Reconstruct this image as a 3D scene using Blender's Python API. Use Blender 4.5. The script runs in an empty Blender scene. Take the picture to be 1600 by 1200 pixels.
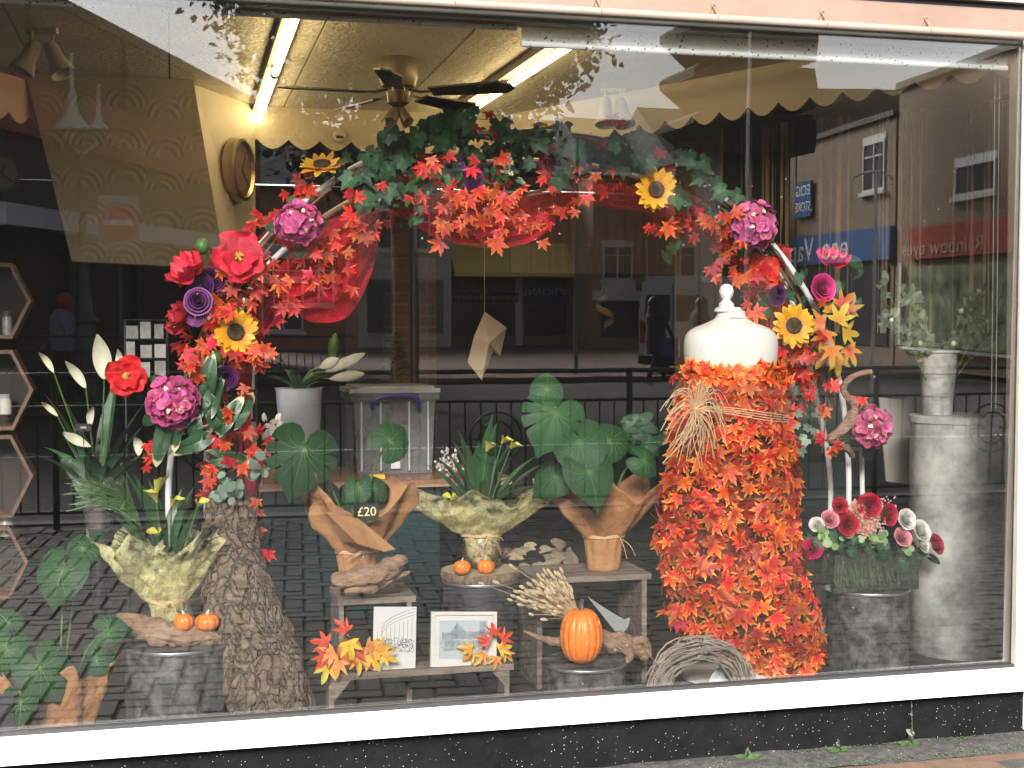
import bpy, math, random
from mathutils import Vector, Matrix, noise
random.seed(7)
SC = bpy.context.scene
COL = SC.collection
PI = math.pi
def V(*a): return Vector(a)
# ------------------------------------------------------------ camera
F = 2136.0
cam_d = bpy.data.cameras.new("camera"); CAM = bpy.data.objects.new("camera", cam_d); COL.objects.link(CAM)
cam_d.sensor_width = 36; cam_d.lens = 36*F/1600; cam_d.clip_end = 400; cam_d.clip_start = .05
C0 = V(0, -4.48, 1.5)
YAW, PITCH, ROLL = math.radians(13.94), math.radians(-2.1), 0.002
CM = Matrix.Rotation(-YAW, 3, 'Z') @ Matrix.Rotation(PI/2+PITCH, 3, 'X') @ Matrix.Rotation(-ROLL, 3, 'Z')
CAM.matrix_world = Matrix.Translation(C0) @ CM.to_4x4()
SC.camera = CAM
FWD = CM @ V(0, 0, -1)
def ray(px, py): return CM @ V((px-800)/F, -(py-600)/F, -1)
def P(px, py, Y):
    """the world point on the plane y = Y behind the glass"""
    d = ray(px, py); return C0 + d*((Y-C0.y)/d.y)
def PF(px, py, z):
    d = ray(px, py); return C0 + d*((z-C0.z)/d.z)
def mp(px, Y):
    return (P(px, 520, Y)-C0).dot(FWD)/F
HR = 467
def RG(px, D, z=0):
    """ground spot of a street thing that the glass mirrors at image column px, D metres of path away"""
    d = ray(px, 521); q = C0 + d*D; return V(q.x, -q.y, z)
def RZ(py, D): return 1.5+(HR-py)*D/F
# ------------------------------------------------------------ world, sun, exposure
W = bpy.data.worlds.new("World"); SC.world = W; W.use_nodes = True
wn = W.node_tree.nodes; wl = W.node_tree.links; bg = wn['Background']
sky = wn.new('ShaderNodeTexSky'); sky.sky_type = 'NISHITA'; sky.sun_disc = False
SUN_EL, SUN_AZ = math.radians(33), math.radians(203)
sky.sun_elevation = SUN_EL; sky.sun_rotation = SUN_AZ; sky.air_density = 1.0; sky.dust_density = 2.0; sky.ozone_density = 1
hs = wn.new('ShaderNodeHueSaturation'); hs.inputs['Saturation'].default_value = .22
wl.new(sky.outputs[0], hs.inputs['Color']); wl.new(hs.outputs[0], bg.inputs[0]); bg.inputs[1].default_value = 0.115
sl = bpy.data.lights.new("sun", 'SUN'); sl.energy = 4.8; sl.angle = math.radians(25); sl.color = (1, .96, .9)
so = bpy.data.objects.new("sun", sl); COL.objects.link(so)
sd = V(math.sin(SUN_AZ)*math.cos(SUN_EL), math.cos(SUN_AZ)*math.cos(SUN_EL), math.sin(SUN_EL))
so.rotation_euler = sd.to_track_quat('Z', 'Y').to_euler(); so.location = (0, -10, 12)
SC.view_settings.view_transform = 'Standard'; SC.view_settings.look = 'None'; SC.view_settings.exposure = 1.98; SC.view_settings.gamma = 1
SC.render.engine = 'CYCLES'
SC.cycles.use_denoising = True
SC.cycles.max_bounces = 8; SC.cycles.transparent_max_bounces = 24; SC.cycles.diffuse_bounces = 4; SC.cycles.glossy_bounces = 4
SC.cycles.sample_clamp_indirect = 8; SC.cycles.caustics_reflective = False; SC.cycles.caustics_refractive = False
# ------------------------------------------------------------ materials
def nd(nt, t, **k):
    n = nt.nodes.new('ShaderNode'+t)
    for a, b in k.items():
        if a in n.inputs: n.inputs[a].default_value = b
        else: setattr(n, a, b)
    return n
def c4(c): return (c[0], c[1], c[2], 1)
MATS = {}
def mat(name, c, c2=None, rough=.6, sc=8, st=(1, 1, 1), det=5, bump=0, bsc=None, metal=0, spec=.5, island=0, hue=0, transl=0, emit=0, alpha=None, lo=.35, hi=.65, ramp_e=None, coat=0, specks=None):
    if name in MATS: return MATS[name]
    m = bpy.data.materials.new(name); m.use_nodes = True; nt = m.node_tree; L = nt.links.new
    b = nt.nodes['Principled BSDF']; out = nt.nodes['Material Output']
    b.inputs['Roughness'].default_value = rough; b.inputs['Metallic'].default_value = metal
    b.inputs['Specular IOR Level'].default_value = spec; b.inputs['Coat Weight'].default_value = coat
    tc = nd(nt, 'TexCoord'); mpn = nd(nt, 'Mapping'); mpn.inputs['Scale'].default_value = st; L(tc.outputs['Object'], mpn.inputs[0])
    col = None
    if ramp_e:
        at = nd(nt, 'Attribute', attribute_name='e'); r = nd(nt, 'ValToRGB')
        els = r.color_ramp.elements
        while len(els) < len(ramp_e): els.new(.5)
        for el, (p, cc) in zip(els, ramp_e): el.position = p; el.color = c4(cc)
        L(at.outputs['Fac'], r.inputs[0]); col = r.outputs[0]
    elif c2:
        n = nd(nt, 'TexNoise', Scale=sc, Detail=det, Roughness=.65); L(mpn.outputs[0], n.inputs['Vector'])
        r = nd(nt, 'ValToRGB'); r.color_ramp.elements[0].position = lo; r.color_ramp.elements[1].position = hi
        r.color_ramp.elements[0].color = c4(c); r.color_ramp.elements[1].color = c4(c2)
        L(n.outputs['Fac'], r.inputs[0]); col = r.outputs[0]
    if specks:
        vn = nd(nt, 'TexVoronoi', Scale=specks[1]); L(tc.outputs['Object'], vn.inputs['Vector'])
        n2 = nd(nt, 'TexNoise', Scale=specks[1]*.13, Detail=2.0); L(tc.outputs['Object'], n2.inputs['Vector'])
        ml = nd(nt, 'Math', operation='MULTIPLY'); L(n2.outputs['Fac'], ml.inputs[0]); ml.inputs[1].default_value = specks[2]
        lt = nd(nt, 'Math', operation='LESS_THAN'); L(vn.outputs['Distance'], lt.inputs[0]); L(ml.outputs[0], lt.inputs[1])
        mx = nd(nt, 'MixRGB'); L(lt.outputs[0], mx.inputs[0])
        if col: L(col, mx.inputs[1])
        else: mx.inputs[1].default_value = c4(c)
        mx.inputs[2].default_value = c4(specks[0]); col = mx.outputs[0]
    if island or hue:
        g = nd(nt, 'NewGeometry'); h = nd(nt, 'HueSaturation')
        if col: L(col, h.inputs['Color'])
        else: h.inputs['Color'].default_value = c4(c)
        mr = nd(nt, 'MapRange'); mr.inputs[3].default_value = 1-island; mr.inputs[4].default_value = 1+island
        L(g.outputs['Random Per Island'], mr.inputs[0]); L(mr.outputs[0], h.inputs['Value'])
        if hue:
            mu = nd(nt, 'Math', operation='MULTIPLY'); mu.inputs[1].default_value = 7.31; L(g.outputs['Random Per Island'], mu.inputs[0])
            fr = nd(nt, 'Math', operation='FRACT'); L(mu.outputs[0], fr.inputs[0])
            m2 = nd(nt, 'MapRange'); m2.inputs[3].default_value = .5-hue; m2.inputs[4].default_value = .5+hue
            L(fr.outputs[0], m2.inputs[0]); L(m2.outputs[0], h.inputs['Hue'])
        col = h.outputs[0]
    if col: L(col, b.inputs['Base Color'])
    else: b.inputs['Base Color'].default_value = c4(c)
    if bump:
        n = nd(nt, 'TexNoise', Scale=bsc or sc*3, Detail=6.0, Roughness=.6); L(mpn.outputs[0], n.inputs['Vector'])
        bp = nd(nt, 'Bump', Strength=bump, Distance=.02); L(n.outputs['Fac'], bp.inputs['Height']); L(bp.outputs[0], b.inputs['Normal'])
    if emit:
        b.inputs['Emission Color'].default_value = c4(c); b.inputs['Emission Strength'].default_value = emit
    sh = b.outputs[0]
    if transl:
        t = nd(nt, 'BsdfTranslucent'); mxs = nd(nt, 'MixShader'); mxs.inputs[0].default_value = transl
        if col: L(col, t.inputs[0])
        else: t.inputs[0].default_value = c4(c)
        L(sh, mxs.inputs[1]); L(t.outputs[0], mxs.inputs[2]); sh = mxs.outputs[0]
    if alpha is not None:
        tr = nd(nt, 'BsdfTransparent'); mxs = nd(nt, 'MixShader')
        if isinstance(alpha, tuple):
            n = nd(nt, 'TexNoise', Scale=alpha[2], Detail=6.0); L(mpn.outputs[0], n.inputs['Vector'])
            r = nd(nt, 'MapRange'); r.inputs[1].default_value = .35; r.inputs[2].default_value = .65; r.inputs[3].default_value = alpha[0]; r.inputs[4].default_value = alpha[1]
            L(n.outputs['Fac'], r.inputs[0]); L(r.outputs[0], mxs.inputs[0])
        else: mxs.inputs[0].default_value = alpha
        L(tr.outputs[0], mxs.inputs[1]); L(sh, mxs.inputs[2]); sh = mxs.outputs[0]
    L(sh, out.inputs[0])
    MATS[name] = m; return m
def clear_mat(name, ior=1.5, tint=(1, 1, 1), rough=0, haze=0, hazec=(.6, .6, .6), dirt=False):
    m = bpy.data.materials.new(name); m.use_nodes = True; nt = m.node_tree; L = nt.links.new
    nt.nodes.remove(nt.nodes['Principled BSDF']); out = nt.nodes['Material Output']
    fr = nd(nt, 'Fresnel', IOR=ior); t = nd(nt, 'BsdfTransparent'); t.inputs[0].default_value = c4(tint)
    g = nd(nt, 'BsdfGlossy', Roughness=rough); mx = nd(nt, 'MixShader')
    L(fr.outputs[0], mx.inputs[0]); L(g.outputs[0], mx.inputs[2])
    src = t.outputs[0]
    if haze:
        d = nd(nt, 'BsdfDiffuse'); d.inputs[0].default_value = c4(hazec); m2 = nd(nt, 'MixShader'); m2.inputs[0].default_value = haze
        L(src, m2.inputs[1]); L(d.outputs[0], m2.inputs[2]); src = m2.outputs[0]
    if dirt:
        tc = nd(nt, 'TexCoord'); vn = nd(nt, 'TexVoronoi', Scale=26.0); L(tc.outputs['Object'], vn.inputs[0]); n2 = nd(nt, 'TexNoise', Scale=1.6, Detail=5.0); L(tc.outputs['Object'], n2.inputs[0])
        mr = nd(nt, 'MapRange'); mr.inputs[1].default_value = .52; mr.inputs[2].default_value = .8; mr.inputs[4].default_value = .2; L(n2.outputs['Fac'], mr.inputs[0])
        lt = nd(nt, 'Math', operation='LESS_THAN'); L(vn.outputs['Distance'], lt.inputs[0]); L(mr.outputs[0], lt.inputs[1]); ml = nd(nt, 'Math', operation='MULTIPLY_ADD'); L(lt.outputs[0], ml.inputs[0]); ml.inputs[1].default_value = .12; ml.inputs[2].default_value = .0015
        d = nd(nt, 'BsdfDiffuse'); d.inputs[0].default_value = (.6, .6, .57, 1); m3 = nd(nt, 'MixShader'); L(ml.outputs[0], m3.inputs[0]); L(src, m3.inputs[1]); L(d.outputs[0], m3.inputs[2]); src = m3.outputs[0]
        n3 = nd(nt, 'TexNoise', Scale=3.0, Detail=1.0); L(tc.outputs['Object'], n3.inputs[0]); bp = nd(nt, 'Bump', Strength=.3, Distance=.0005); L(n3.outputs['Fac'], bp.inputs['Height']); L(bp.outputs[0], g.inputs['Normal'])
    L(src, mx.inputs[1]); L(mx.outputs[0], out.inputs[0]); return m
# ------------------------------------------------------------ mesh builder
class MB:
    def __init__(s): s.v = []; s.f = []; s.e = []
    def add(s, vs, fs, es=None):
        o = len(s.v); s.v += [Vector(x) for x in vs]; s.f += [tuple(i+o for i in f) for f in fs]
        s.e += list(es) if es else [0.0]*len(vs); return s
    def box(s, c, d, R=None):
        x, y, z = d[0]/2, d[1]/2, d[2]/2; c = Vector(c)
        vs = [V(a, b, e) for a in (-x, x) for b in (-y, y) for e in (-z, z)]
        if R: vs = [R @ q for q in vs]
        return s.add([q+c for q in vs], [(0, 1, 3, 2), (4, 6, 7, 5), (0, 4, 5, 1), (2, 3, 7, 6), (0, 2, 6, 4), (1, 5, 7, 3)])
    def bb(s, a, b):
        a = Vector(a); b = Vector(b); return s.box((a+b)/2, [abs(q) for q in (b-a)])
    def tube(s, pts, rad, n=10, cap=True, jit=0, flat=1.0):
        pts = [Vector(p) for p in pts]; N = len(pts)
        if not hasattr(rad, '__len__'): rad = [rad]*N
        t0 = (pts[1]-pts[0]).normalized(); u = t0.orthogonal().normalized(); vs = []
        for i, p in enumerate(pts):
            t = (pts[min(i+1, N-1)]-pts[max(i-1, 0)])
            t = t.normalized() if t.length > 1e-9 else t0
            u = (u-t*u.dot(t)); u = u.normalized() if u.length > 1e-6 else t.orthogonal().normalized()
            w = t.cross(u)
            for k in range(n):
                a = 2*PI*k/n; r = rad[i]
                if jit: r *= 1+jit*noise.noise(p*9+V(math.cos(a), math.sin(a), i*.4)*1.3)
                vs.append(p+u*math.cos(a)*r+w*math.sin(a)*r*flat)
        fs = [(i*n+k, i*n+(k+1) % n, (i+1)*n+(k+1) % n, (i+1)*n+k) for i in range(N-1) for k in range(n)]
        if cap: fs += [tuple(range(n))[::-1], tuple((N-1)*n+k for k in range(n))]
        return s.add(vs, fs)
    def lathe(s, prof, c=(0, 0, 0), n=32, fn=None, ax=None, es=None):
        """prof: (r, z) pairs; fn(r, z, a) -> (r, z)"""
        c = Vector(c); vs = []; ee = []
        for j, (r, z) in enumerate(prof):
            for k in range(n):
                a = 2*PI*k/n; rr, zz = (fn(r, z, a) if fn else (r, z))
                q = V(rr*math.cos(a), rr*math.sin(a), zz)
                vs.append((ax @ q if ax else q)+c); ee.append(es[j] if es else 0)
        fs = [(j*n+k, j*n+(k+1) % n, (j+1)*n+(k+1) % n, (j+1)*n+k) for j in range(len(prof)-1) for k in range(n)]
        return s.add(vs, fs, ee)
    def ball(s, c, r, n=12, m=8, sq=(1, 1, 1), R=None):
        prof = [(math.sin(PI*j/m), -math.cos(PI*j/m)) for j in range(m+1)]; c = Vector(c); vs = []
        for (q, z) in prof:
            for k in range(n):
                a = 2*PI*k/n; p = V(q*math.cos(a)*r*sq[0], q*math.sin(a)*r*sq[1], z*r*sq[2]); vs.append((R @ p if R else p)+c)
        fs = [(j*n+k, j*n+(k+1) % n, (j+1)*n+(k+1) % n, (j+1)*n+k) for j in range(m) for k in range(n)]
        return s.add(vs, fs)
    def grid(s, nu, nv, fn, es=None, close=False):
        vs = [fn(i/nu, j/nv) for j in range(nv+1) for i in range(nu+1)]
        fs = [(j*(nu+1)+i, j*(nu+1)+i+1, (j+1)*(nu+1)+i+1, (j+1)*(nu+1)+i) for j in range(nv) for i in range(nu)]
        return s.add(vs, fs, [es(i/nu, j/nv) for j in range(nv+1) for i in range(nu+1)] if es else None)
    def prism(s, pts, th):
        """pts: 3D outline (planar), th: extrusion vector"""
        n = len(pts); th = Vector(th); pts = [Vector(p) for p in pts]
        return s.add(pts+[p+th for p in pts], [tuple(range(n)), tuple(range(2*n-1, n-1, -1))]+[(k, n+k, n+(k+1) % n, (k+1) % n) for k in range(n)])
    def build(s, name, m, parent=None, smooth=True, local=False, origin=None, angle=40):
        me = bpy.data.meshes.new(name); o = bpy.data.objects.new(name, me); COL.objects.link(o)
        off = V(0, 0, 0)
        if parent is None and not local:
            if origin is None:
                xs = [v.x for v in s.v]; ys = [v.y for v in s.v]; origin = V((min(xs)+max(xs))/2, (min(ys)+max(ys))/2, min(v.z for v in s.v))
            off = Vector(origin); o.location = off
        elif parent is not None:
            if not local:
                q = parent
                while q is not None: off = off+q.location; q = q.parent
            o.parent = parent
        me.from_pydata([tuple(v-off) for v in s.v], [], s.f)
        if any(s.e):
            at = me.attributes.new('e', 'FLOAT', 'POINT'); at.data.foreach_set('value', s.e)
        me.materials.append(m)
        me.update()
        if smooth:
            me.shade_smooth()
            try: me.set_sharp_from_angle(angle=math.radians(angle))
            except Exception: pass
        return o
def tag(o, label, cat, group=None, kind=None):
    if label: o['label'] = label
    if cat: o['category'] = cat
    if group: o['group'] = group
    if kind: o['kind'] = kind
    return o
def struct(o): o['kind'] = 'structure'; return o
def thing(name, label, cat, loc=(0, 0, 0), group=None, rz=0, nrm=None, roll=0, scale=1):
    o = bpy.data.objects.new(name, None); COL.objects.link(o); o.location = loc; o.rotation_euler = (0, 0, rz)
    if nrm is not None:
        o.rotation_euler = (Vector(nrm).to_track_quat('Z', 'Y').to_matrix() @ Matrix.Rotation(roll, 3, 'Z')).to_euler()
    o.scale = (scale,)*3; o.empty_display_size = .05
    return tag(o, label, cat, group)
def dup(o, parent=None):
    c = o.copy(); COL.objects.link(c); c.parent = parent
    for ch in [x for x in KIDS.get(o.name, [])] : dup(ch, c)
    return c
def copy_thing(o, loc, label, nrm=None, roll=0, scale=None, rz=None, group=None):
    ch = [x for x in bpy.data.objects if x.parent]
    KIDS.clear()
    for x in ch: KIDS.setdefault(x.parent.name, []).append(x)
    c = dup(o); c.location = loc; c['label'] = label
    if nrm is not None: c.rotation_euler = (Vector(nrm).to_track_quat('Z', 'Y').to_matrix() @ Matrix.Rotation(roll, 3, 'Z')).to_euler()
    if rz is not None: c.rotation_euler = (0, 0, rz)
    if scale is not None: c.scale = (scale,)*3
    if group: c['group'] = group
    return c
KIDS = {}
def text(s, size, mt, parent, M, name='lettering', ext=.004, align='CENTER', sx=1):
    cu = bpy.data.curves.new(name, 'FONT'); cu.body = s; cu.size = size; cu.extrude = ext; cu.align_x = align; cu.align_y = 'CENTER'; cu.resolution_u = 3
    t = bpy.data.objects.new(name+'_src', cu); COL.objects.link(t)
    dg = bpy.context.evaluated_depsgraph_get(); me = bpy.data.meshes.new_from_object(t.evaluated_get(dg)); bpy.data.objects.remove(t)
    me.transform(M @ Matrix.Diagonal((sx, 1, 1, 1)))
    me.materials.clear(); me.materials.append(mt)
    o = bpy.data.objects.new(name, me); COL.objects.link(o); o.parent = parent; return o
def rnd(a, b): return random.uniform(a, b)
def lerp(a, b, t): return a+(b-a)*t
def smooth_pts(pts, k=4):
    """Catmull-Rom through points"""
    pts = [Vector(p) for p in pts]; out = []
    for i in range(len(pts)-1):
        p0 = pts[max(i-1, 0)]; p1 = pts[i]; p2 = pts[i+1]; p3 = pts[min(i+2, len(pts)-1)]
        for j in range(k):
            t = j/k; out.append(.5*((2*p1)+(p2-p0)*t+(2*p0-5*p1+4*p2-p3)*t*t+(3*p1-p0-3*p2+p3)*t**3))
    out.append(pts[-1]); return out
# ------------------------------------------------------------ leaf outlines (angle from tip in degrees, radius, e)
MAPLE = [(0, 1, 1), (11, .66, .75), (18, .7, .9), (29, .4, .5), (40, .62, .75), (52, .95, 1), (62, .64, .8), (72, .62, .85), (84, .38, .5), (98, .58, .8), (110, .72, 1), (124, .42, .7), (150, .3, .5)]
IVY = [(0, 1, 1), (18, .66, .8), (30, .56, .6), (48, .82, 1), (66, .6, .8), (84, .5, .6), (104, .68, 1), (128, .55, .9), (152, .45, .7)]
FIVE = [(0, 1, 1), (10, .8, .9), (17, .62, .7), (27, .36, .5), (40, .66, .8), (48, .9, 1), (58, .6, .8), (72, .34, .5), (95, .62, 1), (112, .4, .7), (150, .16, .4)]
OVAL = [(0, 1, 1), (14, .86, .9), (30, .66, .8), (55, .5, .7), (90, .44, .7), (125, .46, .8), (155, .52, .9)]
ROUND = [(0, .95, 1), (20, .92, 1), (45, .85, 1), (75, .8, 1), (110, .82, 1), (150, .9, 1)]
HEART = [(0, 1.15, 1), (8, 1.0, 1), (20, .9, 1), (40, .82, 1), (62, .78, 1), (85, .76, 1), (108, .76, 1), (130, .78, 1), (148, .76, 1), (160, .66, 1), (170, .42, .9)]
MONST = [(0, 1.15, 1), (9, 1.0, 1), (20, .93, 1), (32, .88, 1), (37, .85, 1), (39, .6, .6), (41, .6, .6), (44, .86, 1), (60, .86, 1), (65, .84, 1), (67, .58, .6), (69, .58, .6), (72, .84, 1), (88, .85, 1), (93, .82, 1), (96, .56, .6), (98, .56, .6), (101, .82, 1), (118, .84, 1), (135, .82, 1), (150, .76, 1), (162, .62, 1), (171, .38, .9)]
def leaf(mb, O, pos, nrm, tip, size, fold=.25, curl=.25, asp=1.0, wav=0):
    pos = Vector(pos); z = Vector(nrm).normalized(); y = Vector(tip); y = y-z*y.dot(z)
    if y.length < 1e-5: y = z.orthogonal()
    y.normalize(); x = y.cross(z)
    full = [(a, r, e) for a, r, e in O]+[(-a, r, e) for a, r, e in reversed(O) if a != 0]
    if O[-1][0] < 179 and O is not ROUND: full.insert(len(O), (180, min(.12, O[-1][1]), .3))
    if O is ROUND: full.insert(len(O), (180, .9, 1))
    n = len(full); rings = (.5, 1.0) if size > .06 or wav else (1.0,)
    vs = [pos+y*0]; es = [0.0]
    ph = rnd(0, 6)
    for q in rings:
        for a, r, e in full:
            t = math.radians(a); lx = math.sin(t)*r*q*size*asp; ly = math.cos(t)*r*q*size
            lz = abs(lx)*fold-curl*(lx*lx+ly*ly)/size
            if wav: lz += wav*size*q*math.sin(3*t+ph)
            vs.append(pos+x*lx+y*ly+z*lz); es.append(e*q)
    fs = [(0, 1+k, 1+(k+1) % n) for k in range(n)]
    for j in range(len(rings)-1):
        fs += [(1+j*n+k, 1+(j+1)*n+k, 1+(j+1)*n+(k+1) % n, 1+j*n+(k+1) % n) for k in range(n)]
    mb.add(vs, fs, es)
def rdir(bias, spread):
    b = Vector(bias).normalized(); return (b+V(rnd(-1, 1), rnd(-1, 1), rnd(-1, 1))*spread).normalized()
TOW = V(-.12, -1, .05)  # towards the street
def blade(mb, base, tipdir, length, width, bend=.4, n=7, cup=.2, e0=0, side=None):
    """lance-shaped leaf that arches over"""
    d = Vector(tipdir).normalized(); sd_ = side or d.cross(V(0, 0, 1))
    if sd_.length < .1: sd_ = V(1, 0, 0)
    sd_ = sd_.normalized(); p = Vector(base); h = V(d.x, d.y, 0); h = h.normalized() if h.length > .05 else V(rnd(-1, 1), -1, 0).normalized()
    vs = []; es = []
    for i in range(n+1):
        t = i/n; w = width*math.sin(PI*min(1, t*.92+.04))**.8*(1-t**5) ; nn = sd_.cross(d).normalized()
        vs += [p-sd_*w/2+nn*w*cup, p, p+sd_*w/2+nn*w*cup]; es += [1, 0, 1]
        d = (d+(h*.55-V(0, 0, .8))*bend/n*(.4+t)*1.2).normalized(); p = p+d*length/n
    fs = []
    for i in range(n): fs += [(3*i, 3*i+1, 3*i+4, 3*i+3), (3*i+1, 3*i+2, 3*i+5, 3*i+4)]
    mb.add(vs, fs, es); return p
def face_rot(n, roll=0): return Vector(n).to_track_quat('Z', 'Y').to_matrix() @ Matrix.Rotation(roll, 3, 'Z')
# ------------------------------------------------------------ common materials
m_white = mat('gloss_white_paint', (.78, .78, .76), rough=.35, c2=(.64, .63, .59), sc=2.2, det=9, lo=.42, hi=.75, bump=.12, specks=((.2, .19, .16), 26, .09))
m_cream = mat('aged_cream_paint', (.2, .185, .15), c2=(.27, .25, .21), rough=.5, sc=6)
m_black = mat('black_painted_render', (.004, .004, .0045), spec=.05, rough=.7, bump=.25, bsc=30, specks=((.45, .45, .43), 75, .15), c2=(.007, .007, .0075))
m_tube = mat('white_tube', (.75, .76, .76), rough=.3)
m_maple = mat('autumn_maple_leaf', (1, 0, 0), rough=.55, ramp_e=[(0, (.5, .03, .015)), (.5, (.66, .06, .02)), (.82, (.78, .12, .025)), (1, (.85, .42, .06))], island=.42, hue=.022, transl=.3)
m_red = mat('red_maple_leaf', (1, 0, 0), rough=.55, ramp_e=[(0, (.42, .012, .01)), (.6, (.6, .025, .012)), (1, (.72, .09, .015))], island=.45, hue=.012, transl=.25)
m_autumn = mat('yellow_autumn_leaf', (1, 0, 0), rough=.55, ramp_e=[(0, (.75, .3, .04)), (.5, (.78, .42, .05)), (1, (.6, .5, .06))], island=.2, hue=.05, transl=.3)
m_ivy = mat('ivy_leaf', (1, 0, 0), rough=.5, spec=.3, ramp_e=[(0, (.09, .16, .075)), (.25, (.03, .085, .035)), (1, (.018, .06, .025))], island=.4, transl=.12)
m_mon = mat('monstera_leaf', (1, 0, 0), rough=.5, spec=.22, ramp_e=[(0, (.06, .16, .035)), (.2, (.018, .075, .018)), (1, (.011, .055, .014))], island=.35, transl=.15)
m_var = mat('cream_edged_leaf', (1, 0, 0), rough=.4, ramp_e=[(0, (.03, .09, .03)), (.78, (.025, .08, .03)), (.86, (.6, .58, .32)), (1, (.65, .6, .35))], island=.2)
m_euc = mat('eucalyptus_leaf', (.16, .24, .17), rough=.6, island=.3)
m_green = mat('lily_leaf', (.03, .11, .03), rough=.35, island=.4, hue=.02, transl=.12)
m_lime = mat('fresh_green_leaf', (.07, .17, .025), rough=.4, island=.3, transl=.2)
m_stem = mat('green_stem', (.08, .16, .04), rough=.5)
m_weed = mat('weed_green', (.012, .03, .007), c2=(.025, .045, .012), sc=30, rough=.6)
m_twig = mat('brown_twig', (.16, .09, .05), rough=.8)
m_paper = mat('brown_kraft_paper', (.42, .2, .075), c2=(.5, .26, .11), rough=.75, sc=6, bump=.7, bsc=11, transl=.15)
m_drift = mat('driftwood', (.2, .115, .065), c2=(.42, .28, .18), rough=.85, sc=14, st=(1, 1, 3), bump=.7, bsc=40)
m_wood = mat('weathered_grey_wood', (.12, .095, .075), c2=(.26, .21, .165), rough=.85, sc=9, st=(.5, 3, 3), bump=.4)
m_zinc = mat('galvanised_zinc', (.2, .2, .2), c2=(.5, .5, .48), rough=.5, sc=9, metal=.2, det=8, lo=.3, hi=.72)
m_zincd = mat('dark_tarnished_zinc', (.02, .021, .021), c2=(.18, .175, .165), rough=.65, sc=17, metal=.1, det=10, lo=.4, hi=.66)
m_cello = mat('pale_cellophane', (.95, .9, .52), rough=.12, alpha=(.04, .56, 30), transl=.45, bump=.5, bsc=16)
m_raffia = mat('raffia', (.62, .45, .24), rough=.7, island=.2)
m_tulle = mat('red_tulle', (.85, .01, .05), rough=.8, alpha=(.38, .72, 9), transl=.4)
m_bark = mat('cork_bark', (.11, .075, .048), c2=(.27, .2, .135), rough=.95, sc=22, det=8, bump=.9, bsc=30)
m_pump = mat('orange_pumpkin', (.85, .2, .02), c2=(.92, .27, .03), rough=.35, sc=20)
m_glassj = clear_mat('clear_glass', 1.5, (.93, .96, .95))
m_blackp = mat('black_plastic', (.015, .015, .016), rough=.4)
m_dark = mat('dark_interior', (.02, .018, .017), rough=.9)
# ============================================================ SHOPFRONT
XR = P(1580, 1000, 0).x; ZB = P(800, 1102, 0).z; ZT = 2.6
ZB = .252
# window frame
fr = thing('window_frame', 'white painted wooden frame of the big shop window, bright sill along the bottom', 'window frame', (0, 0, ZB))
MB().bb((-2.2, -.075, ZB-.075), (XR+.045, .06, ZB)).build('sill', m_white, fr, smooth=False)
MB().bb((XR, -.03, ZB), (XR+.028, .05, ZT+.1)).build('jamb', m_cream, fr, smooth=False)
MB().bb((XR+.03, -.085, ZB-.002), (XR+.6, .06, ZT+.4)).build('outer_jamb', m_white, fr, smooth=False)
MB().bb((-2.2, -.02, ZB+.001), (XR-.001, .012, ZB+.012)).build('black_seal', m_blackp, fr, smooth=False)
st = MB(); st.bb((-2.2, -.03, 0), (XR+.033, .1, ZB-.076)).build('stall_riser_wall', m_black, smooth=False)
o = bpy.data.objects['stall_riser_wall']; tag(o, 'low black painted wall under the shop window, spotted with white flecks', 'wall')
o = MB().bb((XR+.035, -.06, .02), (XR+.6, .1, ZB-.077)).build('white_pier', m_white, smooth=False); tag(o, 'rough white painted pier at the right end of the black wall', 'pier')
# glass: a real pane leaning a little towards the street
TILT = math.tan(math.radians(.725))
def gy(z): return -TILT*(z-ZB)
gb = MB()
z0, z1 = ZB+.005, ZT+.08
gb.add([(-2.2, gy(z0), z0), (XR, gy(z0), z0), (XR, gy(z1), z1), (-2.2, gy(z1), z1), (-2.2, gy(z0)+.006, z0), (XR, gy(z0)+.006, z0), (XR, gy(z1)+.006, z1), (-2.2, gy(z1)+.006, z1)],
       [(0, 1, 2, 3), (7, 6, 5, 4), (0, 4, 5, 1), (3, 2, 6, 7), (1, 5, 6, 2), (0, 3, 7, 4)])
m_pane = clear_mat('window_glass', 1.67, dirt=True)
tag(gb.build('shop_window_pane', m_pane, smooth=False), 'large clear shop window pane full of reflections of the street', 'window pane')
# fascia with the awning pipe
zp = P(1150, 31, -.075).z
m_pink = mat('pinkish_painted_board', (.13, .083, .06), c2=(.155, .1, .075), rough=.6, sc=4, bump=.1, specks=((.12, .08, .06), 30, .2))
fa = thing('shop_fascia', 'pinkish painted fascia board above the window with a dark gap over it', 'fascia', (0, -.05, zp))
MB().bb((-2.5, -.055, zp+.012), (XR+1, .1, zp+.098)).build('board', m_pink, fa, smooth=False)
MB().bb((-2.5, -.05, zp+.099), (XR+1, .1, zp+.118)).build('gap', m_blackp, fa, smooth=False)
MB().bb((-2.5, -.08, zp+.119), (XR+1, .1, zp+.128)).build('drip_strip', mat('grey_strip', (.2, .17, .15), rough=.6), fa, smooth=False)
MB().bb((-2.5, -.075, zp+.1285), (XR+1, .1, zp+1.2)).build('sign_panel', mat('white_sign_panel', (.62, .62, .6), rough=.4, c2=(.68, .68, .66), sc=3), fa, smooth=False)
pp = MB(); pp.tube([(-2.5, -.075, zp), (XR+1, -.075, zp)], .0145, 14)
po = pp.build('awning_pipe', mat('cream_pipe_paint', (.2, .165, .135), c2=(.17, .13, .1), rough=.4, sc=5, specks=((.3, .1, .02), 12, .12))); tag(po, 'thin cream painted pipe with rust patches running above the window', 'pipe')
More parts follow.
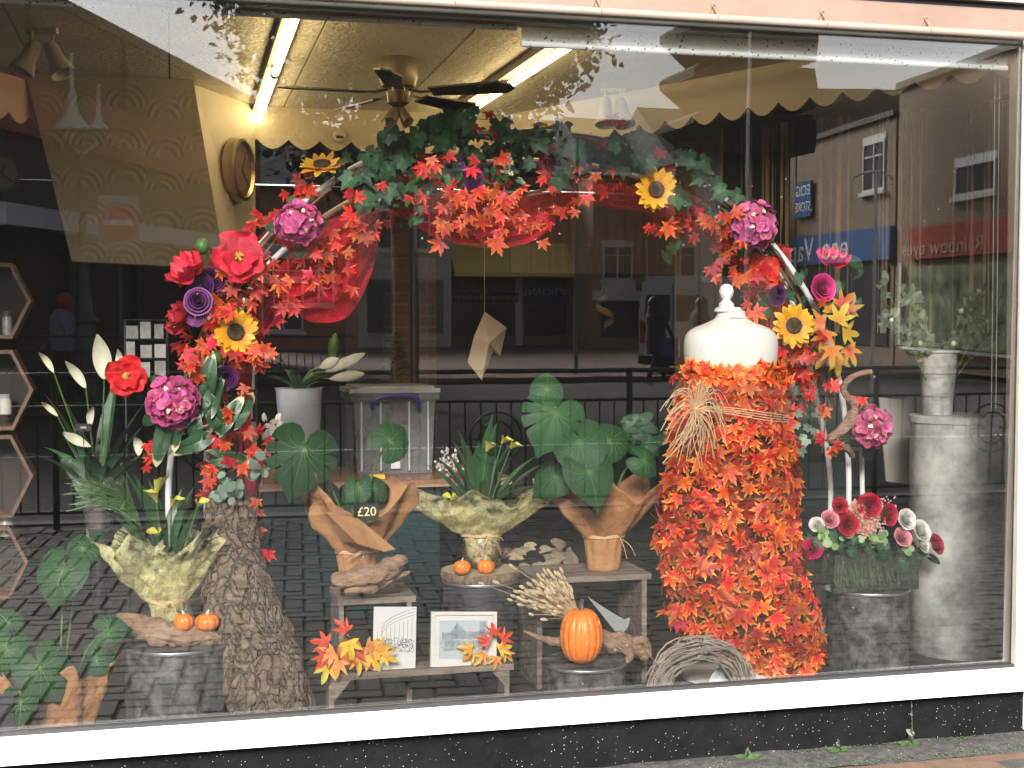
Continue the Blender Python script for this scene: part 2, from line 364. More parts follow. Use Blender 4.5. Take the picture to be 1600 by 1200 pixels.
for i, px in enumerate([(710, 3), (938, 18), (1120, 28), (1290, 40), (1452, 48), (520, -8), (320, -20)]):
    x = P(px[0], px[1], -.075).x
    MB().tube([(x-.001, -.075, zp), (x+.001, -.075, zp)], .0155, 14).tube([(x+.0, -.09, zp+.0), (x-.004, -.072, zp+.03), (x-.012, -.058, zp+.052)], .0025, 6).tube([(x-.02, -.058, zp+.02), (x-.01, -.058, zp+.05), (x+.004, -.058, zp+.05), (x-.0, -.062, zp+.02)], .0018, 6).build('pipe_hook', m_twig, fa)
MB().bb((-2.5, -.02, zp-.035), (XR+1, .06, zp+.01)).build('window_head', m_cream, fr, smooth=False)
# wall above and outside shell
MB().bb((-6, .02, zp+1.2), (8, .3, 6)).build('upper_wall', mat('cream_render', (.5, .48, .44), rough=.8)); tag(bpy.data.objects['upper_wall'], 'plain rendered wall above the shop sign', 'wall')
# ============================================================ STREET (seen only mirrored in the pane)
m_pave = mat('grey_block_paving', (.014, .0135, .013), c2=(.03, .0275, .025), rough=.75, sc=5, island=.25, bump=.2)
m_joint = mat('paving_joint', (.012, .012, .012), rough=.95)
struct(MB().bb((-14, -5.75, -.12), (16, -.03, -.012)).build('paving_bed', m_joint, smooth=False))
hb = MB(); w = .105; g = .009; rot = Matrix.Rotation(math.radians(5), 3, 'Z')
def brick(x0, y0, x1, y1):
    a = rot @ V(x0+g/2, y0+g/2, 0); b = rot @ V(x1-g/2, y1-g/2, 0); c = rot @ V((x0+x1)/2, (y0+y1)/2, 0)
    if not (-2.4 < c.x < 7.5 and -5.6 < c.y < -.06): return
    z = rnd(-.0015, .0015); bv = .006
    lo = [rot @ V(*q) for q in ((x0+g/2, y0+g/2, -.02), (x1-g/2, y0+g/2, -.02), (x1-g/2, y1-g/2, -.02), (x0+g/2, y1-g/2, -.02))]
    hi = [rot @ V(*q) for q in ((x0+g/2+bv, y0+g/2+bv, z), (x1-g/2-bv, y0+g/2+bv, z), (x1-g/2-bv, y1-g/2-bv, z), (x0+g/2+bv, y1-g/2-bv, z))]
    hb.add(lo+hi, [(4, 5, 6, 7), (0, 1, 5, 4), (1, 2, 6, 5), (2, 3, 7, 6), (3, 0, 4, 7)])
for j in range(-62, 20):
    for i in range(-14, 26):
        x = (j % 4+4*i); 
        brick(x*w, j*w, (x+2)*w, (j+1)*w); brick((x+3)*w, j*w, (x+4)*w, (j+2)*w)
struct(hb.build('pavement', m_pave, smooth=False))
m_kerb = mat('kerb_stone', (.08, .075, .07), c2=(.12, .115, .11), sc=8, rough=.8)
struct(MB().bb((-14, -5.9, -.12), (16, -5.752, .004)).build('kerb', m_kerb, smooth=False))
m_asph = mat('asphalt', (.022, .021, .022), c2=(.034, .033, .032), sc=30, rough=.85, bump=.3)
rb = MB(); rb.grid(20, 20, lambda u, v: V(lerp(-60, 70, u), lerp(-110, -5.902, v), -.12)); struct(rb.build('road', m_asph))
struct(MB().bb((-40, -21, -.1), (1, -16.5, .0)).build('far_pavement', m_kerb, smooth=False))
struct(MB().bb((1.2, -60, -.1), (40, -23.2, .0)).build('far_pavement', mat('red_brown_paving', (.12, .07, .055), c2=(.16, .1, .08), sc=6, rough=.85), smooth=False))
m_line = mat('white_road_paint', (.6, .6, .57), rough=.7)
struct(MB().bb((-30, -11.3, -.118), (40, -11.2, -.116)).build('road_marking', m_line, smooth=False))
struct(MB().bb((-30, -6.3, -.118), (40, -6.22, -.116)).build('road_marking', mat('yellow_road_paint', (.6, .42, .05), rough=.7), smooth=False))
# apron ledge of dirty concrete along the wall
lg = MB(); lg.grid(90, 5, lambda u, v: V(lerp(-2.3, XR+.7, u), -.032-.19*v, .012+.012*noise.noise(V(u*30, v*3, 0))-.01*v))
struct(lg.build('ground_ledge', mat('dirty_concrete_ledge', (.008, .0075, .007), c2=(.045, .04, .036), sc=35, rough=.9, bump=.6, specks=((.35, .34, .3), 60, .2))))
struct(MB().bb((-2.3, -.5, -.011), (XR+.7, -.224, .001)).build('tile_edge', mat('terracotta_pavers', (.05, .023, .012), c2=(.08, .045, .025), sc=20, rough=.9), smooth=False))
# moss and weeds by the ledge
ms = MB()
for k in range(240):
    px = rnd(1180, 1600); c = V(PF(px, 1180, 0).x, rnd(-.06, -.04), .014)
    if random.random() < .5: c = V(c.x, -.2+rnd(-.03, .03), .008)
    leaf(ms, OVAL, c, (rnd(-.5, .5), -.3, 1), (rnd(-1, 1), rnd(-1, 1), .4), rnd(.004, .01))
tag(ms.build('moss', m_weed), 'thin green moss growing in the joint below the black wall', 'moss', kind='stuff')
def weed(px, py, h, label):
    b = P(px, py, -.07); b.z = .01; t = thing('weed', label, 'weed', b)
    s = MB(); s.tube([b, b+V(.002, 0, h*.5), b+V(-.003, 0, h)], [.0022, .0015, .0008], 6); s.build('stem', m_weed, t)
    l = MB()
    for k in range(int(16+h*60)):
        z = rnd(.0, 1); a = rnd(0, 6.3)
        leaf(l, OVAL, b+V(0, 0, h*z), (math.cos(a), math.sin(a)-.5, .5), (math.cos(a), math.sin(a), .5), (.016 if z > .3 else .026)*(1.15-z), .1)
    for k in range(10): leaf(l, OVAL, b+V(rnd(-.04, .04), rnd(-.01, .01), .004), (0, -.6, 1), (rnd(-1, 1), -.3, .5), rnd(.015, .03))
    l.build('leaves', m_weed, t)
weed(1424, 1195, .16, 'tall thin weed with tiny seed heads standing against the black wall')
weed(1310, 1197, .045, 'small green weed tuft at the foot of the black wall')
weed(1169, 1199, .04, 'tiny yellowish weed at the lower edge, left of the other weeds')
# guard rail right behind the camera
m_rail = mat('dark_green_rail_paint', (.02, .026, .024), rough=.45, spec=.5)
YR = -5.5
def rail_panel(x0, wd, label, y=YR, h=1.1, grp='pedestrian guard rails along the near kerb'):
    t = thing('guard_rail', label, 'guard rail', (x0, y, 0), grp)
    MB().tube([(x0, y, 0), (x0, y, h)], .024, 10).build('post', m_rail, t)
    a = MB(); a.tube([(x0, y, h-.02), (x0+wd, y, h-.02)], .018, 10).tube([(x0, y, h-.24), (x0+wd, y, h-.24)], .013, 8).tube([(x0, y, .12), (x0+wd, y, .12)], .013, 8)
    a.build('rails', m_rail, t)
    b = MB(); n = int(wd/.115)
    for k in range(1, n): b.tube([(x0+wd*k/n, y, .12), (x0+wd*k/n, y, h-.24)], .0075, 6)
    cx = x0+wd/2
    for q in range(2):
        R = .2-.07*q; b.tube([(cx+R*math.cos(2*PI*i/20), y+.012, h-.52+R*math.sin(2*PI*i/20)) for i in range(21)], .008, 6)
    for i in range(8): b.tube([(cx+.06*math.cos(PI*i/4), y+.012, h-.52+.06*math.sin(PI*i/4)), (cx+.2*math.cos(PI*i/4), y+.012, h-.52+.2*math.sin(PI*i/4))], .006, 6)
    b.build('bars', m_rail, t); return t
xs0 = -2.9
ORD = ['first', 'second', 'third', 'fourth', 'fifth', 'sixth']
for k in range(5): rail_panel(xs0+2.1*k, 2.1, '%s dark guard rail panel from the left, mirrored low in the window' % ORD[k])
for k in range(3):
    p0 = RG(20+k*0, 21); rail_panel(-4.6+2.4*k, 2.4, ['far guard rail in front of the green shopfront, leftmost', 'far guard rail in front of the green shopfront, middle one', 'far guard rail in front of the green shopfront, rightmost'][k], y=-15.7, grp='guard rails across the road')
# ---- facades
def fmat(d): # real facade frame from a virtual (mirrored) direction
    return math.atan2(d[1], d[0])
m_brick_d = None
def brickmat(name, c, c2, mortar=(.12, .11, .1)):
    m = mat(name, c, c2=c2, rough=.85, sc=4); nt = m.node_tree; L = nt.links.new; b = nt.nodes['Principled BSDF']
    tc = nt.nodes['Texture Coordinate']; sp = nd(nt, 'SeparateXYZ'); L(tc.outputs['Object'], sp.inputs[0]); cb = nd(nt, 'CombineXYZ')
    ad = nd(nt, 'Math', operation='ADD'); L(sp.outputs[0], ad.inputs[0]); L(sp.outputs[1], ad.inputs[1]); L(ad.outputs[0], cb.inputs[0]); L(sp.outputs[2], cb.inputs[1])
    br = nd(nt, 'TexBrick'); L(cb.outputs[0], br.inputs['Vector']); br.inputs['Scale'].default_value = 1; br.inputs['Brick Width'].default_value = .225; br.inputs['Row Height'].default_value = .075; br.inputs['Mortar Size'].default_value = .006
    br.inputs['Color1'].default_value = c4(c); br.inputs['Color2'].default_value = c4(c2); br.inputs['Mortar'].default_value = c4(mortar)
    L(br.outputs['Color'], b.inputs['Base Color']); return m
m_bk1 = brickmat('brown_brick', (.36, .22, .15), (.46, .29, .2))
m_bk2 = brickmat('red_brick', (.4, .18, .12), (.5, .25, .17))
m_bk3 = brickmat('tan_brick', (.24, .165, .11), (.3, .21, .14))
m_slate = mat('slate_roof', (.06, .06, .065), c2=(.1, .1, .1), sc=10, rough=.7)
m_wf = mat('white_window_frame', (.66, .66, .64), rough=.5)
m_wg = mat('dark_window_glass', (.03, .035, .04), rough=.12) if False else mat('dark_window_glass', (.07, .075, .08), rough=.2)
def facade(name, label, cat, D0, px0, dirv, wd, h, wall, dep=7, parapet=False):
    """dirv: direction along the facade, left to right as mirrored; real coordinates"""
    p0 = RG(px0, D0); t = thing(name, label, cat, p0, rz=math.atan2(dirv[1], dirv[0]))
    MB().bb((0, -dep, 0), (wd, 0, h)).build('wall', wall, t, smooth=False, local=True)
    if parapet: MB().bb((-.05, -.35, h), (wd+.05, .08, h+.18)).build('parapet', m_kerb, t, smooth=False, local=True)
    else:
        r = MB(); a = [(-.1, .25, h-.02), (-.1, -dep/2, h+dep*.32), (-.1, -dep-.25, h-.02)]; r.prism(a, (wd+.2, 0, 0)); r.build('roof', m_slate, t, smooth=False, local=True)
        MB().bb((-.1, .25, h-.13), (wd+.1, .37, h-.02)).build('gutter', m_wf, t, smooth=False, local=True)
    return t
def win(t, x, z, w_, h_, cols=2, top=True, sill=True):
    f = MB(); s = .06
    f.bb((x, .0, z), (x+s, .05, z+h_)).bb((x+w_-s, .0, z), (x+w_, .05, z+h_)).bb((x+s, .0, z), (x+w_-s, .05, z+s)).bb((x+s, .0, z+h_-s), (x+w_-s, .05, z+h_))
    for c in range(1, cols): f.bb((x+w_*c/cols-.03, .0, z+s), (x+w_*c/cols+.03, .045, z+h_-s))
    if top: f.bb((x+s, .0, z+h_*.7), (x+w_-s, .04, z+h_*.7+.045))
    if sill: f.bb((x-.08, .0, z-.11), (x+w_+.08, .12, z-.003)).bb((x-.05, .0, z+h_+.003), (x+w_+.05, .03, z+h_+.16))
    fo = f.build('window', m_wf, t, smooth=False, local=True)
    g_ = MB().bb((x+s, -.02, z+s), (x+w_-s, .02, z+h_-s)).build('pane', m_wg, fo, smooth=False, local=True)
def panel(t, name, a, b, m): return MB().bb(a, b).build(name, m, t, smooth=False, local=True)
def flet(t, s, x, z, size, m, y=.13, sx=1, name='lettering'):
    M = Matrix.Translation((x, y, z)) @ Matrix.Rotation(PI, 4, 'Z') @ Matrix.Rotation(PI/2, 4, 'X')
    return text(s, size, m, t, M, name=name, sx=sx)
def col(name, c, r=.5): return mat(name, c, rough=r)
m_letw = col('white_lettering', (.9, .9, .88)); m_letc = col('cream_lettering', (.75, .65, .42))
# left: modern block with a long red sign over a green shopfront, running away to the right
dl = (math.sin(math.radians(19.3)), -math.cos(math.radians(19.3)))
L_ = facade('shop_building', 'flat roofed block with long red sign and green shopfront, mirrored at the left', 'building', 19.5, -60, dl, 15.5, 6.4, mat('brown_cladding', (.085, .075, .06), c2=(.12, .1, .08), sc=3, rough=.8), parapet=True)
panel(L_, 'sign_band', (.3, .0, 4.15), (15.0, .12, 5.05), mat('red_sign_band', (.36, .055, .05), c2=(.32, .045, .045), rough=.5, sc=3))
flet(L_, 'The Ironmongery', 6.6, 4.5, .42, m_letc, y=.125)
panel(L_, 'canopy', (0, .0, 2.66), (15.5, .7, 2.97), mat('pale_blue_canopy', (.68, .74, .78), rough=.5))
panel(L_, 'stall_board', (.3, .0, .0), (12.9, .1, .5), mat('dark_green_paint', (.012, .05, .042), rough=.4))
for k in range(5):
    panel(L_, 'pilaster', (.3+k*3.05, .0, .505), (.6+k*3.05, .16, 2.655), MATS['dark_green_paint'])
    if k < 4:
        panel(L_, 'shop_window', (.62+k*3.05, .0, .505), (3.33+k*3.05, .05, 2.35), m_wg); panel(L_, 'sign_board', (.62+k*3.05, .0, 2.355), (3.33+k*3.05, .1, 2.655), MATS['dark_green_paint'])
for k in range(3): panel(L_, 'wall_rib', (2.2+k*4, .0, 5.06), (2.3+k*4, .1, 6.4), mat('brown_trim', (.06, .05, .04), rough=.8))
# centre terrace, far away
def terr(name, label, px0, D, wd, h, wall, rot=0, **k):
    return facade(name, label, 'building', D, px0, (math.cos(math.radians(rot)), math.sin(math.radians(rot))), wd, h, wall, **k)
q = 50/F
T1 = terr('terraced_house', 'brick house with white gridded windows, mirrored behind the left red cloth', 352, 44, 4.3, 5.4, m_bk2)
win(T1, 1.5, RZ(470, 44), 2.0, 1.55, cols=4); win(T1, .5, .6, 2.0, 1.6, cols=3)
T2 = terr('shop_building', 'gabled shop with pale upper wall, mirrored left of the yellow awning', 560, 46, 3.2, 5.8, mat('pale_render', (.55, .53, .5), rough=.8, c2=(.62, .6, .56), sc=4))
win(T2, .6, 3.3, 1.0, 1.3); win(T2, 1.9, 3.3, 1.0, 1.3); panel(T2, 'shop_window', (.3, 0, .5), (2.9, .05, 2.3), m_wg)
T3 = terr('shop_building', 'barber and optician shops under one wide yellow awning', 690, 48, 5.1, 6.2, m_bk1)
aw = MB(); zA, zB_ = RZ(372, 48), RZ(420, 48); a = [(.2, .02, zA), (.2, 1.5, zB_), (.2, 1.5, zB_-.12), (.2, .02, zB_-.12)]; aw.prism(a, (4.7, 0, 0))
aw.build('awning', mat('mustard_awning', (.75, .56, .18), c2=(.8, .6, .22), rough=.8, sc=3), T3, smooth=False, local=True)
panel(T3, 'barber_sign', (.1, .0, 1.5+(467-474)*0-.25+.3), (2.75, .14, RZ(450, 48)-.0), m_blackp)
flet(T3, "Anthony's Barbershop", 1.42, 1.7, .3, m_letc, y=.142)
panel(T3, 'optician_sign', (2.95, .0, RZ(468, 48)), (4.7, .16, RZ(428, 48)), mat('navy_sign', (.03, .05, .22), rough=.4))
flet(T3, 'OPTICIANS', 3.82, 1.9, .36, m_letw, y=.163)
panel(T3, 'shop_window', (.3, .0, .35), (2.6, .05, 1.45), m_wg); panel(T3, 'shop_window', (3.0, .0, .35), (4.6, .05, 1.4), m_wg)
panel(T3, 'door_frame', (2.66, .0, .0), (2.9, .1, 2.6), m_wf)
T4 = terr('terraced_house', 'brown brick house with white bay window, mirrored right of the optician', 925, 46, 4.3, 5.9, m_bk1)
win(T4, .35, RZ(428, 46), 1.05, RZ(376, 46)-RZ(428, 46), cols=2); panel(T4, 'bay', (.3, .0, RZ(446, 46)), (1.45, .3, RZ(431, 46)), m_wf)
win(T4, 1.9, RZ(421, 46), .42, 1.0, cols=1); win(T4, 2.75, RZ(421, 46), .42, 1.0, cols=1); panel(T4, 'white_beam', (0, .0, 1.62), (4.3, .3, 1.95), m_wf)
panel(T4, 'shop_window', (.3, .0, .4), (1.9, .05, 1.6), m_wg)
T5 = terr('terraced_house', 'red brick house with a wide white window, mirrored above the white van', 1052, 44, 4.4, 6.0, m_bk2)
win(T5, .15, RZ(430, 44), 1.25, RZ(376, 44)-RZ(430, 44), cols=2); win(T5, 1.7, RZ(425, 44), .8, 1.0, cols=2); win(T5, .4, RZ(360, 44), .55, .9, cols=1)
panel(T5, 'shop_window', (.3, .0, .4), (3.9, .05, 2.0), m_wg)
# right row, coming back towards the viewer
a_r = math.radians(15.2); dr = (math.sin(a_r), math.cos(a_r))
pR0 = RG(1115, 50); pR1 = RG(1700, 26)
dv = (pR1-pR0).normalized()
def rr(name, label, pxa, pxb, h, wall, **k):
    # intersections of the image columns with the row line
    def hit(px):
        d = ray(px, 521); n = V(-dv.y, dv.x, 0); q0 = V(pR0.x, -pR0.y, 0); nv = V(-dv.y, -dv.x, 0)
        c = V(C0.x, C0.y, 0); dd = V(d.x, d.y, 0); s = (q0-c).dot(nv)/dd.dot(nv); return c+dd*s, s*d.dot(FWD)
    (a, Da), (b, Db) = hit(pxa), hit(pxb); ra = V(a.x, -a.y, 0); rb_ = V(b.x, -b.y, 0); wd = (rb_-ra).length
    t = thing(name, label, 'building', ra, rz=math.atan2(dv.y, dv.x))
    MB().bb((0, -6, 0), (wd-.02, 0, h)).build('wall', wall, t, smooth=False, local=True)
    MB().bb((-.02, -.4, h), (wd, .1, h+.15)).build('parapet', m_kerb, t, smooth=False, local=True)
    def X(px): return (V(hit(px)[0].x, -hit(px)[0].y, 0)-ra).length
    def Z(px, py): return 1.5+(HR-py)*hit(px)[1]/F
    return t, X, Z, wd
R1, X, Z, wd = rr('shop_building', 'brick shop with a blue vape sign on its front, mirrored over the tree print', 1240, 1395, 6.3, m_bk3)
panel(R1, 'fascia', (.0, .0, Z(1300, 402)), (wd, .14, Z(1300, 355)), mat('blue_sign', (.05, .14, .36), rough=.4))
flet(R1, 'eco', X(1310)+.0, Z(1300, 380), .95, m_letw, y=.15, sx=1.4); flet(R1, '2', X(1293), Z(1300, 386), .4, m_letw, y=.15, sx=1.3); flet(R1, 'Vap', X(1256), Z(1300, 380), .95, m_letw, y=.15, sx=1.4)
s_ = MB().bb((X(1243), .05, Z(1255, 330)), (X(1268), .12, Z(1255, 277))).build('blue_sign_board', MATS['blue_sign'], R1, smooth=False, local=True)
flet(R1, 'ECIG', X(1256), Z(1255, 291), .42, m_letw, y=.125, sx=1.3); flet(R1, 'STORE', X(1256), Z(1255, 315), .4, m_letw, y=.125, sx=1.1)
panel(R1, 'shop_window', (.3, .0, .5), (wd-.3, .05, Z(1300, 405)-.1), m_wg)
win(R1, X(1345), Z(1360, 290), 1.4, 1.3)
R2, X, Z, wd = rr('shop_building', 'taller brick shop with red fascia and white framed window, mirrored at the far right', 1398, 1700, 6.9, m_bk3)
panel(R2, 'fascia', (X(1425), .0, Z(1500, 388)), (wd, .14, Z(1500, 337)), mat('red_fascia', (.45, .06, .04), rough=.45))
flet(R2, 'Rainbow eyes', X(1475), Z(1480, 374), .5, mat('pale_lettering', (.6, .42, .3)), y=.15, sx=1.5)
panel(R2, 'shop_window', (X(1400), .0, .55), (X(1600), .05, Z(1500, 400)), mat('lit_shop_window', (.08, .12, .08), c2=(.5, .55, .35), sc=2.2, det=8, rough=.3))
win(R2, X(1487), Z(1500, 296), 1.9, Z(1500, 246)-Z(1500, 296), cols=1, top=False)
panel(R2, 'window_rail', (X(1385), .06, Z(1400, 532)), (X(1600), .14, Z(1400, 528)), m_wf); panel(R2, 'window_post', (X(1383), .06, .55), (X(1386), .14, Z(1400, 402)), m_wf)
R0, X, Z, wd = rr('shop_building', 'tall plain tan building mirrored above the right arm of the arch', 1118, 1238, 8.1, m_bk3)
win(R0, X(1150), 4, .9, 1.4)
# tiered tower roof
D = 34; tw = RG(1180, D); t = thing('tower', 'dark tower with stacked projecting hoods, mirrored above the scalloped pelmet', 'tower', tw)
hw = 63*D/F; MB().bb((-hw, -hw*2, 6.5), (hw, 0, RZ(-60, D))).bb((-hw*.9, -hw*1.9, 0), (hw*.9, -.1, 6.5)).build('shaft', mat('dark_stone', (.04, .036, .03), rough=.9), t, smooth=False, local=True)
for k, (ya, yb) in enumerate([(-40, 20), (28, 92), (100, 165), (172, 232)]):
    z1_, z0_ = RZ(ya, D), RZ(yb, D); s = 52*D/F
    pts = [(-hw, 0, z1_), (-hw-s*.8, 0, z1_), (-hw-s, 0, lerp(z1_, z0_, .12)), (-hw-s, 0, lerp(z1_, z0_, .3)), (-hw-s*.7, 0, lerp(z1_, z0_, .5)), (-hw, 0, z0_), (hw, 0, lerp(z1_, z0_, .98)), (hw+s*.45, 0, lerp(z1_, z0_, .95)), (hw+s*.5, 0, lerp(z1_, z0_, .4)), (hw+s*.4, 0, z1_), (hw, 0, z1_)]
    MB().prism([(a, .3, c) for a, b, c in pts], (0, -hw*2.4, 0)).build('hood', MATS['dark_stone'], t, smooth=False, local=True)
# street tree
def tree(px, D, hr, label, name='street_tree', seed=3, top=None, cr=3.0, n=5200, cz=5.6):
    random.seed(seed); b = RG(px, D); b.z = -.1; t = thing(name, label, 'tree', b)
    tr = MB(); tr.tube([b, b+V(.05, 0, 1.5), b+V(-.05, .1, 3), b+V(.1, 0, 4.6), b+V(0, 0, 6.4)], [.24, .19, .17, .12, .05], 12, jit=.2)
    tips = []
    for k in range(16):
        z = rnd(2.9, 5.4); a = k*2.4; s0 = b+V(0, 0, z); e = s0+V(math.cos(a)*rnd(1.2, cr*.8), math.sin(a)*rnd(1.2, cr*.8), rnd(.6, 2.4))
        m_ = (s0+e)/2+V(0, 0, .3); tr.tube(smooth_pts([s0, m_, e], 3), [.07, .06, .05, .04, .03, .025, .015], 6); tips += [m_, e]
    tr.build('trunk', m_twig, t)
    c = MB(); cc = b+V(0, 0, cz)
    cl = [cc+V(rnd(-1, 1), rnd(-1, 1), rnd(-.85, 1)).normalized()*cr*rnd(.35, 1) for k in range(110)]+tips*2
    for k in range(n):
        q = random.choice(cl)+V(random.gauss(0, .3), random.gauss(0, .3), random.gauss(0, .26))
        leaf(c, OVAL, q, rdir((0, 0, 1), 1.2), rdir((0, 0, -1), 1), rnd(.07, .12), .1, .1)
    c.build('crown', mat('tree_leaves', (.035, .06, .02), c2=(.06, .08, .025), island=.4, rough=.7, sc=2), t)
    random.seed(9)
tree(630, 22, 0, 'large leafy street tree mirrored over the ceiling in the middle of the window', cr=3.3, n=30000, cz=6.1)
# lamp post with two swan neck lanterns
D = 22; lp = RG(131, D); t = thing('street_lamp', 'ornate grey street lamp with two bell shaped white shades, mirrored at the left', 'street lamp', lp)
m_lp = mat('grey_green_lamp_paint', (.1, .13, .12), rough=.45)
MB().lathe([(.26, 0), (.26, .5), (.2, .6), (.17, 1.2), (.22, 1.26), (.14, 1.35), (.1, 1.9), (.07, 2.2), (.06, 5.0), (.05, 5.4), (0, 5.5)], n=16).build('column', m_lp, t, local=True)
for s, xx in ((-1, -.12), (1, .28)):
    hz = RZ(198 if s < 0 else 196, D)-(.0 if s < 0 else 0); hh = MB(); sc_ = 1 if s < 0 else .55
    hh.lathe([(0, .62*sc_), (.06*sc_, .6*sc_), (.08*sc_, .35*sc_), (.14*sc_, .2*sc_), (.3*sc_, 0), (.28*sc_, -.02)], c=(xx, .15, hz), n=20); sh = hh.build('lamp_shade', mat('white_lamp_shade', (.7, .7, .68), rough=.4), t, local=True)
    MB().ball((xx, .15, hz-.1), .2*sc_, 14, 8, (1, 1, .9)).build('lantern_glass', mat('frosted_lantern', (.35, .33, .28), rough=.3), sh, local=True)
    MB().tube([(0, 0, hz-.4), (xx, .15, hz-.2), (xx, .15, hz+.3), (xx, .15, hz+.7*sc_+.15), (xx, .15, hz+1.1*sc_+.1)], [.03, .03, .045, .035, .03], 8).build('arm', MATS['white_lamp_shade'], t, local=True)
# no entry sign
D = 21; ns = RG(188, D); t = thing('no_entry_sign', 'round red no entry sign with a white bar on a grey plate and post', 'road sign', ns)
MB().tube([(0, -.04, 0), (0, -.04, 3.2)], .035, 10).build('post', m_lp, t, local=True)
zc = RZ(338, D); MB().bb((-.3, -.02, zc-.42), (.3, .0, zc+.42)).build('back_plate', mat('grey_plate', (.3, .3, .29)), t, smooth=False, local=True)
MB().lathe([(0, .0), (.285, 0), (.285, .01), (0, .01)], c=(0, .001, zc), n=40, ax=Matrix.Rotation(-PI/2, 3, 'X')).build('red_disc', mat('red_sign_face', (.45, .03, .03), rough=.4), t, local=True)
MB().bb((-.23, .0115, zc-.045), (.23, .016, zc+.045)).build('white_bar', m_wf, t, smooth=False, local=True)
# traffic signal frame on the right
def pole(px, D, h, label, arms=False, r=.05, m=None):
    b = RG(px, D); t = thing('street_pole', label, 'pole', b); MB().tube([(0, 0, 0), (0, 0, h)], [r, r*.8], 10).build('column', m or m_lp, t, local=True)
    return t
D = 16
tp = pole(1363, D, RZ(250, D), 'pale pole with a double bracket at its top, mirrored among the tree print', m=m_wf, r=.025)
MB().tube(smooth_pts([(-.3, 0, RZ(300, D)), (-.3, 0, RZ(262, D)), (0, 0, RZ(250, D)), (.2, 0, RZ(258, D)), (.2, 0, RZ(270, D))], 3), .018, 8).build('arms', m_wf, tp, local=True)
pole(1163, 12, 6.5, 'thin white pole mirrored through the right end of the pelmet', m=m_wf, r=.016)
pole(900, 30, RZ(350, 30)+2.4, 'grey lamp column mirrored just right of the yellow awning')
# white van
D = 30; vp = RG(1050, D); vp.z = -.12
t = thing('van', 'white panel van parked across the road, rear doors facing the window', 'van', vp, rz=math.radians(50)); t.scale = (.87,)*3
m_van = mat('white_van_paint', (.6, .62, .64), rough=.25, coat=.5)
prof = [(-.95, .35), (-.98, .5), (-.98, 1.6), (-.88, 2.45), (-.7, 2.62), (.7, 2.62), (.88, 2.45), (.98, 1.6), (.98, .5), (.95, .35)]
vb = MB(); ys = [(.0, 1, 0), (-.08, 1.0, .0), (-3.6, 1, 0), (-4.2, .96, .25), (-4.7, .9, 1.1), (-5.4, .84, 1.5)]
n = len(prof); vs = []
for (y, s, dn) in ys:
    for (x, z) in prof: vs.append((x*s, y, min(z, 2.62-dn)))
vb.add(vs, [tuple(range(n))]+[(j*n+k, (j+1)*n+k, (j+1)*n+(k+1) % n, j*n+(k+1) % n) for j in range(len(ys)-1) for k in range(n)]+[tuple((len(ys)-1)*n+k for k in range(n))[::-1]])
vb.build('body', m_van, t, local=True, angle=30)
for s in (-1, 1):
    MB().prism([(s*.08, .01, 1.5), (s*.8, .01, 1.5), (s*.74, .01, 2.15), (s*.08, .01, 2.15)], (0, .012, 0)).build('rear_window', m_wg, t, smooth=False, local=True)
    MB().bb((s*.86-.06, .0, .9), (s*.86+.06, .05, 1.5)).build('tail_light', mat('red_lamp', (.4, .02, .02), rough=.2), t, smooth=False, local=True)
    for yy in (-.9, -4.3):
        w_ = MB().lathe([(0, -.1), (.34, -.1), (.36, -.05), (.36, .05), (.34, .1), (0, .1)], c=(s*.86, yy, .36), n=24, ax=Matrix.Rotation(PI/2, 3, 'Y')).build('wheel', m_blackp, t, local=True)
MB().bb((-.012, .001, .5), (.012, .006, 2.4)).build('door_gap', m_blackp, t, smooth=False, local=True)
MB().bb((-.25, .001, .95), (.25, .012, 1.07)).build('number_plate', mat('yellow_plate', (.6, .45, .05)), t, smooth=False, local=True)
MB().bb((-.95, .0, .38), (.95, .1, .58)).build('bumper', m_blackp, t, smooth=False, local=True)
MB().bb((-.99, -3.4, 1.0), (-.975, -1.0, 1.03)).build('side_trim', m_blackp, t, smooth=False, local=True)
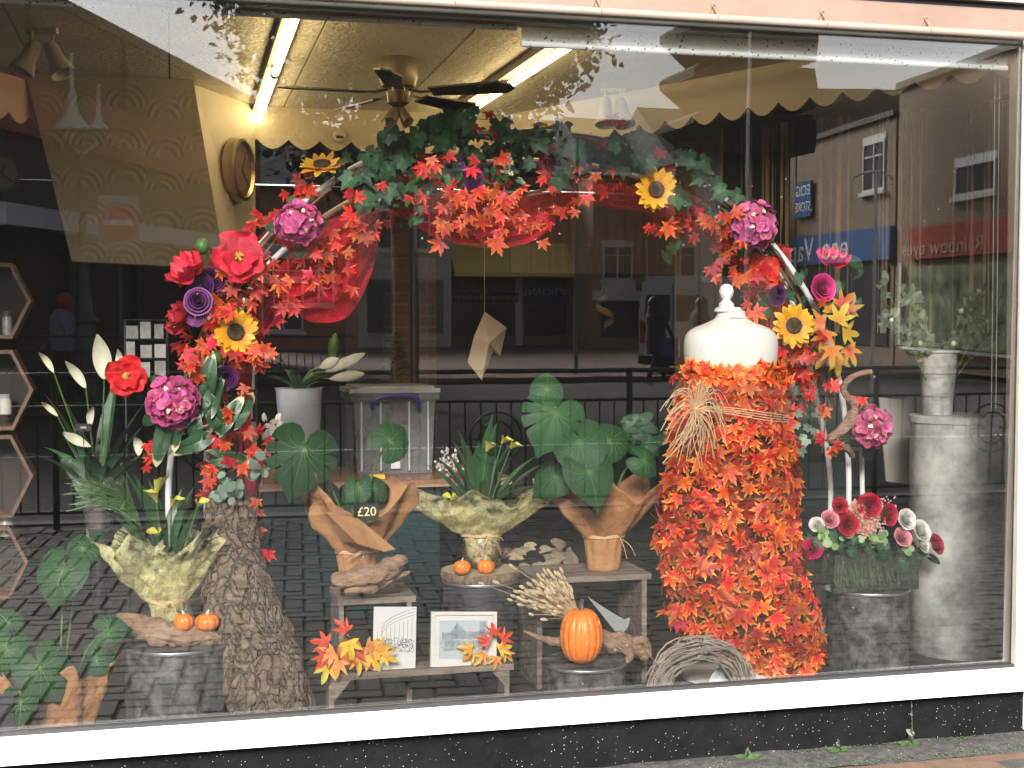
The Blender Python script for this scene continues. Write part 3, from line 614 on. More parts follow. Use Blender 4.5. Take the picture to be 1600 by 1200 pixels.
# pedestrians
def person(px, D, face, label, stride=.3, coat=(.03, .028, .03), leg=(.02, .02, .025), hair=(.02, .012, .01), h=1.66, bag=None, longc=0, shoe=(.5, .5, .5)):
    b = RG(px, D, 0); t = thing('person', label, 'person', b, rz=face)
    k = h/1.7
    J = {'pel': (0, 0, .92), 'sp': (0, 0, 1.12), 'ch': (0, .01, 1.3), 'nk': (0, .0, 1.46), 'hd0': (0, .02, 1.53), 'hd': (0, .03, 1.62), 'ht': (0, .01, 1.7)}
    for s, nm in ((-1, 'l'), (1, 'r')):
        J['hip'+nm] = (s*.09, 0, .88); J['kn'+nm] = (s*.1, s*stride*.45+.05, .49); J['an'+nm] = (s*.1, s*stride, .09); J['to'+nm] = (s*.11, s*stride+.16, .03)
        J['sh'+nm] = (s*.17, 0, 1.4); J['el'+nm] = (s*.23, -s*stride*.4, 1.14); J['wr'+nm] = (s*.22, -s*stride*.5+.12, .93); J['ha'+nm] = (s*.22, -s*stride*.5+.16, .85)
    E = [('pel', 'sp'), ('sp', 'ch'), ('ch', 'nk'), ('nk', 'hd0'), ('hd0', 'hd'), ('hd', 'ht')]
    for nm in 'lr': E += [('pel', 'hip'+nm), ('hip'+nm, 'kn'+nm), ('kn'+nm, 'an'+nm), ('an'+nm, 'to'+nm), ('ch', 'sh'+nm), ('sh'+nm, 'el'+nm), ('el'+nm, 'wr'+nm), ('wr'+nm, 'ha'+nm)]
    R = {'pel': .15, 'sp': .14, 'ch': .16, 'nk': .065, 'hd0': .075, 'hd': .1, 'ht': .07}
    for nm in 'lr': R.update({'hip'+nm: .11, 'kn'+nm: .065, 'an'+nm: .042, 'to'+nm: .035, 'sh'+nm: .075, 'el'+nm: .05, 'wr'+nm: .034, 'ha'+nm: .036})
    ks = list(J); me = bpy.data.meshes.new('body'); me.from_pydata([tuple(c*k for c in J[q]) for q in ks], [(ks.index(a), ks.index(b_)) for a, b_ in E], [])
    o = bpy.data.objects.new('body', me); COL.objects.link(o); me.materials.append(mat('skin', (.45, .28, .2), rough=.6))
    md = o.modifiers.new('skin', 'SKIN'); 
    for i, q in enumerate(ks): me.skin_vertices[0].data[i].radius = (R[q]*k, R[q]*k*.8)
    me.skin_vertices[0].data[0].use_root = True
    o.modifiers.new('sub', 'SUBSURF').levels = 2; o.modifiers['sub'].render_levels = 2
    dg = bpy.context.evaluated_depsgraph_get(); m2 = bpy.data.meshes.new_from_object(o.evaluated_get(dg)); bpy.data.objects.remove(o)
    m2.materials.clear()
    for mm in (mat('skin', (.45, .28, .2), rough=.6), mat('coat_%d' % px, coat, rough=.9), mat('trousers_%d' % px, leg, rough=.9), mat('shoe_%d' % px, shoe, rough=.6)): m2.materials.append(mm)
    for p_ in m2.polygons:
        z = p_.center.z/k; p_.use_smooth = True
        p_.material_index = 0 if (z > 1.47 or (abs(p_.center.x) > .17*k and z < .91 and z > .7)) else (3 if z < .08 else (2 if z < .86 else 1))
    o = bpy.data.objects.new('body', m2); COL.objects.link(o); o.parent = t
    c = MB(); c.lathe([(.17, .86-longc), (.2, .95-longc*.5), (.17, 1.12), (.2, 1.3), (.17, 1.42), (.08, 1.5)], n=18, fn=lambda r, z, a: (r*k*(1+.25*abs(math.cos(a)))*.92, z*k)); c.build('coat', MATS['coat_%d' % px], t, local=True)
    hh = MB(); hh.ball((0, -.03, 1.6*k), .13*k, 14, 10, (1, 1, 1.15)); hh.ball((0, -.09, 1.45*k), .11*k, 12, 8, (1, .7, 1.7)); hh.build('hair', mat('hair_%d' % px, hair, rough=.6), t, local=True)
    if bag: MB().bb((-.33, -.1, .55), (-.23, .3, .92)).build('bag', mat('bag_%d' % px, bag, rough=.7), t, smooth=False, local=True)
    return t
person(1024, 26, -PI/2-.3, 'person in a long dark coat with a blue bag before the van', bag=(.02, .06, .2), longc=.25)
person(1092, 26, PI/2, 'person with dark hair and light bag beside the van, nearest the dress form', stride=.2, bag=(.4, .4, .38), coat=(.04, .03, .035))
person(98, 20, PI/2, 'person with red hair in a mottled blue and white top by the green shopfront', coat=(.16, .18, .26), hair=(.25, .02, .02))
# ============================================================ SHOP INTERIOR
FZ = .12; CZ = 2.75
struct(MB().bb((-3.2, .101, -.1), (5.2, 7.2, FZ)).build('shop_floor', mat('dark_shop_floor', (.025, .022, .02), c2=(.05, .045, .04), sc=3, rough=.6), smooth=False))
m_ceil = mat('pebbled_ceiling_board', (.58, .53, .43), c2=(.66, .61, .51), rough=.85, sc=3, bump=.9, bsc=34)
cb = MB(); seam = .008; tw_, tl = .305, 1.22
for i in range(-11, 17):
    for j in range(0, 6):
        x = i*tw_*2; y = .12+j*tl-(i % 2)*tl*.5
        cb.bb((x+seam/2, max(.12, y)+seam/2, CZ), (x+tw_*2-seam/2, min(7.2, y+tl)-seam/2, CZ+.02))
struct(cb.build('ceiling', m_ceil, smooth=False)); struct(MB().bb((-3.3, .061, CZ+.021), (5.3, 7.3, CZ+.2)).build('ceiling_slab', m_dark, smooth=False))
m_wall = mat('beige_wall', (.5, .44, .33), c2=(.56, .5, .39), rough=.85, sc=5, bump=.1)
m_bkw = mat('brown_back_wall', (.03, .024, .02), c2=(.055, .042, .034), rough=.9, sc=2)
for nm, a, b in (('back_wall', (-3.2, 7.2, -.1), (5.2, 7.35, CZ)), ('side_wall', (-3.35, .101, -.1), (-3.2, 7.35, CZ)), ('side_wall', (5.2, .101, -.1), (5.35, 7.35, CZ)), ('front_wall', (XR+.601, .1, -.1), (5.35, .2, CZ)), ('front_wall', (-3.35, .061, -.1), (-2.21, .1, CZ))):
    o = MB().bb(a, b).build(nm, m_bkw, smooth=False); tag(o, {'back_wall': 'dark back wall of the shop behind the counter', 'side_wall': 'dark side wall of the shop %s' % ('on the left' if a[0] < 0 else 'on the right'), 'front_wall': 'inside face of the shopfront wall %s of the window' % ('left' if a[0] < 0 else 'right')}[nm], 'wall')
# scalloped pelmets
def pelmet(a, b, z1, z0, w, label, m, th=.02, flip=0):
    a = Vector(a); b = Vector(b); d = (b-a); L_ = d.length; d.normalize(); n = int(L_/w); pts = [a+V(0, 0, z1)]
    nn = V(-d.y, d.x, 0)*th; out = [a+V(0, 0, z1), b+V(0, 0, z1)]
    for k in range(n, 0, -1):
        for j in range(9):
            t = (k-j/9)/n; out.append(a+d*L_*t+V(0, 0, z0-w*.3*math.sin(PI*j/9)+w*.12))
    out.append(a+V(0, 0, z0+w*.12))
    o = MB().prism(out, nn).build('scalloped_pelmet', m, smooth=False); return tag(o, label, 'pelmet', None)
m_pel = mat('pelmet_paint', (.56, .47, .33), c2=(.6, .52, .38), rough=.6, sc=2)
pB = P(350, 175, 3.17); pE = P(785, 200, 3.17); pF = P(1580, 100, .3)
pelmet((pB.x, 3.17, 0), (pE.x, 3.17, 0), CZ, 2.55, .172, 'cream pelmet with a scalloped lower edge across the back, below the ceiling fan', m_pel)
pelmet((pE.x+.01, 3.17, 0), (3.3, .3, 0), CZ, 2.55, .172, 'cream scalloped pelmet slanting from the back to the right window edge', mat('pelmet_paint_right', (.6, .54, .45), rough=.6))
a = P(-40, 100, 2.0); b = P(74, 150, 2.5)
pelmet((a.x-.3, 1.7, 0), (b.x, 2.62, 0), 2.72, 2.53, .15, 'short pinkish scalloped pelmet at the left edge of the window', mat('pink_pelmet_paint', (.6, .42, .34), rough=.6))
# leaning wall section with embossed arcs, clock beside it
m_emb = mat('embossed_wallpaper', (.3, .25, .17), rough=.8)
nt = m_emb.node_tree; L = nt.links.new; tc = nt.nodes['Texture Coordinate']
vo = nd(nt, 'TexVoronoi', Scale=5.5); vo.inputs['Randomness'].default_value = .35; L(tc.outputs['Object'], vo.inputs['Vector'])
mu = nd(nt, 'Math', operation='MULTIPLY'); mu.inputs[1].default_value = 40; L(vo.outputs['Distance'], mu.inputs[0]); si = nd(nt, 'Math', operation='SINE'); L(mu.outputs[0], si.inputs[0])
sp = nd(nt, 'SeparateXYZ'); sb = nd(nt, 'VectorMath', operation='SUBTRACT'); sc5 = nd(nt, 'VectorMath', operation='SCALE'); sc5.inputs['Scale'].default_value = 5.5; L(tc.outputs['Object'], sc5.inputs[0])
L(tc.outputs['Object'], sb.inputs[0]); L(vo.outputs['Position'], sb.inputs[1]); L(sb.outputs[0], sp.inputs[0])
gt = nd(nt, 'Math', operation='GREATER_THAN'); gt.inputs[1].default_value = .0; L(sp.outputs[2], gt.inputs[0]); m2_ = nd(nt, 'Math', operation='MULTIPLY'); L(gt.outputs[0], m2_.inputs[0]); L(si.outputs[0], m2_.inputs[1])
bp = nd(nt, 'Bump', Strength=.22, Distance=.012); L(m2_.outputs[0], bp.inputs['Height']); L(bp.outputs[0], nt.nodes['Principled BSDF'].inputs['Normal'])
Yp = 2.45; q = [P(40, 128, Yp), P(302, 127, Yp), P(352, 420, Yp), P(112, 408, Yp)]; q[0].z = q[1].z = CZ-.002
pw = thing('partition', 'beige hanging partition with embossed arcs, its right side lit warm by the tube', 'partition', (q[1].x, Yp, q[2].z))
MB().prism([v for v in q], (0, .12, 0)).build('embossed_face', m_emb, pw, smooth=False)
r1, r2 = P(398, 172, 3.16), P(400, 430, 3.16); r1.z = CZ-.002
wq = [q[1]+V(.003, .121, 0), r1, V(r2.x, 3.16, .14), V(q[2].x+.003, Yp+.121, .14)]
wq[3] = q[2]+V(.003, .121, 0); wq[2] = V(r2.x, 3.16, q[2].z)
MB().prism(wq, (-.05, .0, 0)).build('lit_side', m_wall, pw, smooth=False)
# clocks
m_gold = mat('brass', (.36, .29, .17), rough=.3, metal=1); m_face = mat('clock_face', (.5, .46, .36), rough=.4)
def clock(c, n, R, label, rim=m_gold, face=m_face):
    t = thing('wall_clock', label, 'clock', c, nrm=n)
    MB().lathe([(R*.9, -.045), (R, -.04), (R*1.02, 0), (R*.97, .02), (R*.88, .022), (R*.84, .004)], n=48).build('rim', rim, t, local=True)
    h_ = MB(); tk = MB().lathe([(0, .0), (R*.86, 0), (R*.86, -.03), (0, -.03)], n=48)
    for ang, l_ in ((.6, .5), (2.2, .72)): h_.box((math.sin(ang)*R*l_/2, math.cos(ang)*R*l_/2, .006), (.008, R*l_, .003), Matrix.Rotation(-ang, 3, 'Z'))
    for k in range(12): tk.box((math.sin(k*PI/6)*R*.72, math.cos(k*PI/6)*R*.72, .003), (.008, .03, .002), Matrix.Rotation(-k*PI/6, 3, 'Z'))
    tk.build('dial', face, t, local=True, smooth=False); h_.build('hands', m_blackp, t, smooth=False, local=True)
nw = V(r1.y-q[1].y, -(r1.x-q[1].x), 0).normalized(); nw = V(abs(nw.x), -abs(nw.y)+.04, 0).normalized()
cc = P(377, 265, 2.9); clock(cc, (nw.x, nw.y, 0), .168, 'brass rimmed clock seen side on, on the warm lit wall left of the arch', face=mat('dark_clock_face', (.16, .13, .08), rough=.25))
clock(P(0, 270, 3.0), (.35, -1, 0), .1, 'small pale clock cut by the left edge of the window', rim=mat('wood_rim', (.2, .11, .05), rough=.4))
# ceiling fan
fc = P(622, 94, 0); fy = None
d = ray(622, 92); s = (CZ-C0.z)/d.z; fcen = C0+d*s
t = thing('ceiling_fan', 'brass ceiling fan with five dark blades and a cluster of spotlights', 'ceiling fan', fcen)
m_br = mat('aged_brass', (.12, .09, .055), rough=.35, metal=.5); m_bl = mat('dark_fan_blade', (.02, .014, .01), rough=.35)
MB().lathe([(0, 0), (.085, 0), (.09, -.02), (.088, -.09), (.075, -.125), (.03, -.13), (.03, -.15)], n=32).build('motor_housing', mat('fan_housing', (.22, .17, .1), rough=.4, metal=.3), t, local=True)
MB().lathe([(.03, -.145), (.055, -.15), (.05, -.2), (.03, -.215), (0, -.215)], n=24).build('light_hub', m_br, t, local=True)
for k, a in enumerate([math.radians(q) for q in (40, 112, 184, 256, 328)]):
    Rz = Matrix.Rotation(a, 3, 'Z'); Rt = Rz @ Matrix.Rotation(-.24, 3, 'X')
    bm_ = MB(); pts = [(.16, -.045), (.5, -.065), (.545, -.03), (.55, .02), (.5, .06), (.16, .04)]
    bm_.prism([Rt @ V(x, y, 0)+V(0, 0, -.16) for x, y in pts], (0, 0, .008)); bo = bm_.build('blade', m_bl, t, smooth=False, local=True)
    MB().tube([Rz @ V(.05, 0, -.14), Rz @ V(.11, 0, -.155), Rz @ V(.2, 0, -.155)], [.008, .01, .006], 8, flat=.5).build('bracket', m_br, bo, local=True)
for k, a in enumerate([.6, 2.5, 4.0, 5.3]):
    dd = V(math.cos(a)*.7, math.sin(a)*.7, -.9).normalized(); b0 = V(0, 0, -.21)+dd*.03
    MB().lathe([(.012, -.01), (.02, .0), (.026, .06), (.028, .075), (.02, .07), (0, .06)], c=b0, ax=face_rot(dd), n=16).build('spotlight', mat('spot_grey', (.3, .26, .2), rough=.4, metal=.5), t, local=True)
MB().tube([(-.03, .0, -.21), (-.03, 0, -.36)], .0015, 5).tube([(.022, .0, -.21), (.022, 0, -.4)], .0015, 5).build('pull_cord', m_gold, t, local=True)
# fluorescent tubes
m_fl = mat('fluorescent_glow', (1, .78, .38), emit=4.8)
def tube_lamp(p0, p1, label):
    z = CZ-.07
    a = PF(p0[0], p0[1], z); b = PF(p1[0], p1[1], z); d = (b-a).normalized(); s = V(d.y, -d.x, 0)
    t = thing('fluorescent_light', label, 'ceiling light', (a+b)/2+V(0, 0, .05))
    MB().prism([a+s*.035+V(0, 0, .035), b+s*.035+V(0, 0, .035), b-s*.035+V(0, 0, .035), a-s*.035+V(0, 0, .035)], (0, 0, .034)).build('batten', mat('batten_grey', (.25, .22, .17), rough=.5), t, smooth=False)
    m_ = lerp(a, b, .5)
    for u, v_ in ((a, m_-d*.03), (m_+d*.03, b)): MB().tube([u, v_], .0165, 14).build('tube', m_fl, t)
    MB().tube([m_-d*.03, m_+d*.03], .02, 10).box(m_+V(0, 0, .02), (.03, .03, .03)).build('end_cap', m_br, t)
tube_lamp((468, 8), (404, 186), 'glowing fluorescent tube on the ceiling left of the fan')
tube_lamp((905, 62), (705, 192), 'glowing fluorescent tube on the ceiling right of the fan')
# twin spotlights on the ceiling
def twin(px, py, label, m, tilt=1):
    c = PF(px, py, CZ-.005); t = thing('ceiling_spotlight', label, 'spotlight', c)
    MB().tube([(-.06, .02, -.012), (.06, -.02, -.012)], .014, 10).build('bar', m, t, local=True)
    for s in (-1, 1):
        dd = V(s*.25*tilt, -.25, -.9).normalized()
        MB().tube([(s*.04, 0, -.01), (s*.042, 0, -.06)], .006, 8).build('arm', m, t, local=True)
        MB().lathe([(0, -.05), (.022, -.045), (.03, -.02), (.033, .03), (.05, .085), (.052, .1), (.045, .098), (.028, .04), (0, .03)], c=V(s*.043, -.01, -.1), ax=face_rot(dd), n=20).build('shade', m, t, local=True)
twin(958, 137, 'pair of white spotlights on the ceiling above the right side of the arch', mat('white_spot', (.7, .66, .55), rough=.4), .4)
twin(66, 44, 'pair of cream spotlights pointing apart in the top left corner', mat('cream_spot', (.5, .42, .3), rough=.5), 1.6)
c = P(530, 213, 3.145); t = thing('smoke_alarm', 'small cream round alarm on the back pelmet under the fan', 'alarm', c, nrm=(0, -1, 0))
MB().lathe([(0, .03), (.02, .03), (.036, .018), (.038, 0)], n=28).build('dome', mat('alarm_plastic', (.55, .48, .36), rough=.4), t, local=True)
MB().bb((-.02, -.015, .024), (.02, .0, .033)).build('grille', m_dark, t, smooth=False, local=True)
# blinds rolled at the top of the window
m_val = mat('mould_spotted_vinyl', (.78, .8, .76), c2=(.9, .91, .88), rough=.4, transl=.35, sc=3, specks=((.16, .16, .14), 55, .42))
def valance(pxa, pxb, pyb, Y, label, pyr):
    a = P(pxa, pyb, Y); b = P(pxb, pyb, Y); z = P(pxr_ := pyr[0], pyr[1], Y).z
    bl = MB(); n = 60
    bl.grid(n, 6, lambda u, v: V(lerp(a.x, b.x, u), Y-.02*math.sin(PI*v)+.003*noise.noise(V(u*9, v, 0)), lerp(z, ZT+.09, v)))
    bl.tube([(a.x, Y, z), (b.x, Y, z)], .011, 10); o = bl.build('rolled_blind', m_val); tag(o, label, 'window blind')
valance(-30, 806, 0, .035, 'rolled white blind spotted with mould, left one along the window top', (600, 32))
valance(814, 1574, 0, .055, 'rolled white blind spotted with mould, right and lower one along the window top', (1200, 88))
# bead chains of the blind
for k, (px, yb) in enumerate(((1562, 640), (1555, 645))):
    a = P(px, 105, .12); b = P(px-6, yb, .12); ch = MB(); n = 150
    for i in range(n): ch.ball(lerp(a, b, i/n), .0022, 5, 4)
    o = ch.build('bead_chain', mat('chain_plastic', (.6, .6, .55), rough=.4), angle=80); tag(o, ['white bead chain hanging at the right window edge, outer strand', 'white bead chain hanging at the right window edge, inner strand'][k], 'blind chain')
# tree-print screen under the slanting pelmet
m_pr = bpy.data.materials.new('birch_wood_print'); m_pr.use_nodes = True; nt = m_pr.node_tree; L = nt.links.new; b = nt.nodes['Principled BSDF']; b.inputs['Roughness'].default_value = .8
tc = nd(nt, 'TexCoord'); last = None
base = nd(nt, 'ValToRGB'); base.color_ramp.elements[0].color = (.5, .37, .25, 1); base.color_ramp.elements[1].color = (.85, .68, .5, 1)
mp_ = nd(nt, 'Mapping'); mp_.inputs['Scale'].default_value = (9, 9, .8); L(tc.outputs['Object'], mp_.inputs[0]); n0 = nd(nt, 'TexNoise', Scale=1.0, Detail=4.0); L(mp_.outputs[0], n0.inputs[0]); L(n0.outputs['Fac'], base.inputs[0]); last = base.outputs[0]
for sc_, th, wv in ((26, .5, .2), (48, .54, .5), (13, .54, .1)):
    mp_ = nd(nt, 'Mapping'); mp_.inputs['Scale'].default_value = (sc_, sc_, wv); mp_.inputs['Location'].default_value = (sc_, th*3, 0); L(tc.outputs['Object'], mp_.inputs[0])
    n0 = nd(nt, 'TexNoise', Scale=1.0, Detail=1.5); L(mp_.outputs[0], n0.inputs[0]); r = nd(nt, 'ValToRGB'); r.color_ramp.elements[0].position = th-.02; r.color_ramp.elements[1].position = th+.02; L(n0.outputs['Fac'], r.inputs[0])
    mx = nd(nt, 'MixRGB'); L(r.outputs[0], mx.inputs[0]); L(last, mx.inputs[1]); mx.inputs[2].default_value = (.012, .009, .007, 1); last = mx.outputs[0]
L(last, b.inputs['Base Color'])
s0 = V(P(1125, 300, 2.9).x, 2.9, 0); s1 = V(P(1590, 300, .75).x, .75, 0)
s1 = V(P(1600, 300, 1.6).x+.05, 1.6, 0)
sc_ = thing('printed_screen', 'tall screen printed with dark bare tree trunks, under the slanting pelmet', 'screen', (s0+s1)/2+V(0, 0, FZ))
dd = (s1-s0).normalized(); nn = V(-dd.y, dd.x, 0)
MB().prism([s0+V(0, 0, 1.5), s1+V(0, 0, 1.5), s1+V(0, 0, 2.68), s0+V(0, 0, 2.68)], nn*.012).build('print_panel', m_pr, sc_, smooth=False)
MB().prism([s0+V(0, 0, FZ), s1+V(0, 0, FZ), s1+V(0, 0, 1.498), s0+V(0, 0, 1.498)], nn*.012).build('lower_panel', mat('dark_lower_panel', (.016, .016, .015), rough=.8), sc_, smooth=False)
# tan sliding panels behind the arch on the right
for k, (xa, xb, m_) in enumerate(((1058, 1092, 0), (1096, 1116, 0), (1120, 1142, 0))):
    pa, pb = P(xa, 240, 2.9), P(xb, 240, 2.9); tag(MB().bb((pa.x, 2.9, FZ), (pb.x, 2.93, 2.6)).build('vertical_blind', mat('tan_blind_slat', (.26, .19, .13), c2=(.3, .22, .155), sc=4, rough=.8), smooth=False), ['tan vertical blind strip, leftmost under the slanting pelmet', 'narrow tan vertical blind strip, middle of three', 'tan vertical blind strip beside the tree print'][k], 'vertical blind', 'vertical blind strips')
wf_ = MB(); random.seed(2)
pa, pb = P(800, 330, 4.2), P(1115, 330, 4.2); x = pa.x
while x < pb.x:
    w_ = .13; wf_.bb((x, 4.2, 1.9), (x+w_-.006, 4.22, 2.42)); x += w_
tag(wf_.build('board_panelling', mat('brown_fence_board', (.15, .105, .07), c2=(.22, .16, .11), sc=5, st=(4, 1, .5), island=.15, rough=.8), smooth=False), 'brown vertical board panelling at the back, behind the swag', 'panelling')
# brick pillar and dark things at the back
a, b = P(612, 500, 4.4), P(682, 500, 4.4); o = MB().bb((a.x, 4.4, FZ), (b.x, 4.8, CZ)).build('brick_pillar', brickmat('indoor_brick', (.2, .075, .055), (.26, .1, .07), (.2, .18, .16)), smooth=False); tag(o, 'red brick pillar at the back of the shop, between the red cloths', 'pillar')
a, b = P(540, 500, 4.2), P(575, 500, 4.2); tag(MB().bb((a.x, 4.2, FZ), (b.x, 4.5, 2.4)).build('black_post', m_blackp, smooth=False), 'black upright post left of the brick pillar', 'post')
a, b = P(650, 500, 4.0), P(672, 500, 4.0); tag(MB().tube([(a.x, 4.05, FZ), (a.x, 4.05, 2.5)], .03, 12).build('dark_pole', m_blackp), 'dark glossy pole in front of the brick pillar', 'pole')
# hanging paper bag sculpture
Y = 1.6; o = thing('paper_ornament', 'folded brown paper ornament hanging in the middle of the window', 'paper ornament', P(762, 590, Y))
A = lambda x, y, dy=0: P(x, y, Y+dy)
mb = MB(); mb.add([A(757, 487), A(791, 512), A(781, 556, .02), A(770, 548), A(753, 594), A(731, 566, .03), A(741, 526), A(764, 536, -.05)], [(0, 1, 7), (1, 2, 7), (2, 3, 7), (3, 4, 7), (4, 5, 7), (5, 6, 7), (6, 0, 7)])
oo = mb.build('folded_paper', mat('tan_paper', (.4, .3, .19), rough=.7, transl=.2), o, smooth=False); md = oo.modifiers.new('thick', 'SOLIDIFY'); md.thickness = .003
MB().tube([A(757, 487), P(757, 240, Y)+V(0, 0, .8)], .0012, 5).build('string', m_raffia, o)
# counter with teal base
za = .80; ca, cb_ = PF(410, 757, za), PF(870, 737, za); Yc = ca.y
ct = thing('counter', 'wooden counter with a dark teal front, behind the brown paper plants', 'counter', ((ca.x+cb_.x)/2, Yc+.4, FZ))
x0_, x1_ = P(395, 750, Yc).x, P(800, 740, Yc).x
m_cw = mat('varnished_wood', (.2, .1, .05), c2=(.3, .16, .08), sc=4, st=(1, 8, 8), rough=.3)
tp_ = MB().bb((x0_, Yc, za-.022), (x1_, Yc+.75, za)).build('counter_top', m_cw, ct, smooth=False)
MB().bb((x0_+.05, Yc+.05, FZ+.02), (x1_-.35, Yc+.7, za-.024)).build('front_panel', mat('teal_panel', (.003, .026, .03), rough=.4), ct, smooth=False)
MB().bb((x0_, Yc-.002, za-.034), (x1_, Yc+.02, za-.0225)).build('edge_strip', mat('pale_edge', (.35, .24, .15), rough=.4), ct, smooth=False)
# clear storage box with blue handle
Yb = Yc+.28
bA, bB = P(552, 722, Yb), P(682, 722, Yb); hB = P(620, 607, Yb).z; bx = thing('storage_box', 'clear plastic storage box with a lid and blue handle on the counter', 'storage box', ((bA.x+bB.x)/2, Yb+.17, za))
m_bx = clear_mat('milky_plastic', 1.4, (.85, .87, .87), .25, .22, (.6, .61, .61))
x0b, x1b = bA.x, bB.x; tp = .015; bxm = MB()
def sh(z0, z1, o0, o1):
    a = [(x0b+o0, Yb+o0, z0), (x1b-o0, Yb+o0, z0), (x1b-o0, Yb+.38-o0, z0), (x0b+o0, Yb+.38-o0, z0)]; b = [(x0b+o1, Yb+o1, z1), (x1b-o1, Yb+o1, z1), (x1b-o1, Yb+.38-o1, z1), (x0b+o1, Yb+.38-o1, z1)]
    bxm.add(a+b, [(0, 1, 5, 4), (1, 2, 6, 5), (2, 3, 7, 6), (3, 0, 4, 7)])
sh(za+.002, hB-.06, .02, .005); sh(hB-.06, hB-.055, .005, -.012); sh(hB-.055, hB-.025, -.012, -.012); bxm.add([(x0b+.02, Yb+.02, za+.003), (x1b-.02, Yb+.02, za+.003), (x1b-.02, Yb+.36, za+.003), (x0b+.02, Yb+.36, za+.003)], [(0, 1, 2, 3)])
bxm.build('tub', m_bx, bx, smooth=False)
ld = MB().bb((x0b-.018, Yb-.018, hB-.022), (x1b+.018, Yb+.4, hB)); ld.bb((x0b+.01, Yb+.01, hB+.001), (x1b-.01, Yb+.37, hB+.012)); ld.build('lid', clear_mat('milky_lid', 1.4, (.8, .82, .8), .3, .65, (.62, .62, .6)), bx, smooth=False)
rib = MB()
for f_ in (.1, .33, .67, .9):
    x = lerp(x0b, x1b, f_); rib.bb((x-.004, Yb-.004, za+.02), (x+.004, Yb+.003, hB-.065))
rib.build('rib', mat('rib_plastic', (.5, .51, .51), rough=.3), bx, smooth=False)
hx = lerp(x0b, x1b, .5); m_blue = mat('blue_plastic', (.02, .03, .22), rough=.35)
MB().tube(smooth_pts([(hx-.115, Yb-.03, hB-.1), (hx-.11, Yb-.035, hB-.06), (hx-.07, Yb-.04, hB-.04), (hx, Yb-.042, hB-.035), (hx+.07, Yb-.04, hB-.04), (hx+.11, Yb-.035, hB-.06), (hx+.115, Yb-.03, hB-.1)], 4), .012, 10).build('handle', m_blue, bx)
MB().bb((hx-.02, Yb-.0, za+.03), (hx+.025, Yb+.006, za+.065)).build('label', mat('label_paper', (.7, .7, .68)), bx, smooth=False)
cl = MB(); random.seed(5)
for k in range(40): cl.ball((rnd(x0b+.06, x1b-.06), rnd(Yb+.08, Yb+.32), rnd(za+.03, za+.22)), rnd(.03, .06), 8, 6)
tag(cl.build('packed_oddments', mat('grey_oddments', (.06, .06, .065), c2=(.15, .15, .15), sc=5)), 'dark oddments packed inside the clear storage box', 'packed goods', kind='stuff')
# white pot with lily buds
Yw = Yc+.12; pc = P(468, 700, Yw); r_ = 38*mp(468, Yw)
wt = thing('potted_lily', 'white pot of pale lily buds on the counter, left of the storage box', 'potted plant', (pc.x, Yw, za))
zt_ = P(468, 606, Yw).z; MB().lathe([(0, za), (r_*.72, za), (r_*.95, zt_-.01), (r_, zt_), (r_*.93, zt_), (r_*.9, zt_-.02), (0, zt_-.03)], c=(pc.x, Yw, 0), n=32).build('pot', mat('white_pot', (.55, .56, .58), rough=.35), wt)
lf = MB()
for k in range(16): a = k*.9; blade(lf, (pc.x, Yw, zt_-.03), (math.cos(a)*.9, math.sin(a)*.6, .9), rnd(.15, .24), .05, .8)
lf.build('foliage', m_green, wt)
sm = MB(); top = V(pc.x, Yw, zt_)
for (ax_, ay), (bx_, by) in (((508, 582), (571, 552)), ((515, 592), (570, 584)), ((500, 575), (530, 560)), ((518, 565), (524, 520))):
    A_, B_ = P(ax_, ay, Yw-.05), P(bx_, by, Yw-.08); sm.tube(smooth_pts([top, (top+A_)/2+V(0, 0, .03), A_], 3), .004, 6)
    L0 = (B_-A_).length; R = face_rot((B_-A_)); m_ = (A_+B_)/2
    MB().lathe([(.004, -L0/2), (.018, -L0*.3), (.026, 0), (.022, L0*.25), (.008, L0*.45), (0, L0*.5)], c=m_, ax=R, n=14, fn=lambda r, z, a: (r*(1+.1*math.cos(3*a)), z)).build('bud', mat('lily_bud', (.55, .52, .32), c2=(.62, .6, .45), sc=20, rough=.45) if by != 520 else m_lime, wt)
sm.build('stem', m_stem, wt)
# yellow thing and dried white sprig on the counter
c = P(590, 728, Yc+.08); o = MB().box((c.x, Yc+.1, za+.012), (.07, .05, .02)).build('yellow_sponge', mat('yellow_sponge', (.7, .45, .02))); tag(o, 'small flat yellow block on the counter below the storage box', 'sponge')
sp_ = MB(); lf = MB(); b0 = V(P(690, 740, Yc+.1).x, Yc+.1, za); random.seed(4)
sprig = thing('dried_sprig', 'pale speckled dried sprig leaning on the right end of the counter', 'dried plant', b0)
for k in range(16):
    e = P(rnd(680, 722), rnd(695, 738), Yc+rnd(0, .1)); sp_.tube([b0, (b0+e)/2+V(0, 0, .02), e], .0012, 4)
    for j in range(8): leaf(lf, OVAL, lerp(b0, e, rnd(.3, 1))+V(rnd(-.01, .01), 0, rnd(-.01, .01)), rdir(TOW, .8), rdir((0, 0, 1), 1), .013)
sp_.build('stem', m_twig, sprig); lf.build('leaves', mat('pale_dry_leaf', (.5, .48, .42)), sprig)
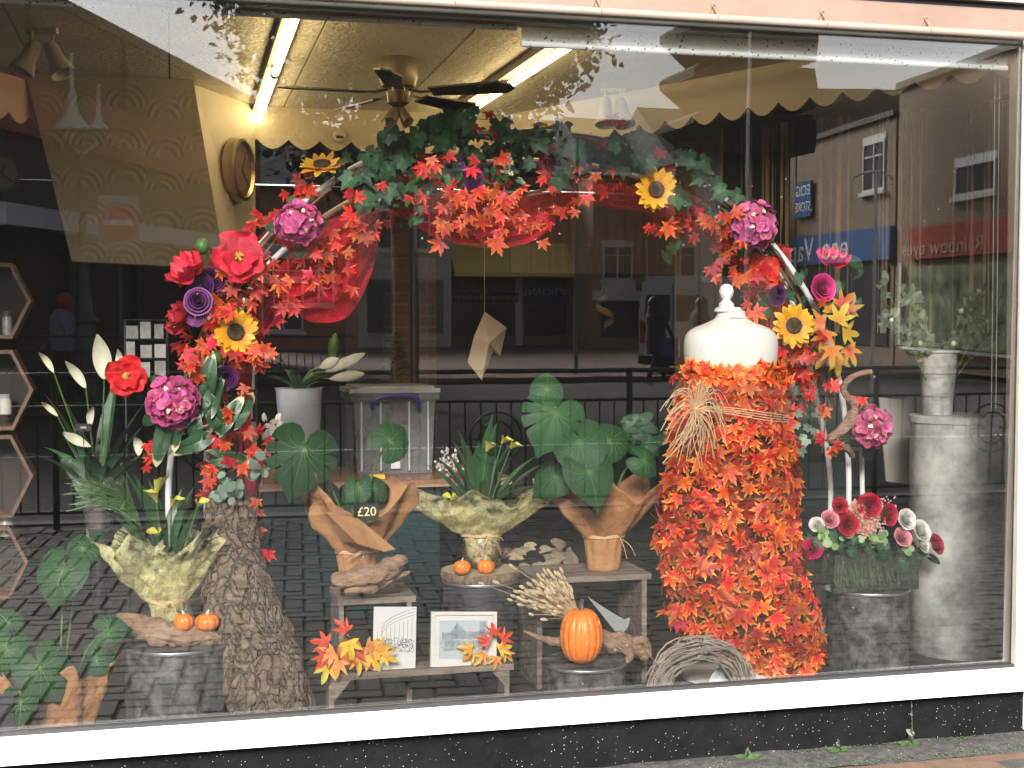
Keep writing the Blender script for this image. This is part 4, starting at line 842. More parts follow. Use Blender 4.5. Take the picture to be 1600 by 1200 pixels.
# small fir and a spiral shade further back
random.seed(6); b0 = P(618, 600, 3.4); t = thing('potted_fir', 'dark artificial fir in front of the brick pillar', 'potted plant', V(b0.x, 3.4, FZ)); l = MB()
for k in range(900):
    h = rnd(0, 1)**1.4; a = rnd(0, 6.3); r = .24*(1-h)*rnd(.3, 1); z = lerp(.75, P(618, 520, 3.4).z, h); c = V(b0.x+r*math.cos(a), 3.4+r*math.sin(a), z)
    l.tube([c, c+V(math.cos(a)*.05, math.sin(a)*.05, .01)], [.004, .0005], 3)
l.build('needles', mat('fir_green', (.012, .05, .025), island=.4, rough=.5), t); MB().tube([(b0.x, 3.4, FZ), (b0.x, 3.4, P(618, 525, 3.4).z)], .015, 8).lathe([(0, FZ), (.1, FZ), (.13, FZ+.25), (0, FZ+.24)], c=(b0.x, 3.4, 0), n=20).build('trunk', m_twig, t)
Ys = 3.6; mb = MB()
mb.grid(40, 2, lambda u, v: P(948, lerp(455, 508, u), Ys)+V(.07*math.sin(PI*u)*math.cos(u*7), .07*math.sin(u*7), (v-.5)*.045))
o = mb.build('spiral_ornament', mat('tan_veneer', (.5, .36, .2), rough=.5, transl=.3)); o.modifiers.new('thick', 'SOLIDIFY').thickness = .003; tag(o, 'curled tan veneer ornament hanging left of the dress form', 'hanging ornament')
# hexagon shelf at the left edge
Yh = 2.0; hxs = thing('hexagon_shelf', 'tall shelf of brown wooden hexagon boxes at the left edge of the window', 'shelf', (P(0, 800, Yh).x, Yh, FZ))
m_hx = mat('brown_shelf_wood', (.1, .05, .03), c2=(.16, .08, .045), sc=5, st=(1, 1, 6), rough=.5)
for (cx, cy, R) in ((-12, 470, 62), (-12, 610, 66), (-14, 745, 68), (-14, 880, 60)):
    r0 = R*mp(0, Yh); c = P(cx, cy, Yh); hxm = MB()
    for k in range(6):
        a0, a1 = PI/3*k, PI/3*(k+1)
        o_ = lambda a, r: V(c.x+math.cos(a)*r*.92, Yh, c.z+math.sin(a)*r*1.1)
        hxm.prism([o_(a0, r0), o_(a1, r0), o_(a1, r0-.018), o_(a0, r0-.018)], (0, .17, 0))
    hxm.prism([o_(PI/3*k, r0-.02) for k in range(6)], (0, -.003, 0)) if False else None
    ho = hxm.build('hexagon_box', m_hx, hxs, smooth=False)
    bkm = MB(); bkm.prism([V(c.x+math.cos(PI/3*k)*r0*.9, Yh+.171, c.z+math.sin(PI/3*k)*r0*1.08) for k in range(6)], (0, .01, 0)); bkm.build('back_board', mat('dark_shelf_back', (.02, .012, .008), rough=.7), ho, smooth=False)
def jar(px, py, Y, r, h, label, m, lidm):
    c = P(px, py, Y); t = thing('jar', label, 'jar', c, 'jars on the hexagon shelf')
    MB().lathe([(0, 0), (r, 0), (r, h*.7), (r*.8, h*.82), (r*.8, h*.86)], n=20).build('glass', m, t, local=True); MB().lathe([(r*.86, h*.8), (r*.88, h), (0, h)], n=20).build('lid', lidm, t, local=True)
m_jar = mat('jar_content', (.2, .19, .18), c2=(.4, .38, .35), sc=30, rough=.3)
jar(12, 528, Yh+.08, .022, .12, 'small jar on the top hexagon shelf', m_jar, m_hx); jar(10, 837, Yh+.08, .03, .09, 'squat glass jar on the lowest hexagon box', m_jar, mat('grey_lid', (.3, .3, .3)))
jar(8, 647, Yh+.08, .03, .09, 'pale round tin on the middle hexagon shelf', mat('pale_tin', (.45, .42, .38)), mat('grey_lid', (.3, .3, .3)))
# card racks
def rack(px0, px1, py0, py1, Y, label, rows, cols, seed=1):
    random.seed(seed); a = P(px0, py0, Y); b = P(px1, py1, Y); t = thing('card_rack', label, 'card rack', ((a.x+b.x)/2, Y, FZ))
    f_ = MB(); f_.tube([(a.x, Y+.03, FZ), (a.x, Y+.03, a.z)], .006, 6).tube([(b.x, Y+.03, FZ), (b.x, Y+.03, a.z)], .006, 6)
    for r in range(rows+1): z = lerp(b.z, a.z, r/rows); f_.tube([(a.x, Y-.01, z), (b.x, Y-.01, z)], .004, 6)
    f_.build('frame', m_blackp, t)
    for r in range(rows):
        for c in range(cols):
            z = lerp(b.z, a.z, r/rows); x = lerp(a.x, b.x, (c+.08)/cols); w_ = (b.x-a.x)/cols*rnd(.6, .88); h_ = (a.z-b.z)/rows*rnd(.7, .92)
            v = rnd(.25, .5); MB().bb((x, Y+.0, z+.003), (x+w_, Y+.012, z+h_)).build('card', mat('card_%d' % int(v*10), (v, v*.95, v*.86), c2=(v*.6, v*.6, v*.55), sc=14), t, smooth=False)
rack(195, 262, 500, 590, 1.9, 'rack of pale greeting cards behind the red poppies', 3, 3)
rack(378, 402, 565, 700, 1.5, 'narrow rack of white cards right of the hanging red cloth', 3, 1, 2)
# ============================================================ THE DISPLAY
def zat(py, px, Y): return P(px, py, Y).z
# ---- the round arch of two tubes
arch = thing('flower_arch', 'round white tube arch of two hoops that carries the garlands', 'arch', (P(790, 1000, 1).x, 1.0, FZ))
YF, YB = .85, 1.12
front = [(372, 1118), (330, 1040), (290, 940), (268, 850), (263, 770), (272, 680), (290, 600), (318, 520), (355, 450), (400, 390), (450, 338), (510, 290), (580, 248), (650, 224), (720, 211), (790, 206), (860, 207), (930, 216), (1000, 236), (1050, 256), (1102, 288), (1160, 332), (1200, 374), (1240, 425), (1275, 485), (1300, 550), (1316, 620), (1324, 700), (1326, 780), (1318, 880), (1296, 960), (1262, 1045), (1230, 1100)]
back = [(430, 1080), (350, 930), (325, 820), (322, 740), (328, 660), (345, 570), (378, 480), (410, 425), (455, 380), (510, 337), (580, 298), (650, 272), (720, 258), (790, 252), (860, 252), (930, 260), (1000, 278), (1060, 300), (1120, 330), (1165, 358), (1205, 410), (1235, 465), (1258, 540), (1275, 620), (1292, 700), (1298, 780), (1290, 880), (1262, 990), (1225, 1060)]
FP = smooth_pts([P(x, y, YF) for x, y in front], 4); BP = smooth_pts([P(x, y, YB) for x, y in back], 4)
MB().tube(FP, .0125, 12).build('front_hoop', m_tube, arch); MB().tube(BP, .0125, 12).build('rear_hoop', m_tube, arch)
for (x0, y0), (x1, y1) in (((272, 680), (328, 665)), ((1324, 700), (1292, 700)), ((720, 211), (720, 258)), ((1240, 425), (1222, 440)), ((400, 390), (425, 405)), ((1262, 1045), (1262, 990)), ((290, 940), (350, 930))):
    MB().tube([P(x0, y0, YF), P(x1, y1, YB)], .008, 8).build('cross_bar', m_tube, arch)
MB().tube([P(1346, 702, YF+.1), P(1348, 800, YF+.1)], .011, 10).tube([P(1300, 700, YF+.02), P(1346, 702, YF+.1)], .007, 8).build('side_strut', m_tube, arch)
for x in (P(372, 1118, YF).x, P(1230, 1100, YF).x): MB().box((x, 1.0, FZ+.012), (.05, .6, .02)).build('foot', m_tube, arch, smooth=False)
# ---- flower builders (local, facing +z)
def petal_grid(mb, a, r0, r1, w, lift0, lift1, ruff=0, nu=6, nv=5, e=(0, 1), tipp=1.0, curl=0):
    ca, sa = math.cos(a), math.sin(a); ph = rnd(0, 6)
    def f(u, v):
        r = lerp(r0, r1*(1+(.0 if not ruff else .12*math.sin(u*5+ph*3))), v); prof = math.sin(PI*min(1, (v*.82+.14)))**tipp; x = (u-.5)*w*prof
        z = lerp(lift0, lift1, v*v)+ruff*math.sin(u*9+ph)*v+curl*abs(u-.5)*2*v
        return V(ca*r-sa*x, sa*r+ca*x, z)
    mb.grid(nu, nv, f, lambda u, v: lerp(e[0], e[1], v))
def sunflower(loc, n, R, label, roll=0, grp='sunflowers in the garland'):
    t = thing('sunflower', label, 'sunflower', loc, grp, nrm=n, roll=roll); mb = MB()
    for k in range(15): petal_grid(mb, k*2*PI/15+rnd(-.05, .05), R*.3, R*rnd(.92, 1.02), R*.36, 0, rnd(-.12, .12)*R, 0, 3, 4, tipp=.8)
    for k in range(13): petal_grid(mb, k*2*PI/13+.2+rnd(-.08, .08), R*.3, R*rnd(.8, .92), R*.34, .03*R, rnd(.1, .3)*R, 0, 3, 4, tipp=.8)
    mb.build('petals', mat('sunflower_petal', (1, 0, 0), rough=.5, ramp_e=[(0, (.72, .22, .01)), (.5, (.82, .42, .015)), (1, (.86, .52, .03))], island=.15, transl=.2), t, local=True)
    c = MB(); c.lathe([(R*.37, .02*R), (R*.35, .1*R), (R*.25, .15*R), (0, .1*R)], n=28)
    for k in range(90): a = k*2.4; r = R*.35*math.sqrt(k/90); c.ball((r*math.cos(a), r*math.sin(a), .13*R), R*.028, 5, 4)
    c.build('centre', mat('sunflower_centre', (.035, .02, .01), c2=(.09, .06, .02), sc=60, rough=.9), t, local=True); return t
def poppy(loc, n, R, label, c=(.75, .02, .04), side=False, name='poppy', grp='silk poppies'):
    t = thing(name, label, 'poppy', loc, grp, nrm=n, roll=rnd(0, 6)); mb = MB()
    for k in range(4): petal_grid(mb, k*PI/2, R*.08, R, R*1.75, 0, R*(.3*rnd(.6, 1.6) if not side else .75), R*.13, 12, 7, tipp=.45)
    for k in range(5): petal_grid(mb, k*PI/2.5+.8, R*.08, R*rnd(.65, .82), R*1.2, .05*R, R*(.5 if not side else .8), R*.13, 10, 7, tipp=.45)
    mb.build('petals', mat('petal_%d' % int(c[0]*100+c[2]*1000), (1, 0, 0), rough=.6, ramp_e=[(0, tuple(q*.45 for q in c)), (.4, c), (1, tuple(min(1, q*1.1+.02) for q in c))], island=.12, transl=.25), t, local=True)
    s = MB(); s.ball((0, 0, .12*R), R*.11, 10, 8)
    for k in range(26): a = rnd(0, 6.3); s.tube([(0, 0, .02), (math.cos(a)*R*.2, math.sin(a)*R*.2, R*rnd(.15, .3))], R*.014, 4)
    s.build('centre', mat('poppy_centre', (.75, .42, .02), c2=(.5, .45, .05), sc=30, rough=.6), t, local=True); return t
def rose(loc, n, R, label, c=(.1, .01, .1), name='rose', grp=None, edge=None):
    t = thing(name, label, name, loc, grp, nrm=n, roll=rnd(0, 6)); mb = MB()
    mb.lathe([(0, .5*R), (.09*R, .55*R), (.16*R, .3*R), (.12*R, 0)], n=12)
    k = 0
    for ring, (r, h, cnt, op) in enumerate([(.2, .6, 3, .03), (.36, .62, 4, .06), (.54, .58, 5, .14), (.74, .48, 6, .26), (.92, .3, 6, .4)]):
        for j in range(cnt):
            a = 2*PI*j/cnt+ring*.7
            def f(u, v, a=a, r=r, h=h, op=op, cnt=cnt):
                aa = a+(u-.5)*2*PI/cnt*1.45; rr = R*(r*(.35+.65*v**.7)+op*.25*v*v*(1+.2*math.sin(u*7)))
                z = R*(-.1+(h+.1)*v*(1-.22*(2*u-1)**2)-op*.25*max(0, v-.7))
                return V(math.cos(aa)*rr, math.sin(aa)*rr, z)
            mb.grid(7, 5, f, lambda u, v: v)
    e = edge or tuple(min(1, q*1.6+.02) for q in c)
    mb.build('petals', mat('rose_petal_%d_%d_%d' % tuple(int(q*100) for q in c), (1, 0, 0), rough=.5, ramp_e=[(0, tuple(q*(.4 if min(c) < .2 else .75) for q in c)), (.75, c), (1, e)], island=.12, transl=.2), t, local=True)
    MB().lathe([(0, -.2*R), (.25*R, -.15*R), (.45*R, .05*R)], n=10).build('sepals', m_green, t, local=True); return t
def hydrangea(loc, n, R, label, c=(.65, .08, .32), grp='hydrangea heads', nf=44):
    t = thing('hydrangea', label, 'hydrangea', loc, grp, nrm=n, roll=rnd(0, 6)); mb = MB()
    for k in range(nf):
        z = 1-1.45*(k+.5)/nf; r = math.sqrt(max(0, 1-z*z)); a = k*2.39996; d = V(r*math.cos(a), r*math.sin(a), z); p = d*R*rnd(.72, 1.06); M_ = face_rot(d, rnd(0, 3))
        for j in range(4):
            aa = j*PI/2; tip = M_ @ V(math.cos(aa), math.sin(aa), 0); leaf(mb, ROUND, p+tip*R*.17, rdir(d+tip*-.35, .25), tip, R*.27, .15, -.2)
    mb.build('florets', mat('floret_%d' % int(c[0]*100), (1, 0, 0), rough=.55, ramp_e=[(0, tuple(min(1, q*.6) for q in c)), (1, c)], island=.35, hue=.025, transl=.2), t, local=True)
    cc = MB()
    for k in range(7): a = k*1.1+.3; leaf(cc, OVAL, V(math.cos(a)*R*.5, math.sin(a)*R*.5, R*.86), V(math.cos(a)*.4, math.sin(a)*.4, 1), (math.cos(a), math.sin(a), 0), R*.2, .2)
    cc.build('pale_florets', mat('pale_floret', (.72, .62, .4), rough=.5, island=.15), t, local=True)
    l = MB()
    for k in range(4): a = k*1.6+.4; leaf(l, OVAL, V(math.cos(a)*R*.9, math.sin(a)*R*.9, -R*.25), (math.cos(a)*.4, math.sin(a)*.4, 1), (math.cos(a), math.sin(a), -.2), R*.75, .2)
    l.build('leaves', m_ivy, t, local=True); return t
M1 = mp(800, .7)
def at(px, py, Y): return P(px, py, Y)
Yf = .68
sunflower(at(368, 519, Yf), (.15, -1, .1), 38*mp(368, Yf), 'open sunflower facing the street on the left arm of the arch')
sunflower(at(1025, 296, Yf), (0, -1, -.12), 36*mp(1025, Yf), 'sunflower on the right shoulder of the arch, among ivy')
sunflower(at(1240, 509, Yf), (-.1, -1, .1), 36*mp(1240, Yf), 'sunflower just right of the bare shoulder of the dress form')
sunflower(at(503, 258, .8), (-.15, -.55, 1), 37*mp(503, .8), 'sunflower seen from the side at the upper left of the arch')
sunflower(at(846, 196, .9), (.05, -.3, 1), 25*mp(846, .9), 'small dull sunflower on the very top of the arch')
poppy(at(372, 402, Yf-.04), (.1, -1, .15), 38*mp(372, Yf), 'large pinkish red poppy facing the street above the purple roses', c=(.75, .03, .07))
poppy(at(300, 427, Yf), (-.6, -.35, .5), 32*mp(300, Yf), 'pinkish poppy seen from the side, left of the large one', c=(.75, .03, .07), side=True)
poppy(at(288, 500, Yf), (-.9, -.2, .3), 26*mp(300, Yf), 'dark red poppy in profile left of the sunflower', c=(.5, .01, .03), side=True)
poppy(at(198, 588, .6), (-.05, -1, .1), 30*mp(198, .6), 'bright red poppy standing alone beside the white peace lily', c=(.8, .02, .03))
poppy(at(1298, 412, Yf), (.1, -.4, 1), 25*mp(1298, Yf), 'pink poppy seen from the side outside the right arm of the arch', c=(.7, .03, .1), side=True)
poppy(at(868, 262, .8), (.3, -1, -.1), 34*mp(868, .8), 'faded pink open flower near the top of the arch, under the sky reflection', c=(.6, .02, .12))
poppy(at(1212, 405, .9), (.3, -.8, .3), 22*mp(1212, .9), 'dark red poppy tucked inside the right arm of the arch', c=(.42, .01, .02), side=True)
poppy(at(1190, 425, .8), (0, -1, .1), 26*mp(1190, .8), 'red poinsettia-like poppy above the dress form', c=(.72, .05, .03))
PU = (.09, .008, .1)
rose(at(315, 447, Yf), (-.2, -1, .1), 20*mp(315, Yf), 'dark purple rose, upper left of the purple cluster', PU, grp='purple roses')
rose(at(331, 438, Yf+.02), (.2, -1, .2), 20*mp(331, Yf), 'dark purple rose, upper right of the purple cluster', PU, grp='purple roses')
rose(at(310, 472, Yf-.04), (-.1, -1, .15), 22*mp(310, Yf), 'purple rose with pale edges in the middle of the cluster', (.12, .01, .12), grp='purple roses', edge=(.5, .2, .5))
rose(at(306, 494, Yf-.02), (-.1, -1, -.3), 16*mp(310, Yf), 'lilac rose bud at the bottom of the purple cluster', (.3, .08, .3), grp='purple roses')
rose(at(351, 590, Yf), (.1, -1, -.2), 20*mp(351, Yf), 'dark purple rose below the left sunflower', PU, grp='purple roses')
rose(at(711, 263, .75), (-.1, -1, .1), 16*mp(711, .7), 'small violet rose in the ivy at the top, left of its neighbour', (.16, .02, .2), grp='purple roses')
rose(at(737, 278, .72), (.1, -1, -.1), 18*mp(737, .7), 'violet rose with dark heart in the ivy at the top of the arch', (.16, .02, .22), grp='purple roses')
rose(at(1213, 462, .75), (.1, -1, 0), 16*mp(1213, .7), 'purple rose between the dress form and the right arm', PU, grp='purple roses')
rose(at(1284, 450, Yf), (.1, -1, .1), 22*mp(1284, .7), 'magenta ruffled rose on the outside of the right arm', (.6, .02, .2))
hydrangea(at(466, 350, Yf), (0, -1, .1), 33*mp(466, Yf), 'purple pink hydrangea on the upper left arm of the arch', (.62, .09, .3))
hydrangea(at(270, 628, .6), (0, -1, .2), 37*mp(270, .6), 'bright pink hydrangea low on the left arm of the arch', (.75, .13, .36))
hydrangea(at(1176, 352, .7), (.1, -1, .1), 34*mp(1176, .7), 'pink and lilac hydrangea on the right shoulder of the arch', (.68, .14, .36))
hydrangea(at(1360, 667, .7), (.1, -1, .1), 31*mp(1360, .7), 'round pink hydrangea beside the antler-like branch on the right', (.74, .15, .32))
# ---- garland foliage
def near(path, px_, jit): pass
def cluster(mb, O, spots, size, Y, n, sp, fold=.25, curl=.3, down=.5, tw=.55, ydp=.09):
    for (x, y) in spots:
        for k in range(n):
            a = rnd(0, 6.3); r = math.sqrt(random.random())*sp; p = P(x+r*math.cos(a), y+r*math.sin(a), Y+rnd(-ydp, ydp))
            leaf(mb, O, p, rdir(TOW, tw), rdir((rnd(-.8, .8), 0, -down), .6), size*rnd(.75, 1.2), fold*rnd(.3, 1.6), curl*rnd(-.3, 1.6))
def pathspots(pts, step=26):
    out = []
    for (a, b) in zip(pts, pts[1:]):
        L_ = math.dist(a, b); n = max(1, int(L_/step)); out += [(lerp(a[0], b[0], i/n), lerp(a[1], b[1], i/n)) for i in range(n)]
    return out+[pts[-1]]
def vine(mb, pts, Y, r=.003, loops=1):
    for k in range(loops): mb.tube(smooth_pts([P(x+rnd(-12, 12), y+rnd(-8, 8), Y+rnd(-.05, .05)) for x, y in pts], 3), r, 6)
def garland(name, label, parts, vines, base):
    t = thing(name, label, 'garland', base)
    for nm, m, fn in parts:
        mb = MB(); fn(mb); mb.build(nm, m, t)
    mb = MB()
    for pts, Y, r, l in vines: vine(mb, pts, Y, r, l)
    mb.build('vine', m_twig, t); return t
random.seed(11)
LS = .042
LA = [(470, 300), (440, 330), (405, 345), (395, 420), (355, 430), (340, 480), (300, 545), (330, 600), (345, 690), (335, 730)]
garland('leaf_garland', 'garland of orange maple leaves climbing the left arm of the arch', [
    ('orange_leaves', m_maple, lambda m: (cluster(m, MAPLE, [(405, 400), (398, 432), (380, 450), (352, 465), (345, 430), (385, 478), (425, 440)], LS, .72, 6, 30), cluster(m, MAPLE, [(318, 500), (300, 545), (330, 550), (400, 545), (410, 560), (305, 575), (370, 555), (345, 500)], LS, .66, 5, 20), cluster(m, MAPLE, [(352, 680), (360, 640), (345, 720), (385, 620), (388, 670), (375, 730), (330, 745), (404, 725), (345, 690), (410, 700)], LS, .68, 3, 18), cluster(m, MAPLE, [(500, 385), (520, 410), (490, 425), (530, 370), (560, 345), (575, 365), (480, 390), (455, 470), (510, 440)], LS, .8, 4, 20), cluster(m, MAPLE, [(295, 570), (540, 395), (400, 780), (405, 800), (417, 866), (406, 825)], LS*1.05, .62, 1, 4))),
    ('red_leaves', m_red, lambda m: (cluster(m, MAPLE, LA+[(455, 310), (480, 300), (420, 370), (440, 360), (560, 320), (590, 330), (540, 440), (420, 500), (440, 450)], LS, .85, 5, 26), cluster(m, MAPLE, [(268, 505), (282, 520), (290, 560), (228, 715), (238, 700), (330, 760), (300, 600), (330, 650), (360, 770)], LS*.9, .78, 3, 16))),
    ('edged_leaves', m_var, lambda m: [leaf(m, OVAL, P(x, y, .62), rdir(TOW, .3), V(dx, -.1, dz), 52*mp(x, .6), .3, .25, asp=.62, wav=.06) for x, y, dx, dz in ((330, 630, .2, 1), (332, 640, .3, -1), (278, 655, -.2, -1), (255, 680, -.3, -1), (310, 690, -.8, -.4), (345, 715, 1, -.2), (325, 600, .1, 1), (372, 650, .6, .9), (300, 650, .2, -1), (350, 660, .7, 1))]),
    ('eucalyptus', m_euc, lambda m: (cluster(m, ROUND, [(352, 745), (370, 765), (340, 770), (405, 720), (405, 745), (358, 775), (415, 735)], .022, .64, 5, 12))),
    ('buds', m_lime, lambda m: [m.ball(P(x, y, .66), 11*mp(x, .66), 10, 8, (1, 1, 1.2)) for x, y in ((316, 385), (240, 600), (337, 560), (328, 568))]),
], [([(285, 650), (290, 620), (300, 570), (360, 450), (440, 350), (520, 290)], .82, .005, 3), ([(320, 380), (350, 420), (380, 440)], .7, .003, 1), ([(404, 700), (408, 760), (404, 830), (410, 860)], .62, .0015, 1), ([(240, 600), (262, 640), (280, 660)], .66, .003, 1)], P(290, 900, .8))
garland('leaf_garland', 'garland of bright orange maple leaves hanging over the top swag of red cloth', [
    ('orange_leaves', m_maple, lambda m: (cluster(m, MAPLE, [(690, 320), (700, 300), (740, 310), (760, 290), (770, 330), (740, 340), (790, 330), (720, 350), (805, 300), (690, 345), (830, 345), (845, 335), (800, 350), (750, 360), (780, 370), (680, 255), (660, 270), (775, 310), (720, 320)], LS, .66, 3, 16), cluster(m, MAPLE, [(752, 345), (776, 385), (812, 345), (855, 345), (850, 378), (690, 380), (745, 295), (790, 312), (735, 315), (765, 325)], LS*1.1, .6, 1, 4), cluster(m, MAPLE, [(855, 275), (870, 300), (890, 330), (905, 270), (930, 275), (918, 305), (960, 195), (950, 270)], LS, .7, 2, 14))),
    ('red_leaves', m_red, lambda m: cluster(m, MAPLE, [(650, 300), (680, 290), (700, 280), (640, 320), (780, 280), (660, 260), (765, 195), (780, 192), (630, 290), (790, 290), (830, 320), (870, 320), (715, 300), (750, 300), (600, 345), (575, 350), (555, 330)], LS, .8, 3, 20)),
    ('pale_blossom', mat('cream_blossom', (.7, .68, .5), rough=.6), lambda m: [m.ball(P(792+rnd(-10, 10), 258+rnd(-18, 16), .7), .006, 6, 5) for k in range(40)]),
], [([(560, 320), (650, 300), (720, 300), (800, 300), (880, 290), (950, 270)], .78, .003, 4), ([(725, 205), (745, 190), (765, 190), (758, 172)], .8, .0018, 1)], P(760, 380, .75))
random.seed(12)
garland('ivy_garland', 'thick dark green ivy over the top left of the arch, below the ceiling fan', [
    ('ivy_leaves', m_ivy, lambda m: (cluster(m, IVY, pathspots([(555, 260), (580, 290), (610, 240), (650, 220), (690, 205), (720, 235), (760, 230), (790, 225)], 22), .05, .78, 6, 30, down=.5), cluster(m, IVY, [(560, 275), (585, 300), (600, 310), (565, 310), (630, 250), (700, 195), (690, 215), (620, 215), (710, 190), (600, 265), (640, 300), (660, 215), (735, 210), (780, 200), (880, 195), (575, 250)], .062, .68, 2, 14), cluster(m, OVAL, [(690, 200), (710, 185), (720, 195), (612, 225), (700, 210)], .075, .7, 2, 8, down=-1))),
    ('red_leaves', m_red, lambda m: cluster(m, MAPLE, [(600, 290), (665, 265), (700, 240), (640, 300), (570, 300), (745, 255), (775, 240)], LS, .66, 2, 14)),
    ('small_leaves', m_green, lambda m: cluster(m, OVAL, pathspots([(640, 330), (600, 300), (640, 280), (720, 270), (790, 280)], 20), .03, .74, 6, 22)),
], [([(540, 280), (600, 250), (660, 225), (720, 215), (800, 212), (880, 200)], .83, .004, 4)], P(660, 320, .8))
garland('ivy_garland', 'greyish green ivy over the top right of the arch, under the sky reflection', [
    ('ivy_leaves', m_ivy, lambda m: (cluster(m, IVY, pathspots([(800, 235), (850, 230), (900, 245), (950, 250), (1000, 235), (1040, 250), (1080, 265)], 22), .052, .78, 6, 30), cluster(m, IVY, [(840, 230), (910, 250), (900, 225), (1005, 250), (1075, 250), (1085, 275), (1070, 305), (1095, 255), (965, 220), (1125, 290), (1010, 215), (880, 285)], .065, .66, 2, 12))),
    ('red_leaves', m_red, lambda m: cluster(m, MAPLE, [(900, 300), (950, 290), (1000, 300), (1040, 245), (980, 290), (1090, 320), (945, 210), (1020, 330), (1010, 345)], LS, .82, 3, 20)),
], [([(800, 212), (870, 210), (940, 222), (1010, 242), (1080, 275), (1130, 300)], .83, .004, 4)], P(980, 320, .8))
random.seed(13)
garland('leaf_garland', 'garland of orange and red maple leaves along the upper right arm of the arch', [
    ('orange_leaves', m_maple, lambda m: (cluster(m, MAPLE, [(1140, 345), (1125, 350), (1100, 350), (1045, 355), (1130, 380), (1150, 400), (1165, 430), (1180, 420), (1150, 385), (1200, 430), (1110, 420), (1165, 490)], LS, .74, 4, 20), cluster(m, MAPLE, [(1040, 350), (1135, 335), (1200, 415), (1175, 490)], LS*1.15, .66, 2, 8))),
    ('red_leaves', m_red, lambda m: cluster(m, MAPLE, pathspots([(1080, 330), (1110, 370), (1150, 400), (1190, 460), (1210, 500), (1240, 560), (1260, 620)], 20), LS, .84, 5, 26)),
    ('green_leaves', m_ivy, lambda m: (cluster(m, IVY, [(1120, 300), (1105, 330), (1195, 380), (1190, 480), (1240, 470), (1250, 600), (1270, 640), (1150, 320)], .05, .8, 3, 16), cluster(m, OVAL, [(1115, 330), (1048, 385), (1250, 430), (1330, 420), (1330, 480), (1310, 450)], .05, .8, 3, 14))),
], [([(1080, 290), (1150, 340), (1210, 400), (1255, 480), (1285, 560), (1300, 640)], .82, .004, 4)], P(1180, 560, .8))
garland('leaf_garland', 'loose maple leaves and pale green leaves on the lower right arm of the arch', [
    ('orange_leaves', m_maple, lambda m: (cluster(m, MAPLE, [(1300, 595), (1290, 635), (1285, 530), (1262, 560), (1280, 470), (1345, 630), (1300, 700), (1285, 680)], LS*1.05, .7, 2, 9))),
    ('red_leaves', m_red, lambda m: cluster(m, MAPLE, [(1250, 600), (1240, 640), (1260, 700), (1230, 560), (1265, 545), (1220, 590)], LS, .8, 3, 18)),
    ('green_leaves', m_euc, lambda m: cluster(m, IVY, [(1262, 650), (1240, 660), (1235, 640), (1270, 670), (1230, 610), (1250, 690)], .035, .76, 3, 14)),
], [([(1260, 540), (1280, 620), (1290, 700)], .78, .003, 2)], P(1280, 720, .8))
t = thing('autumn_spray', 'spray of large yellow and orange lobed leaves below the magenta rose', 'autumn leaves', at(1300, 570, .66))
mb = MB(); random.seed(3)
for x, y, dx, dz in ((1290, 520, -.3, -1), (1310, 500, .5, 1), (1325, 485, .4, 1), (1300, 545, 0, -1), (1285, 505, -1, .2), (1320, 520, 1, 0), (1325, 545, .6, -1), (1310, 560, .2, -1), (1290, 550, -.5, -1), (1315, 478, .8, .8), (1298, 485, 0, 1)):
    leaf(mb, FIVE, P(x, y, .68+rnd(-.04, .04)), rdir(TOW, .35), V(dx, -.2, dz), .085, .2, .2)
mb.build('leaves', mat('golden_leaf', (1, 0, 0), rough=.5, ramp_e=[(0, (.7, .2, .03)), (.5, (.72, .32, .04)), (1, (.5, .5, .04))], island=.15, hue=.05, transl=.3), t)
MB().tube(smooth_pts([P(1300, 570, .7), P(1305, 520, .7), P(1315, 470, .7)], 3), .003, 6).build('stem', m_twig, t)
# driftwood branch beside it
t = MB(); t.tube(smooth_pts([P(1362, 580, .6), P(1330, 590, .62), P(1318, 610, .64), P(1335, 640, .65), P(1312, 675, .66), P(1298, 686, .68), P(1322, 700, .7), P(1332, 712, .74)], 4), [.008]+[.011]*6+[.014]*6+[.02]*6+[.018]*4+[.013]*6, 10, jit=.5)
o = t.build('forked_branch', m_drift); tag(o, 'pale brown forked branch tied to the lower right of the arch', 'branch')
# ---- red tulle
def cloth(name, label, fn, nu=34, nv=14, m=m_tulle):
    mb = MB(); mb.grid(nu, nv, fn); o = mb.build(name, m); tag(o, label, 'red cloth'); return o
def sheet(top, bot, Y, rip=.03, k=9, ph=0):
    T = smooth_pts([P(x, y, Y) for x, y in top], 8); B = smooth_pts([P(x, y, Y) for x, y in bot], 8)
    def g(L_, u): i = min(int(u*(len(L_)-1)), len(L_)-2); return lerp(L_[i], L_[i+1], u*(len(L_)-1)-i)
    return lambda u, v: lerp(g(T, u), g(B, u), v)+V(0, rip*math.sin(k*v*PI+3*u+ph)+rip*.8*noise.noise(V(u*5, v*4, ph)), 0)
cloth('swag_cloth', 'red tulle swag hanging below the top of the arch', sheet([(618, 318), (680, 300), (760, 310), (840, 300), (880, 260)], [(622, 330), (680, 372), (762, 388), (840, 372), (905, 300)], .86), nu=50)
cloth('swag_cloth', 'red tulle draped in a loop inside the left arm of the arch', sheet([(598, 330), (560, 330), (500, 350), (450, 400), (395, 470), (370, 560)], [(596, 340), (585, 410), (545, 492), (490, 504), (440, 490), (395, 560)], .9), nu=60)
cloth('hanging_cloth', 'strip of red cloth hanging down beside the left arm to the cork log', sheet([(368, 560), (372, 640), (370, 720), (372, 790)], [(396, 560), (392, 640), (396, 720), (402, 770)], .93, rip=.012, k=3), nu=20, m=mat('dense_red_cloth', (.4, .008, .02), rough=.8))
